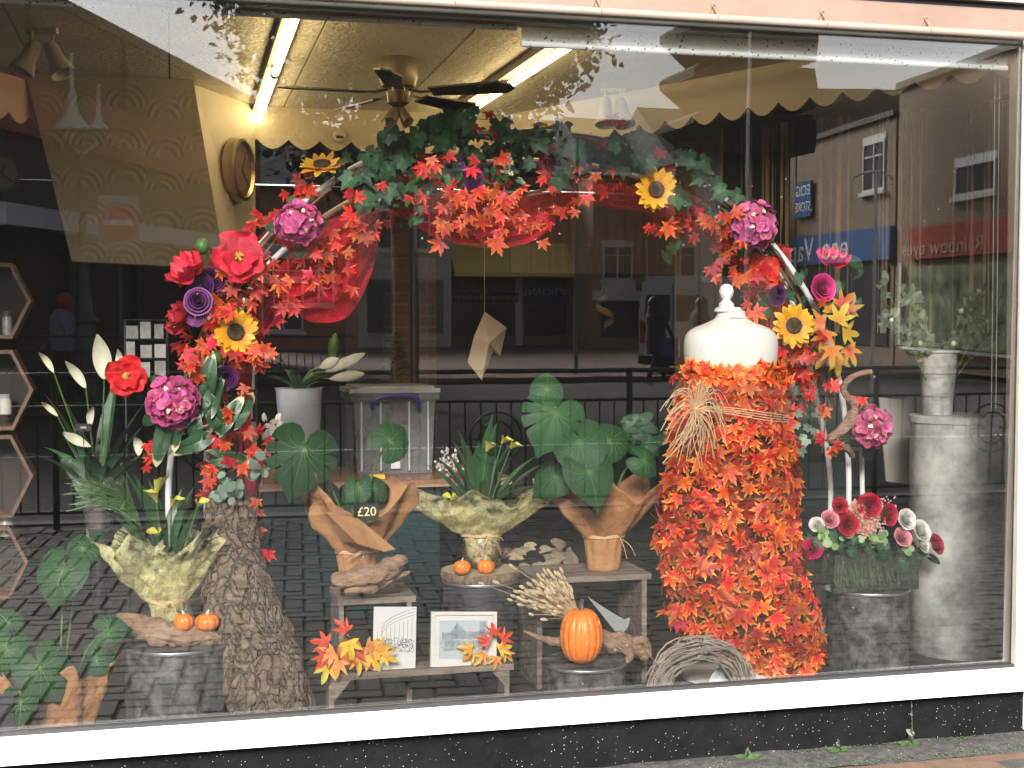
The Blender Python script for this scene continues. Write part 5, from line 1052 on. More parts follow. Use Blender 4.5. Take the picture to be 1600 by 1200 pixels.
cloth('hanging_cloth', 'dark pink cloth gathered behind the top right flowers of the arch', sheet([(862, 240), (885, 300), (930, 320), (1000, 330), (1060, 345)], [(890, 240), (905, 270), (950, 285), (1010, 300), (1080, 320)], .92, rip=.02), nu=40)
cloth('hanging_cloth', 'red tulle running down behind the dress form on the right', sheet([(1040, 340), (1090, 360), (1150, 420), (1180, 500), (1200, 600), (1210, 640)], [(1080, 300), (1150, 340), (1210, 420), (1235, 500), (1240, 600), (1238, 640)], .95, rip=.03), nu=50)
# ---- dress form
YM = .62
prof = [(452, 0), (446, 3), (445, 7), (452, 11), (460, 12), (468, 9), (474, 6), (478, 9), (482, 14), (485, 15), (486, 21.5), (492, 22.5), (496, 24.5), (499, 28), (502, 34), (505, 41), (508, 49), (511, 57), (514, 63), (518, 68.5), (524, 73), (533, 75.5), (547, 76), (560, 75), (585, 71), (610, 66), (650, 60), (680, 62), (720, 74), (760, 84), (780, 84)]
mq = thing('dress_form', 'white tailor dress form with a ball finial, wearing a dress of orange maple leaves', 'dress form', (P(1145, 900, YM).x, YM, FZ))
cx = P(1142, 560, YM).x; k = mp(1142, YM)
def pz(py): return P(1142, py, YM).z
m_form = mat('ivory_form_fabric', (.75, .73, .68), rough=.5)
fin = prof[:9]; fin = [(0, 445)]+[(r, y) for y, r in fin[1:]]
MB().lathe([(0, pz(443.5)), (5*k, pz(444.3)), (9.5*k, pz(448)), (11.8*k, pz(455)), (10.5*k, pz(462)), (7*k, pz(467)), (6.3*k, pz(469)), (9*k, pz(472)), (12*k, pz(475)), (12*k, pz(479)), (15*k, pz(480.5))], c=(P(1135, 460, YM).x, YM, 0), n=28).build('finial', mat('white_finial', (.8, .8, .8), rough=.25), mq)
tor = MB(); tor.lathe([(y_r[1]*k, pz(y_r[0])) for y_r in prof[10:]], c=(cx, YM, 0), n=40, fn=lambda r, z, a: (r*(1-.42*abs(math.sin(a))**1.2 if z > pz(700) else r*(1-.3*abs(math.sin(a)))), z) if False else (r*(1-.4*math.sin(a)**2*(1 if r > .07 else .1)), z))
tor.lathe([(0, pz(480)), (17*k, pz(480)), (21*k, pz(482)), (21.8*k, pz(487))], c=(P(1138, 480, YM).x, YM, 0), n=28)
tor.build('torso', m_form, mq, angle=70)
MB().tube([(cx, YM, FZ), (cx, YM, pz(770))], .02, 12).lathe([(.2, FZ), (.2, FZ+.01), (.03, FZ+.05)], c=(cx, YM, 0), n=28).build('stand', m_tube, mq)
lft = [(548, 1075), (575, 1062), (600, 1056), (640, 1055), (680, 1048), (720, 1040), (780, 1032), (850, 1032), (920, 1040), (970, 1050), (1010, 1120), (1045, 1150), (1075, 1160)]
rgt = [(548, 1215), (575, 1222), (600, 1225), (640, 1228), (680, 1232), (720, 1238), (780, 1242), (850, 1248), (920, 1262), (970, 1275), (1010, 1280), (1045, 1272), (1075, 1215)]
def itp(L_, y):
    for (a, b), (c, d) in zip(L_, L_[1:]):
        if a <= y <= c: return lerp(b, d, (y-a)/(c-a))
    return L_[-1][1]
random.seed(21); dm = MB(); dk = MB()
for q_ in range(900):
    y = rnd(572, 1072); a_ = rnd(-.15, PI+.15); l, r = itp(lft, y), itp(rgt, y); hw = (r-l)/2-4; px = (l+r)/2+math.cos(a_)*hw*rnd(.85, 1.1); rr_ = hw*k
    p = P(px, y, YM-.0); p.y = YM-math.sin(a_)*rr_*.75*rnd(.8, 1.25)
    n_ = V(math.cos(a_), -math.sin(a_)-.3, .1); leaf(dm if q_ % 6 else dk, MAPLE, p, rdir(n_, .75), rdir((rnd(-1, 1), -.1, -.5), .6), .056*rnd(.7, 1.2), rnd(-.1, .5), rnd(-.2, .7))
for q_ in range(46):
    px = lerp(1066, 1222, q_/45); y = 580-10*math.sin(q_*1.3)+12*math.sin(q_/45*PI); a_ = math.acos(max(-1, min(1, (px-1143)/80))); p = P(px, y, YM); p.y = YM-math.sin(a_)*80*k*.72
    leaf(dm, MAPLE, p, rdir((math.cos(a_), -math.sin(a_)-.3, .2), .35), rdir((rnd(-.6, .6), 0, 1), .3), .045, .2, .2)
dr_ = dm.build('leaf_dress', mat('dress_maple_leaf', (1, 0, 0), rough=.5, ramp_e=[(0, (.58, .04, .015)), (.45, (.78, .085, .02)), (.72, (.88, .22, .025)), (1, (.95, .62, .08))], island=.45, hue=.014, transl=.32), mq)
dk.build('darker_leaves', m_red, dr_)
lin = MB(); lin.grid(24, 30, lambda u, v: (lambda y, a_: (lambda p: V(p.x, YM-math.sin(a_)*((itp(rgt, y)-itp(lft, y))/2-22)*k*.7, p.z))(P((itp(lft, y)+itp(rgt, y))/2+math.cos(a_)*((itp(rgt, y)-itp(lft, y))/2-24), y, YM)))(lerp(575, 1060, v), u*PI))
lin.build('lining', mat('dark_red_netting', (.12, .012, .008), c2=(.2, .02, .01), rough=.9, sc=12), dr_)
# raffia bow on the dress
random.seed(8); bw = MB(); c = P(1085, 640, YM-.28)
for q_ in range(46):
    a_ = rnd(.2, 2*PI); L_ = rnd(.08, .17); s = V(math.cos(a_), -.5, math.sin(a_)); bw.tube(smooth_pts([c, c+s*L_*.45+V(0, -.02, .03), c+V(s.x*L_*.8, -.03, s.z*L_*.7-.01), c+V(s.x*L_, -.02, s.z*L_*.8-.06)], 4), .0018, 4)
for q_ in range(26):
    e = P(rnd(1035, 1120), rnd(665, 735), YM-.28+rnd(-.03, .03)); bw.tube(smooth_pts([c, lerp(c, e, .5)+V(rnd(-.03, .03), -.03, rnd(-.0, .02)), e], 5), .0018, 4)
for q_ in range(4): bw.tube(smooth_pts([c, P(1130, 636+q_*3, YM-.24), P(1200, 645+q_*4, YM-.2), P(1232, 650+q_*3, YM-.1)], 4), .002, 4)
tag(bw.build('raffia_bow', m_raffia), 'loose straw coloured raffia bow tied round the waist of the leaf dress', 'raffia bow')
# ---- supports
def drum(px, pyt, Y, rpx, label, m, lip=True, z0=FZ, name='zinc_drum'):
    c = P(px, pyt, Y); r = rpx*mp(px, Y); t = thing(name, label, 'drum', (c.x, Y, z0))
    h = c.z-z0; MB().lathe([(r*.98, 0), (r, h*.5), (r*.985, h-.012), (r*1.01, h-.008), (r*1.01, h), (r*.97, h), (0, h-.004)], n=48).build('body', m, t, local=True, angle=30)
    MB().lathe([(r*1.012, h-.006), (r*1.02, h-.001), (r*1.01, h+.004), (r*.985, h+.002)], n=48).build('rim', mat('bright_zinc_edge', (.35, .36, .36), rough=.4, metal=.8), t, local=True); return c
c = drum(277, 1004, .42, 80, 'dark mottled zinc drum at the lower left under the driftwood', m_zincd); DL = V(c.x, .42, c.z)
c = drum(1356, 918, .62, 64, 'mottled dark zinc drum on the right carrying the rose basket', m_zincd); DR_ = V(c.x, .62, c.z)
c = drum(912, 1034, .36, 66, 'low dark drum under the tall pumpkin', m_zincd); DP = V(c.x, .36, c.z)
c = drum(750, 905, .8, 60, 'dark drum under the log slice in the middle', mat('black_zinc', (.015, .015, .015), c2=(.06, .06, .06), rough=.5, sc=14)); DC = V(c.x, .8, c.z)
# tall pedestal and bucket
Yq = .78; pcx = P(1500, 800, Yq).x; r = 77*mp(1500, Yq); zt_ = P(1500, 648, Yq).z; t = thing('pedestal', 'tall pale grey marbled cylinder pedestal at the right end of the window', 'pedestal', (pcx, Yq, FZ))
m_marb = mat('marbled_grey', (.2, .21, .2), c2=(.66, .66, .62), rough=.45, sc=4, det=9, lo=.36, hi=.6, spec=.4)
MB().lathe([(r*.96, 0), (r, .02), (r, zt_-FZ-.03)], n=56).build('cylinder', m_marb, t, local=True)
MB().lathe([(r*1.0, zt_-FZ-.032), (r*1.03, zt_-FZ-.03), (r*1.03, zt_-FZ-.004), (r*1.0, zt_-FZ), (0, zt_-FZ)], n=56).build('lid', m_marb, t, local=True, angle=30)
bc = P(1465, 640, Yq); rb_ = 30*mp(1465, Yq); hb_ = P(1465, 548, Yq).z-zt_
t = thing('zinc_bucket', 'tapered galvanised florist bucket standing on the tall pedestal', 'bucket', (bc.x, Yq, zt_+.001))
MB().lathe([(0, .001), (rb_*.72, .001), (rb_*.75, .02), (rb_*.98, hb_-.012), (rb_*1.08, hb_-.008), (rb_*1.08, hb_), (rb_*.97, hb_), (rb_*.72, .03), (0, .03)], n=40).build('pail', mat('bright_galvanised', (.3, .3, .29), c2=(.7, .7, .67), rough=.35, sc=14, metal=.3), t, local=True, angle=35)
for z in (.3, .65): MB().lathe([(rb_*(.75+.24*z)+.0005, hb_*z-.004), (rb_*(.75+.24*z)+.003, hb_*z), (rb_*(.75+.24*z)+.001, hb_*z+.004)], n=40).build('band', m_zinc, t, local=True)
random.seed(31)
t = thing('bucket_flowers', 'pale green and cream foliage standing in the florist bucket', 'cut flowers', (bc.x, Yq, zt_+hb_*.7)); l = MB(); s = MB(); w2 = MB()
for q_ in range(26):
    e = V(bc.x+rnd(-.28, .25), Yq+rnd(-.12, .15), zt_+hb_+rnd(.02, .3)); b0 = V(bc.x, Yq, zt_+.05); s.tube([b0, lerp(b0, e, .6)+V(0, 0, .03), e], .0015, 5)
    for j in range(7): leaf(l, OVAL, lerp(b0, e, rnd(.6, 1.05))+V(rnd(-.02, .02), 0, rnd(-.02, .02)), rdir(TOW, .7), rdir((rnd(-1, 1), 0, .3), .5), rnd(.02, .04), .2)
    if q_ % 3 == 0: w2.ball(e, rnd(.008, .014), 8, 6)
s.build('stem', m_stem, t); l.build('leaves', mat('dusty_green_leaf', (.07, .1, .06), island=.4, rough=.6), t); w2.build('blossom', mat('pale_cream_blossom', (.6, .6, .45), rough=.6), t)
# grey box behind
a, b = P(1372, 625, 1.2), P(1432, 760, 1.2); tag(MB().prism([P(1374, 621, 1.2), P(1434, 626, 1.2), P(1432, 758, 1.2), P(1385, 752, 1.2)], (0, .01, 0)).build('grey_board', mat('warm_grey_board', (.33, .3, .27), rough=.8), smooth=False), 'plain warm grey board standing left of the tall pedestal', 'board')
# dark cupboard behind the arch, right
# benches
def bench(pxa, pxb, py, Y, dep, label, name='wooden_bench', brk=True, th=.022, leg=.03):
    a, b = P(pxa, py, Y), P(pxb, py, Y); z = P((pxa+pxb)/2, py, Y).z; t = thing(name, label, 'bench', ((a.x+b.x)/2, Y+dep/2, FZ))
    MB().bb((a.x, Y, z-th), (b.x, Y+dep, z)).build('top_board', m_wood, t, smooth=False)
    for x in (a.x+.004, b.x-leg-.004): MB().bb((x, Y+.004, FZ), (x+leg*.6, Y+dep-.004, z-th-.001)).build('leg', m_wood, t, smooth=False)
    if brk:
        for x, s in ((a.x+.004+leg*.62, 1), (b.x-leg*.4-.008, -1)): MB().prism([(x, Y+.005, z-th-.002), (x+s*.06, Y+.005, z-th-.002), (x, Y+.005, z-th-.075)], (0, .02, 0)).build('bracket', m_wood, t, smooth=False)
    return z
zb1 = bench(512, 803, 1046, .3, .12, 'low weathered wooden bench in front holding the two pictures')
zb2 = bench(528, 650, 934, .55, .28, 'weathered crate table under the priced plant in brown paper', name='crate_table', brk=False)
zb3 = bench(838, 1018, 900, .6, .3, 'weathered crate table under the large brown paper monstera', name='crate_table', brk=False, leg=.035)
# log slice
zc = P(750, 903, .72).z
c = V(P(750, 900, .8).x, .8, DC.z+.006)
t = thing('log_slice', 'round log slice with bark edge under the middle bouquet', 'wood slice', c); r = 62*mp(750, .8)
MB().lathe([(r*.97, 0), (r*1.0, .01), (r*1.0, .03), (r*.965, .036)], n=64, fn=lambda r_, z, a: (r_*(1+.02*noise.noise(V(math.cos(a)*6, math.sin(a)*6, z*30))), z)).build('bark_rim', mat('slice_bark', (.12, .075, .04), c2=(.34, .24, .15), rough=.9, sc=60, st=(1, 1, .3), bump=.8, bsc=90), t, local=True)
MB().lathe([(r*.964, .0361), (r*.5, .038), (0, .038)], n=48).lathe([(0, .001), (r*.96, .001)], n=48).build('cut_face', mat('cut_wood', (.42, .31, .2), c2=(.5, .38, .25), rough=.7, sc=9), t, local=True)
ZS = c.z+.038
# pumpkins
def pumpkin(loc, r, h, label, ribs=10, stem=None, grp=None, depth=.1, sh=None):
    t = thing('pumpkin', label, 'pumpkin', loc, grp, rz=rnd(0, 3)); n = ribs*6
    pf = [(math.sin(PI*j/16)**.75, (1-math.cos(PI*j/16))/2) for j in range(17)]
    MB().lathe([(r*q_[0], h*(q_[1]-(.06 if j == 16 else 0)+(.04 if j == 0 else 0))) for j, q_ in enumerate(pf)], n=n, fn=lambda r_, z, a: (r_*(1-depth+depth*abs(math.cos(a*ribs/2))**.6), z)).build('flesh', m_pump, t, local=True, angle=80)
    MB().tube(smooth_pts([(0, 0, h*.9), (.0, 0, h*.98), (r*.1, 0, h*1.08), (r*.22, 0, h*1.14)], 3), [r*.16]+[r*.12]*5+[r*.09]*4, 8).build('stalk', stem or mat('pumpkin_stalk', (.5, .45, .35), rough=.7), t, local=True); return t
random.seed(41)
m1 = mp(912, .36)
pumpkin(V(P(912, 1040, .3).x, .33, DP.z+.004), 34*m1, 86*m1, 'tall ribbed orange pumpkin on the low drum in front', ribs=16, depth=.07, stem=mat('silver_stalk', (.2, .2, .22), rough=.3, metal=.7))
for px, l in ((722, 'left tiny orange pumpkin on the log slice'), (759, 'right tiny orange pumpkin on the log slice')): 
    m1 = mp(px, .68); pumpkin(V(P(px, 880, .68).x, .68, ZS), 14*m1, 22*m1, l, 8)
pumpkin(V(P(552, 1010, .3).x, .4, zb1), 21*mp(552, .35), 46*mp(552, .35), 'upright orange pumpkin with a silvery stalk behind the leaves on the front bench', 12, stem=MATS['silver_stalk'])
pumpkin(V(P(577, 1020, .3).x, .345, zb1), 19*mp(552, .3), 32*mp(552, .3), 'smaller glossy pumpkin leaning at the picture on the front bench', 10)
# pictures
m_fr = mat('silver_frame', (.6, .58, .5), rough=.35)
def picture(pxs, Y, z0, label, draw):
    a = P(pxs[0], 1030, Y); b = P(pxs[1], 1030, Y); w_ = b.x-a.x; h_ = pxs[2]*mp(pxs[0], Y); t = thing('picture_frame', label, 'framed picture', (a.x, Y, z0+.001)); t.rotation_euler = (math.radians(-9), math.radians(pxs[3]), 0)
    fw = pxs[4]; f_ = MB()
    f_.bb((0, 0, 0), (w_, .012, h_)); f_.build('backing', mat('white_mount', (.55, .55, .53), rough=.5), t, smooth=False, local=True)
    if fw:
        f2 = MB(); f2.bb((0, -.008, 0), (fw, -.0005, h_)).bb((w_-fw, -.008, 0), (w_, -.0005, h_)).bb((fw+.0002, -.008, 0), (w_-fw-.0002, -.0005, fw)).bb((fw+.0002, -.008, h_-fw), (w_-fw-.0002, -.0005, h_)); f2.build('frame', m_fr, t, smooth=False, local=True)
    draw(t, w_, h_); return t
m_ink = mat('pencil_grey', (.04, .04, .04), rough=.8); m_wash = mat('blue_grey_wash', (.14, .19, .2), c2=(.3, .36, .38), sc=40, rough=.8)
def ln(mb, a, b, w_=.0011):
    a = V(a[0], -.0008, a[1]); b = V(b[0], -.0008, b[1]); d = (b-a); n_ = V(-d.z, 0, d.x).normalized()*w_/2; mb.add([a-n_, b-n_, b+n_, a+n_], [(0, 1, 2, 3)])
def draw1(t, w_, h_):
    mb = MB(); random.seed(1)
    for k_ in range(3):
        for i in range(10): u, v = i/10, (i+1)/10; ln(mb, (w_*(.18+.8*u), h_*(.55+.05*k_+.33*math.sqrt(u))), (w_*(.18+.8*v), h_*(.55+.05*k_+.33*math.sqrt(v))))
    for k_ in range(9): x = w_*(.1+.1*k_); ln(mb, (x, h_*.5), (x, h_*(.6+.03*k_)))
    for k_ in range(330):
        x = rnd(.06, .94)*w_; z = rnd(.3, .5)*h_; ln(mb, (x, z), (x+rnd(-.004, .004), z+rnd(-.008, .008)), .0016)
    ln(mb, (w_*.05, h_*.29), (w_*.95, h_*.29)); mb.build('drawing', m_ink, t, smooth=False, local=True)
def draw2(t, w_, h_):
    MB().add([(w_*.13, -.0006, h_*.14), (w_*.87, -.0006, h_*.14), (w_*.87, -.0006, h_*.84), (w_*.13, -.0006, h_*.84)], [(0, 1, 2, 3)]).build('print', mat('pale_print', (.38, .43, .45), rough=.8), t, smooth=False, local=True)
    mb = MB(); y = -.0009
    A_ = lambda x, z: (w_*x, y, h_*z)
    for p in ([(.17, .62), (.3, .62), (.4, .8), (.52, .64), (.86, .62), (.86, .5), (.17, .5)], [(.2, .28), (.22, .5), (.45, .48), (.42, .3)], [(.5, .4), (.84, .46), (.84, .5), (.5, .46)], [(.74, .6), (.74, .82), (.84, .82), (.84, .6)]): mb.add([A_(*q_) for q_ in p], [tuple(range(len(p)))])
    mb.build('wash', m_wash, t, smooth=False, local=True); mb = MB(); random.seed(2)
    for k_ in range(200): x = rnd(.15, .85)*w_; z = rnd(.3, .55)*h_; ln(mb, (x, z), (x+rnd(-.005, .005), z+rnd(-.004, .004)), .0012)
    for k_ in range(8): ln(mb, (w_*.5, h_*(.2+.03*k_)), (w_*.84, h_*(.3+.025*k_)), .001)
    mb.build('drawing', m_ink, t, smooth=False, local=True)
picture((582, 649, 99, 3, 0), .325, zb1, 'white unframed pencil drawing of a curved building front, standing on the front bench', draw1)
picture((672, 775, 86, 3, .012), .325, zb1, 'silver framed pale blue drawing of a market street on the front bench', draw2)
def fallen(spots, label, Y, z, seed, sz=.06):
    random.seed(seed); mb = MB(); 
    for x, y, dx, dz, red in spots:
        if red == 0: leaf(mb, FIVE, P(x, y, Y+rnd(-.02, .02)), rdir((0, -1, .35), .25), V(dx, -.2, dz), sz*rnd(.85, 1.1), .25, .3)
    t = thing('autumn_leaf_spray', label, 'autumn leaves', P(spots[0][0], spots[0][1]+30, Y)); mb.build('yellow_leaves', m_autumn, t); mb = MB()
    for x, y, dx, dz, red in spots:
        if red: leaf(mb, FIVE, P(x, y, Y+rnd(-.02, .02)), rdir((0, -1, .35), .25), V(dx, -.2, dz), sz*rnd(.85, 1.1), .25, .3)
    mb.build('red_leaves', mat('scarlet_leaf', (1, 0, 0), rough=.5, ramp_e=[(0, (.6, .05, .02)), (1, (.75, .09, .02))], island=.2, transl=.3), t)
fallen([(520, 1020, -1, -.4, 0), (545, 1005, .3, -1, 0), (575, 1010, 1, -.3, 0), (590, 1015, 1, .2, 0), (530, 1035, -.3, -1, 0), (560, 1030, 0, -1, 0), (580, 1025, .4, -.8, 0), (510, 1005, -1, .6, 1), (515, 1020, -.8, -.6, 1), (540, 985, -.6, 1, 1), (508, 1025, -.5, -.8, 1), (550, 1018, .5, -.3, 1), (600, 1025, 1, -.4, 0), (512, 1042, -.4, -1, 0)], 'spray of yellow and red autumn leaves round the pumpkins on the front bench', .27, zb1, 3)
fallen([(735, 1015, -.8, .5, 0), (782, 1015, .8, .4, 0), (790, 1020, .6, -.8, 0), (755, 1022, -.4, -.5, 0), (775, 1028, -.2, -1, 0), (772, 990, .2, 1, 1), (762, 1003, -.8, .3, 1), (785, 998, .9, .5, 1), (740, 1022, -1, -.4, 0)], 'small spray of yellow and red autumn leaves at the corner of the silver frame', .29, zb1, 5, .048)
# ---- cork bark log
random.seed(51)
axis = [P(350, 700, .75), P(362, 790, .7), P(362, 860, .62), P(372, 930, .52), P(392, 1000, .44), P(415, 1070, .36), P(432, 1140, .3), P(440, 1200, .26)]
axis[0] = P(360, 782, .74); axis = axis[:1]+axis[2:]
rads = [40, 46, 56, 66, 66, 66, 62]; A_ = smooth_pts(axis, 7); n = len(A_); cm = MB(); N_ = 72; vs = []
for i, p in enumerate(A_):
    q_ = i/(n-1)*(len(rads)-1); j = min(int(q_), len(rads)-2); r = lerp(rads[j], rads[j+1], q_-j)*mp(380, .5)*.93; t_ = (A_[min(i+1, n-1)]-A_[max(i-1, 0)]).normalized(); u = V(1, 0, 0); u = (u-t_*u.dot(t_)).normalized(); w_ = t_.cross(u)
    for k in range(N_):
        a = 2*PI*k/N_; d = u*math.cos(a)+w_*math.sin(a)*.75; s_ = p*1.0+d*.13
        vs.append(p+d*r*(1+.05*noise.noise(s_*9))+d*(.016*noise.noise(s_*26)+.014*noise.ridged_multi_fractal(s_*24, .9, 2.1, 3, 1, 2)*.5))
cm.add(vs, [(i*N_+k, i*N_+(k+1) % N_, (i+1)*N_+(k+1) % N_, (i+1)*N_+k) for i in range(n-1) for k in range(N_)]+[tuple(range(N_))[::-1], tuple((n-1)*N_+k for k in range(N_))])
m_cork = m_bark; nt = m_cork.node_tree; L = nt.links.new; tc = nt.nodes['Texture Coordinate']
mpv = nd(nt, 'Mapping'); mpv.inputs['Scale'].default_value = (1, 1, .55); L(tc.outputs['Object'], mpv.inputs[0]); n9 = nd(nt, 'TexNoise', Scale=9.0, Detail=4.0); L(mpv.outputs[0], n9.inputs[0])
ad = nd(nt, 'VectorMath', operation='ADD'); s9 = nd(nt, 'VectorMath', operation='SCALE'); s9.inputs['Scale'].default_value = .2; L(n9.outputs['Color'], s9.inputs[0]); L(mpv.outputs[0], ad.inputs[0]); L(s9.outputs[0], ad.inputs[1])
vor = nd(nt, 'TexVoronoi', Scale=24.0, feature='DISTANCE_TO_EDGE'); L(ad.outputs[0], vor.inputs['Vector'])
mr = nd(nt, 'MapRange'); mr.inputs[2].default_value = .16; L(vor.outputs['Distance'], mr.inputs[0])
bs = nt.nodes['Principled BSDF']; old = bs.inputs['Base Color'].links[0].from_socket; mx = nd(nt, 'MixRGB', blend_type='MULTIPLY'); mx.inputs[0].default_value = .85; L(old, mx.inputs[1]); rr9 = nd(nt, 'ValToRGB'); rr9.color_ramp.elements[0].color = (.12, .09, .07, 1); rr9.color_ramp.elements[1].position = .35; L(mr.outputs[0], rr9.inputs[0]); L(rr9.outputs[0], mx.inputs[2]); L(mx.outputs[0], bs.inputs['Base Color'])
bp9 = nd(nt, 'Bump', Strength=1.0, Distance=.012); L(mr.outputs[0], bp9.inputs['Height']); ob = bs.inputs['Normal'].links[0].from_node; L(ob.outputs[0], bp9.inputs['Normal']); L(bp9.outputs[0], bs.inputs['Normal'])
tag(cm.build('cork_log', m_bark, angle=80), 'thick curved cork bark log standing at the foot of the left arm of the arch', 'log')
# ---- driftwood pieces
def drift(name, label, branches, cat='driftwood'):
    mb = MB()
    for pts, rr_ in branches:
        pts = smooth_pts([P(*p) for p in pts], 5); n_ = len(pts); R_ = [lerp(rr_[min(int(i/(n_-1)*(len(rr_)-1)), len(rr_)-2)], rr_[min(int(i/(n_-1)*(len(rr_)-1))+1, len(rr_)-1)], i/(n_-1)*(len(rr_)-1)-min(int(i/(n_-1)*(len(rr_)-1)), len(rr_)-2))*mp(pts[0].x*0+p[0], .4) for i in range(n_)]
        mb.tube(pts, R_, 20, jit=.75, flat=.85)
    o = mb.build(name, m_drift, angle=80); tag(o, label, cat)
drift('driftwood', 'long twisted piece of driftwood across the lower left drum', [([(186, 972, .42), (215, 985, .42), (255, 988, .4), (300, 992, .4), (340, 996, .4), (385, 992, .42), (428, 966, .46)], [8, 17, 19, 19, 15, 11, 3]), ([(240, 992, .38), (290, 1000, .37), (330, 998, .37)], [5, 9, 4]), ([(182, 962, .44), (225, 968, .44), (290, 990, .42)], [5, 7, 5])])
drift('driftwood', 'chunky light driftwood in front of the brown paper pot marked £20', [([(518, 908, .52), (545, 905, .52), (585, 898, .5), (620, 880, .5), (634, 872, .52)], [8, 17, 20, 15, 4]), ([(538, 925, .5), (580, 918, .5), (640, 893, .52)], [4, 9, 3])])
drift('driftwood', 'thin driftwood lying behind the tall pumpkin on the low drum', [([(818, 986, .44), (850, 998, .44), (880, 1003, .44), (930, 1000, .44), (965, 1002, .42), (990, 1015, .42), (1012, 1030, .42)], [2, 6, 9, 14, 19, 14, 4]), ([(960, 1000, .4), (985, 1020, .38), (975, 1036, .38)], [9, 8, 5]), ([(985, 1005, .42), (1005, 1000, .42), (1014, 1025, .42)], [5, 9, 5])])
# ---- wrapped plants
def wrap(t, base, r0, zb, zn, zt, r1, m, name='paper_wrap', pts=5, amp=.3, lean=(0, 0), seed=0, cr=.012, nu=72, rx=1.0):
    """paper: crumpled pot sleeve up to the neck, then a flaring cone with pointed corners"""
    random.seed(seed); mb = MB(); ph = rnd(0, 6); offs = V(rnd(0, 9), rnd(0, 9), 0)
    def f(u, v):
        a = u*2*PI
        corner = abs(((u*pts+ph) % 1)-.5)*2
        if v < .3: q_ = v/.3; r = lerp(r0*.82, r0, q_); z = lerp(zb, zn, q_); r *= 1+.05*math.sin(a*11+ph)*q_; k_ = 0
        else:
            k_ = (v-.3)/.7; r = lerp(r0*.96, r1*(1-amp*.5+amp*corner), k_**.9); z = lerp(zn, lerp(zt-(zt-zn)*amp*1.1, zt, corner**1.3), k_); r *= 1+.08*math.sin(a*7+ph+k_*2)
        p = V(math.cos(a)*r*rx+lean[0]*k_, math.sin(a)*r*.62+lean[1]*k_, z)
        cz_ = noise.ridged_multi_fractal((p+offs)*16, 1.0, 2.0, 3, 1, 2)-1.2; nv_ = V(math.cos(a), math.sin(a), .2)
        return base+p+V(1, 1, .6)*cr*(.3+k_)*noise.noise((p+offs)*14)+nv_*cr*.35*(.4+k_)*cz_
    mb.grid(int(nu*1.6), 40, f); o = mb.build(name, m, t, angle=22); md = o.modifiers.new('thick', 'SOLIDIFY'); md.thickness = .0012; return o
def tie(t, c, r, z, tails=6, m=m_raffia, ry=.62, s=(1, -1)):
    mb = MB()
    for k in range(3): mb.tube([c+V(math.cos(a*PI/12)*r*1.03, math.sin(a*PI/12)*r*ry*1.05, z+k*.004+.002*math.sin(a)) for a in range(25)], .0025, 6)
    b0 = c+V(r*.2*s[0], -r*ry*1.05, z)
    for k in range(tails): e = b0+V(rnd(-.06, .06), -.015, rnd(-.09, -.01)); mb.tube(smooth_pts([b0, lerp(b0, e, .5)+V(rnd(-.01, .01), -.02, .01), e], 3), .0014, 4)
    mb.build('raffia_tie', m, t)
m_vein = mat('pale_leaf_vein', (.06, .15, .04), rough=.5)
def mleaf(t, px, py, Y, sz, dx, dz, base, nrm=None, O=MONST, name='leaf', cl=.35, stem=True):
    cl = rnd(.2, .62)
    mb = MB(); p = P(px, py, Y); s = sz*mp(px, Y); nz = Vector(nrm or rdir((rnd(-.3, .3), -1, .45), .15)); leaf(mb, O, p, nz, V(dx, -.25, dz), s, .12, cl); o = mb.build(name, m_mon, t)
    vb_ = MB(); z_ = nz.normalized(); y_ = V(dx, -.25, dz); y_ = (y_-z_*y_.dot(z_)).normalized(); x_ = y_.cross(z_); rr_ = dict((a_, r_) for a_, r_, e_ in O)
    for an in (0, 26, -26, 54, -54, 80, -80, 108, -108, 140, -140):
        R_ = min(O, key=lambda q: abs(q[0]-abs(an)))[1]*.9; pl_ = []
        for j in range(6):
            f_ = j/5; tt_ = math.radians(an*(.55+.45*f_)); lx, ly = math.sin(tt_)*R_*f_*s, math.cos(tt_)*R_*f_*s; pl_.append(p+x_*lx+y_*ly+z_*(abs(lx)*.12-cl*(lx*lx+ly*ly)/s+.0012))
        vb_.tube(pl_, [(.0022 if an == 0 else .0014)*(1-.7*j/5) for j in range(6)], 4)
    vb_.build('veins', m_vein, o)
    if stem:
        s_ = MB(); dn = V(dx, -.2, dz).normalized(); q_ = p-dn*s*.12; s_.tube(smooth_pts([base, lerp(base, q_, .6)+V(0, .05, .05), q_+V(0, .02, -.01), q_+V(0, 0.003, 0)], 5), .0042, 7); s_.build('stalk', m_stem, o)
# priced monstera
random.seed(61); Yp_ = .66; c = V(P(558, 900, Yp_).x, Yp_, zb2); m1 = mp(558, Yp_)
t = thing('wrapped_monstera', 'monstera in brown paper with a £20 card, behind the chunky driftwood', 'potted plant', c)
zn = P(558, 862, Yp_).z-c.z; zt = P(558, 745, Yp_).z-c.z
wrap(t, c, 32*m1, .001, zn, zt, 92*m1, m_paper, seed=3, pts=4, amp=.55); tie(t, c, 33*m1, zn, 3, m_raffia)
wr2 = MB(); wr2.add([P(510, 800, .5), P(560, 810, .47), P(618, 858, .48), P(600, 862, .47), P(560, 850, .5), P(535, 845, .56), P(495, 770, .62)], [(0, 1, 4), (1, 2, 3), (1, 3, 4), (0, 4, 5), (0, 5, 6)]); o = wr2.build('folded_flap', m_paper, t, smooth=False); o.modifiers.new('thick', 'SOLIDIFY').thickness = .0015
b0 = V(c.x, c.y, c.z+zn)
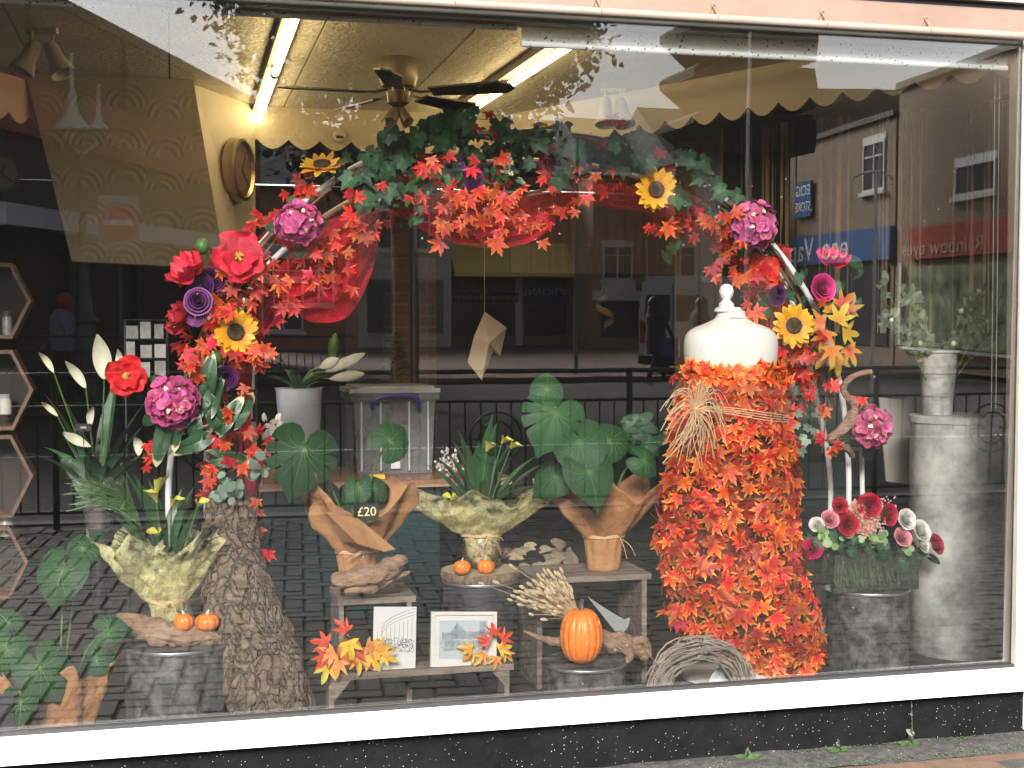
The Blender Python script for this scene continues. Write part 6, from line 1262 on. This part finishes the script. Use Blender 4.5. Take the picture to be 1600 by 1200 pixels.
for a in ((475, 700, .5, 68, -.3, -1), (608, 690, .62, 44, .6, .7), (560, 760, .58, 30, 0, -1), (585, 765, .7, 32, .6, .3), (545, 770, .74, 26, -.8, -.2), (560, 815, .5, 18, .1, -1), (515, 770, .75, 30, -.5, .5)): mleaf(t, a[0], a[1], a[2], a[3], a[4], a[5], b0, O=MONST if a[3] > 50 else HEART)
# price card
pc = P(572, 800, .5); cd = thing('price_card', 'small black price card chalked £20 in the brown paper plant', 'price card', pc); 
MB().bb((-.046, 0, -.033), (.046, .003, .036)).tube([(0, .002, -.02), (0, .002, -.1)], .0015, 5).build('card', m_blackp, cd, smooth=False, local=True)
text('£20', .047, mat('yellow_chalk', (.8, .78, .35)), cd, Matrix.Translation((.002, -.0014, 0)) @ Matrix.Rotation(PI/2, 4, 'X'), ext=.0008, name='chalk_price')
# large monstera
random.seed(62); Yp_ = .72; c = V(P(943, 890, Yp_).x, Yp_, zb3); m1 = mp(943, Yp_)
t = thing('wrapped_monstera', 'large monstera in brown paper tied with raffia, on the crate left of the dress form', 'potted plant', c)
zn = P(943, 838, Yp_).z-c.z; zt = P(943, 740, Yp_).z-c.z
wrap(t, c, 32*m1, .001, zn, zt, 95*m1, m_paper, seed=8, pts=5, amp=.4); tie(t, c, 33*m1, zn, 2, m_raffia, s=(3, -1))
b0 = V(c.x, c.y, c.z+zn)
for a in ((868, 645, .55, 62, -.5, -1, MONST), (905, 690, .5, 58, .2, -1, HEART), (920, 735, .46, 56, .2, -1, HEART), (950, 690, .62, 44, .7, .7, HEART), (868, 745, .62, 42, -1, -.4, HEART), (1005, 718, .6, 34, .9, -.5, HEART), (855, 610, .6, 36, .1, 1, HEART), (930, 770, .5, 28, .2, -1, HEART)): mleaf(t, a[0], a[1], a[2], a[3], a[4], a[5], b0, O=a[6])
rb_ = MB()
for k in range(20): p = P(rnd(960, 1030), rnd(655, 700), .75); leaf(rb_, OVAL, p, rdir(TOW, .4), V(rnd(.4, 1), 0, rnd(-.6, .6)), .055)
rb_.build('ivy_sprig', m_ivy, t)
# bottom left monstera
random.seed(63); Yp_ = .36; c = V(P(90, 1140, Yp_).x, Yp_, FZ); m1 = mp(90, Yp_)
t = thing('wrapped_monstera', 'monstera in brown paper at the bottom left corner of the window', 'potted plant', c)
zn = P(90, 1135, Yp_).z-c.z; zt = P(90, 1025, Yp_).z-c.z
wrap(t, c, 52*m1, .001, zn, zt, 86*m1, m_paper, seed=12, pts=4, amp=.4); b0 = V(c.x, c.y, c.z+zn)
for a in ((98, 890, .36, 56, -.3, -1, HEART), (62, 1040, .22, 58, .5, -1, HEART), (10, 1010, .3, 44, -.4, -1, HEART), (168, 985, .3, 34, 1, .2, HEART), (32, 1095, .18, 38, 0, -1, HEART), (150, 1030, .42, 34, .9, -.1, HEART), (130, 860, .5, 38, .5, .8, HEART), (15, 975, .4, 30, -.4, .9, HEART)): mleaf(t, a[0], a[1], a[2], a[3], a[4], a[5], b0, O=a[6])
tg = P(5, 1108, .15); tt = thing('plant_label', 'dark plant label stuck at the lower left corner', 'label', tg); MB().bb((-.03, 0, -.06), (.03, .003, .05)).build('tag', m_blackp, tt, smooth=False, local=True)
# ---- calla / lily bouquets in cellophane
def spathe(mb, base, d, L_, w, open_=.5, cup=.8):
    """calla or peace lily flower: rolled funnel with a pointed flared lip"""
    R = face_rot(d, rnd(-.5, .5))
    def f(u, v):
        a = (u-.5)*2*PI*(1-.25*open_*v); r = w*(.12+.5*v**1.3)*(1+.5*open_*v*v*math.cos(a/1.0)); z = L_*(v*.7+.3*v*v*max(0, math.cos(a)))
        return base+R @ V(math.sin(a)*r, -math.cos(a)*r*cup, z)
    mb.grid(12, 8, f)
def bract(mb, base, tip, w, n_=(0, -1, .1)):
    d = (tip-base); L_ = d.length; y = d.normalized(); z = Vector(n_); z = (z-y*z.dot(y)).normalized(); x = y.cross(z)
    def f(u, v):
        wv = w*math.sin(PI*min(1, v*.97+.02))**.75*(1-.35*v); s = (u-.5)*2; return base+y*L_*v+x*s*wv-z*(-.35*wv*s*s)+z*.0-x*0+z*(-.03*math.sin(v*PI))
    mb.grid(8, 12, f)
def bouquet(px, pyb, Y, z0, pyn, pyt, rn, rt, label, seed, leaves, callas, jarr=None, lean=(0, 0), nb=34, spread=1.0, Ltop=1.0):
    random.seed(seed); c = V(P(px, pyb, Y).x, Y, z0); m1 = mp(px, Y); t = thing('wrapped_bouquet', label, 'bouquet', c); zn = P(px, pyn, Y).z-z0; zt = P(px, pyt, Y).z-z0
    wrap(t, c, rn*m1, .001, zn, zt, rt*m1, m_cello, name='cellophane', seed=seed, pts=6, amp=.38, lean=lean, cr=.03, nu=96)
    wrap(t, c, rn*.8*m1, .01, zn, zt*.93, rt*.72*m1, m_cello, name='inner_cellophane', seed=seed+5, pts=5, amp=.5, lean=lean, cr=.03, nu=80)
    tie(t, c, rn*m1, zn, 8)
    b0 = c+V(0, 0, zn); lf = MB()
    for (x, y, w) in leaves:
        e = P(x, y, Y+rnd(-.12, .1)); blade(lf, lerp(b0, V(b0.x, Y, zt+z0), .5)+V((e.x-b0.x)*.2, 0, 0), (e-b0).normalized()+V(0, 0, .25), (e-b0).length*.8, w*m1, .35, n=9)
    for k in range(nb):
        a = rnd(0, 2*PI); blade(lf, b0+V(math.cos(a)*.03, math.sin(a)*.02, (zt-zn)*.35), (math.cos(a)*.55*spread, math.sin(a)*.4-.1, .8), rnd(.14, .26)*Ltop, rnd(.025, .05), rnd(.2, .9))
    lf.build('leaves', m_green, t); st_ = MB(); 
    for (x, y, x2, y2) in callas:
        a_, b_ = P(x, y, Y-.1), P(x2, y2, Y-.11); mb = MB(); spathe(mb, a_, (b_-a_).normalized()+V(0, -.25, 0), max((b_-a_).length, .03)*1.35, .042, .8); mb.build('calla_flower', mat('yellow_calla', (.75, .68, .08), c2=(.7, .72, .15), sc=12, rough=.45, transl=.25), t)
        st_.tube(smooth_pts([b0, lerp(b0, a_, .6)+V(0, .02, 0), a_], 4), .003, 6)
    st_.build('stem', m_stem, t); return t, c, m1
bouquet(262, 968, .5, P(262, 972, .5).z, 940, 822, 29, 92, 'yellow calla bouquet in pale cellophane on the driftwood at the left', 71,
    [(135, 750, 22), (160, 770, 20), (200, 740, 26), (215, 755, 30), (240, 770, 26), (300, 780, 28), (330, 790, 24), (170, 800, 24), (280, 790, 30), (320, 830, 26), (150, 815, 20)],
    [(243, 775, 250, 745), (245, 785, 238, 765), (268, 790, 276, 775), (310, 790, 314, 780), (247, 835, 243, 828)], lean=(-.02, 0), nb=44)
gr = MB(); random.seed(72); b0 = P(215, 800, .42)
for k in range(150):
    e = P(rnd(102, 190), rnd(742, 790), .42+rnd(-.05, .08)); gr.tube(smooth_pts([lerp(b0, P(235, 880, .48), rnd(0, .3)), lerp(b0, e, .5)+V(0, 0, rnd(0, .03)), e+V(rnd(-.02, .02), 0, rnd(-.03, .01))], 3), .0012, 3)
tag(gr.build('bear_grass', m_lime), 'arching tuft of thin bright green grass left of the calla bouquet', 'grass tuft')
t, cc_, m1 = bouquet(752, 880, .82, ZS, 836, 752, 31, 122, 'middle bouquet of yellow callas in pale cellophane on the log slice', 75,
    [(768, 642, 22), (775, 660, 24), (762, 670, 30), (722, 676, 22), (715, 700, 20), (800, 690, 24), (815, 700, 22), (680, 730, 30), (660, 745, 24), (840, 730, 28), (860, 745, 26), (700, 720, 28), (790, 720, 34), (750, 700, 36)],
    [(760, 705, 766, 690), (784, 692, 792, 682), (798, 700, 806, 690), (705, 780, 702, 772)], nb=40, spread=1.3)
jr = MB(); r = 33*m1; zj = P(752, 838, .82).z-ZS
jo = thing('glass_jar', 'clear glass jar filled with wood shavings holding the middle bouquet', 'jar', (cc_.x, .82, ZS+.0015))
MB().lathe([(0, 0), (r*.82, 0), (r*.9, .006), (r*1.08, zj*.5), (r*1.05, zj*.8), (r*.95, zj)], n=40).build('glass', m_glassj, jo, local=True)
sv = MB(); random.seed(76)
for k in range(120): a = rnd(0, 6.3); q_ = V(math.cos(a), math.sin(a)*.9, 0)*r*rnd(.3, .9)+V(0, 0, rnd(.01, zj*.85)); leaf(sv, OVAL, q_, rdir(V(math.cos(a), math.sin(a), 0), .5), rdir((0, 0, 1), 1), .018, .3, .6)
sv.build('wood_shavings', mat('wood_shaving', (.5, .3, .2), c2=(.6, .42, .3), sc=20, island=.3, rough=.7), jo, local=True)
# small pumpkins at the left bouquet
random.seed(77)
for px, r_, l in ((287, 15, 'reddish orange mini pumpkin, left one on the left driftwood'), (324, 19, 'orange mini pumpkin with white stalk, right one on the left driftwood')):
    m1 = mp(px, .4); pumpkin(V(P(px, 960, .38).x, .38, P(px, 985, .38).z), r_*m1, 27*m1, l, 9, stem=mat('white_stalk', (.75, .75, .7)))
# crumpled stuff right of the jar
t = MB(); random.seed(78)
for k in range(26): p = P(rnd(780, 900), rnd(850, 890), .95); leaf(t, OVAL, p, rdir(TOW, .6), rdir((rnd(-1, 1), 0, .2), .6), rnd(.03, .06), .3, .4)
tag(t.build('dry_leaves', mat('dull_dry_leaf', (.25, .2, .13), island=.3, rough=.9)), 'heap of dull dry leaves behind the bunny tail grass', 'dry leaves', kind='stuff')
# peace lily with vase
random.seed(81); Yl = 1.0; zb_ = P(150, 832, Yl).z; c = V(P(155, 830, Yl).x, Yl, zb_); t = thing('peace_lily', 'tall peace lily with white pointed flowers at the left of the window', 'potted plant', c); m1 = mp(150, Yl)
lf = MB(); b0 = c+V(0, 0, .12)
for (x, y) in ((70, 600), (95, 590), (120, 640), (205, 650), (230, 660), (95, 660), (240, 690), (75, 720), (225, 620), (180, 560), (110, 700), (210, 700)):
    e = P(x, y, Yl+rnd(-.1, .1)); blade(lf, b0, (e-b0)+V(0, 0, .12), (e-b0).length*.95, 30*m1, .3, n=10)
for k in range(16): a = rnd(0, 6.3); blade(lf, b0, (math.cos(a)*.6, math.sin(a)*.5, .8), rnd(.2, .36), .07, .7)
lf.build('leaves', mat('peace_lily_leaf', (1, 0, 0), rough=.4, ramp_e=[(0, (.05, .13, .05)), (1, (.02, .07, .025))], island=.3), t)
st_ = MB(); m_sp = mat('white_spathe', (.74, .73, .6), c2=(.7, .72, .5), sc=6, rough=.5, transl=.25)
for (x, y, x2, y2, w) in ((163, 592, 152, 522, 17), (182, 580, 184, 545, 7), (84, 582, 60, 550, 6), (134, 606, 102, 564, 9), (98, 676, 142, 698, 9), (90, 650, 64, 628, 5), (140, 668, 146, 635, 7), (217, 712, 210, 682, 9)):
    a_, b_ = P(x, y, Yl-.1), P(x2, y2, Yl-.12); mb = MB(); bract(mb, a_, b_, w*m1, (rnd(-.3, .3), -1, .1)); f_ = mb.build('flower', m_sp, t)
    st_.tube(smooth_pts([b0, lerp(b0, a_, .6)+V(0, .02, 0), a_], 4), .003, 6)
st_.build('stem', m_stem, t)
vs_ = thing('vase', 'glass vase with a red label holding the peace lily', 'vase', c-V(0, 0, .002)); h_ = P(150, 765, Yl).z-zb_
MB().lathe([(0, 0), (20*m1, 0), (27*m1, h_), (26*m1, h_)], n=32).build('pot', clear_mat('dim_glass', 1.5, (.6, .7, .7), .05, .25, (.2, .25, .25)), vs_, local=True)
MB().lathe([(19*m1, .02), (21.5*m1, h_*.8)], n=32).build('label_band', mat('faded_red_label', (.3, .09, .06), c2=(.3, .3, .3), sc=14, lo=.5, hi=.6), vs_, local=True)
ws = MB(); wsb = c+V(0, 0, 0)
wrap(t, c+V(0, 0, h_*.6), 26*m1, 0, .04, .2, 52*m1, mat('clear_wrap', (.3, .36, .33), rough=.2, alpha=(.1, .45, 18), bump=.4), name='clear_wrap', seed=9, amp=.3)
MB().tube([(c.x, Yl, FZ), (c.x, Yl, zb_-.022)], .03, 12).lathe([(0, zb_-.022), (.14, zb_-.022), (.14, zb_-.004), (0, zb_-.004)], c=(c.x, Yl, 0), n=32).build('plant_stand', m_blackp); tag(bpy.data.objects['plant_stand'], 'dark round plant stand under the peace lily', 'plant stand')
pl = P(130, 668, .9); tt = thing('name_card', 'small dark card among the peace lily stems', 'card', pl); MB().bb((-.03, 0, -.014), (.03, .003, .014)).tube([(0, .002, -.01), (0, .002, -.1)], .0015, 5).build('card', m_blackp, tt, smooth=False, local=True)
MB().bb((-.01, -.001, -.004), (.012, 0, .004)).build('chalk_mark', mat('pink_chalk', (.5, .25, .25)), tt, smooth=False, local=True)
# cream crumpled paper flowers right of the left arm
t = MB(); random.seed(83)
for k in range(18): p = P(rnd(412, 436), rnd(648, 688), .9); leaf(t, OVAL, p, rdir(TOW, .6), rdir((0, 0, 1), 1), .025, .3, .5)
tag(t.build('paper_blossoms', mat('cream_paper', (.5, .45, .38), island=.2, rough=.8)), 'cream paper blossoms between the left arm and the white lily pot', 'paper flowers')
# ---- rose basket on the right drum
random.seed(91); Yr = .6; zt_ = DR_.z; x0_, x1_ = P(1288, 890, Yr).x, P(1418, 890, Yr).x
tb = thing('flower_trough', 'clear glass trough carrying the red, pink and white roses', 'trough', ((x0_+x1_)/2, Yr, zt_+.005)); hz = P(1350, 858, Yr).z
g_ = MB(); cxr, cyr = (x0_+x1_)/2, Yr; a_, b_ = (x1_-x0_)/2, .09
g_.lathe([(.88, zt_+.006), (1, hz)], c=(cxr, cyr, 0), n=4, fn=lambda r, z, a: (r, z)) if False else g_.bb((x0_, Yr-.09, zt_+.006), (x1_, Yr+.09, hz))
g_.build('glass_body', clear_mat('trough_glass', 1.5, (.7, .76, .7), .05, .12, (.3, .33, .28)), tb, smooth=False)
s_ = MB()
for k in range(30): x = rnd(x0_+.02, x1_-.02); s_.tube([(x, Yr+rnd(-.07, .07), zt_+.02), (x+rnd(-.04, .04), Yr+rnd(-.07, .07), hz)], rnd(.002, .005), 5)
s_.build('cut_stem', m_stem, tb)
RED, PNK, WHT, PCH = (.5, .012, .04), (.75, .3, .35), (.78, .76, .7), (.78, .42, .3)
for i, (x, y, r_, c_, l) in enumerate(((1312, 790, 13, RED, 'red rose half hidden at the back left of the rose basket'), (1357, 790, 20, RED, 'red rose at the top middle of the rose basket'), (1324, 819, 19, RED, 'wide red rose at the front left of the rose basket'), (1387, 804, 18, RED, 'red rose right of the peach carnations'), (1269, 858, 17, (.55, .01, .1), 'crimson rose drooping out at the far left of the basket'), (1461, 851, 17, (.5, .012, .07), 'crimson rose at the far right tip of the basket'),
        (1296, 812, 15, PNK, 'pale pink rose at the left of the basket'), (1409, 840, 16, PNK, 'pale pink rose below the white roses'), (1415, 812, 17, WHT, 'white rose, upper one of the white cluster'), (1438, 830, 18, WHT, 'white rose in the middle of the white cluster'), (1440, 850, 15, WHT, 'white rose, lowest of the white cluster'), (1276, 820, 12, WHT, 'white rosebud at the left edge of the basket'))):
    rose(at(x, y, .5), (rnd(-.3, .3)+(x-1360)/160, -1, rnd(.1, .5)), r_*mp(x, .5), l, c_, grp='roses in the right basket', edge=tuple(min(1, q_*1.2) for q_ in c_))
for x, y, r_, l in ((1338, 800, 19, 'peach carnation, upper left one in the basket'), (1352, 822, 19, 'peach carnation at the front of the basket'), (1362, 803, 15, 'peach carnation, upper right one in the basket')):
    t = thing('carnation', l, 'carnation', at(x, y, .52), 'peach carnations', nrm=(rnd(-.2, .2), -1, .3)); mb = MB(); R = r_*mp(x, .5)
    for ring in range(4):
        for k in range(7): petal_grid(mb, k*.9+ring*.4, R*.05, R*(1-.18*ring), R*.8, R*.15*ring, R*(.2+.2*ring), R*.1, 7, 4, tipp=.4)
    mb.build('petals', mat('peach_petal', (1, 0, 0), rough=.6, ramp_e=[(0, (.6, .25, .16)), (1, (.82, .5, .4))], island=.1, transl=.25), t, local=True)
t = thing('basket_foliage', 'round eucalyptus leaves and pale twigs under the roses on the right', 'foliage', at(1350, 870, .5)); l = MB()
cluster(l, ROUND, [(1325, 840), (1340, 842), (1370, 845), (1385, 840), (1290, 845), (1290, 830), (1300, 850), (1420, 858)], .02, .5, 5, 9, down=0, ydp=.04); l.build('eucalyptus', mat('light_eucalyptus', (.2, .32, .12), rough=.5, island=.3), t)
l = MB(); cluster(l, OVAL, pathspots([(1275, 835), (1330, 850), (1400, 860), (1445, 870)], 14), .045, .56, 5, 14, down=1, ydp=.08); l.build('dark_leaves', m_ivy, t)
l = MB(); 
for k in range(40): p = P(rnd(1372, 1400), rnd(776, 800), .55); l.ball(p, .004, 5, 4)
for k in range(40): p = P(rnd(1360, 1385), rnd(808, 832), .48); l.ball(p, .004, 5, 4)
l.build('filler_blossom', mat('filler_pink', (.6, .4, .36), rough=.7), t)
# ---- bunny tail grass
random.seed(95); b0 = P(905, 965, .42); b0.z = P(905, 968, .42).z; t = thing('bunny_tail_grass', 'bundle of dried bunny tail grass fanning left behind the tall pumpkin', 'dried grass', b0); s_ = MB(); h_ = MB()
for k in range(170):
    u, v = random.random(), random.random(); e = P(lerp(lerp(800, 870, u), lerp(868, 895, u), v)+rnd(-6, 6), lerp(lerp(935, 965, v), lerp(885, 925, v), u**1)+rnd(-8, 8), .42+rnd(-.05, .05))
    if k < 6: e = P([752, 775, 800, 812, 830, 850][k], [912, 910, 885, 945, 960, 968][k], .38)
    s_.tube(smooth_pts([b0, lerp(b0, e, .5)+V(0, 0, rnd(0, .015)), e], 3), .0009, 4); d_ = (e-b0).normalized()+V(-.1, 0, rnd(-.1, .3)); h_.ball(e, 1, 8, 6, (.0062, .0062, .0145*rnd(.8, 1.25)), face_rot(d_))
s_.build('stalks', m_raffia, t); h_.build('seed_heads', mat('straw_head', (.58, .45, .27), c2=(.68, .56, .36), sc=60, island=.15, rough=.9, bump=.5, bsc=200), t)
# thin grey scoop behind pumpkin
o = MB(); o.prism([P(918, 932, .5), P(945, 950, .5), P(975, 968, .5), P(985, 965, .5), P(982, 978, .5), P(972, 992, .5), P(960, 985, .5)], (0, .004, 0)); tag(o.build('grey_paper_fan', mat('grey_film', (.4, .42, .42), rough=.3, alpha=.6), smooth=False), 'small translucent grey pointed film behind the tall pumpkin', 'plastic film')
# ---- vine wreath
random.seed(97); Yw_ = .3; wc = P(1095, 1085, Yw_); R = 75*mp(1095, Yw_); mb = MB()
for k in range(110):
    a0 = rnd(0, 2*PI); span = rnd(1.2, 3.2); pts = []; rr_ = R*rnd(.74, 1.2); dy = rnd(-.03, .03); f1, f2 = rnd(0, 6), rnd(2, 5)
    for i in range(12): a = a0+span*i/11; q_ = rr_+.012*math.sin(f1+f2*a); pts.append(wc+V(math.cos(a)*q_, dy+.015*math.cos(f1+3*a), math.sin(a)*q_))
    mb.tube(pts, rnd(.0018, .0045), 6)
for k in range(150):
    a = rnd(-.3, PI+.3); p = wc+V(math.cos(a), 0, math.sin(a))*R*rnd(.95, 1.15); d_ = V(math.cos(a+rnd(-1, 1)), rnd(-.5, .3), math.sin(a+rnd(-1, 1)))*rnd(.015, .04); mb.tube(smooth_pts([p, p+d_*.6+V(rnd(-.01, .01), 0, rnd(-.01, .01)), p+d_], 3), .0011, 4)
tag(mb.build('vine_wreath', mat('grey_vine', (.2, .165, .13), c2=(.36, .31, .26), sc=20, rough=.9, island=.25)), 'round grey vine wreath propped at the foot of the leaf dress', 'wreath')
p = P(1145, 1075, .36); t = MB(); t.lathe([(0, 0), (.07, .005), (.085, .02), (.09, .022)], c=p, n=30, ax=face_rot((-.5, -.8, .3))); tag(t.build('white_dish', mat('white_dish', (.6, .64, .64), rough=.3)), 'white dish leaning behind the wreath by the sill', 'dish')
# dark cupboards at the back right
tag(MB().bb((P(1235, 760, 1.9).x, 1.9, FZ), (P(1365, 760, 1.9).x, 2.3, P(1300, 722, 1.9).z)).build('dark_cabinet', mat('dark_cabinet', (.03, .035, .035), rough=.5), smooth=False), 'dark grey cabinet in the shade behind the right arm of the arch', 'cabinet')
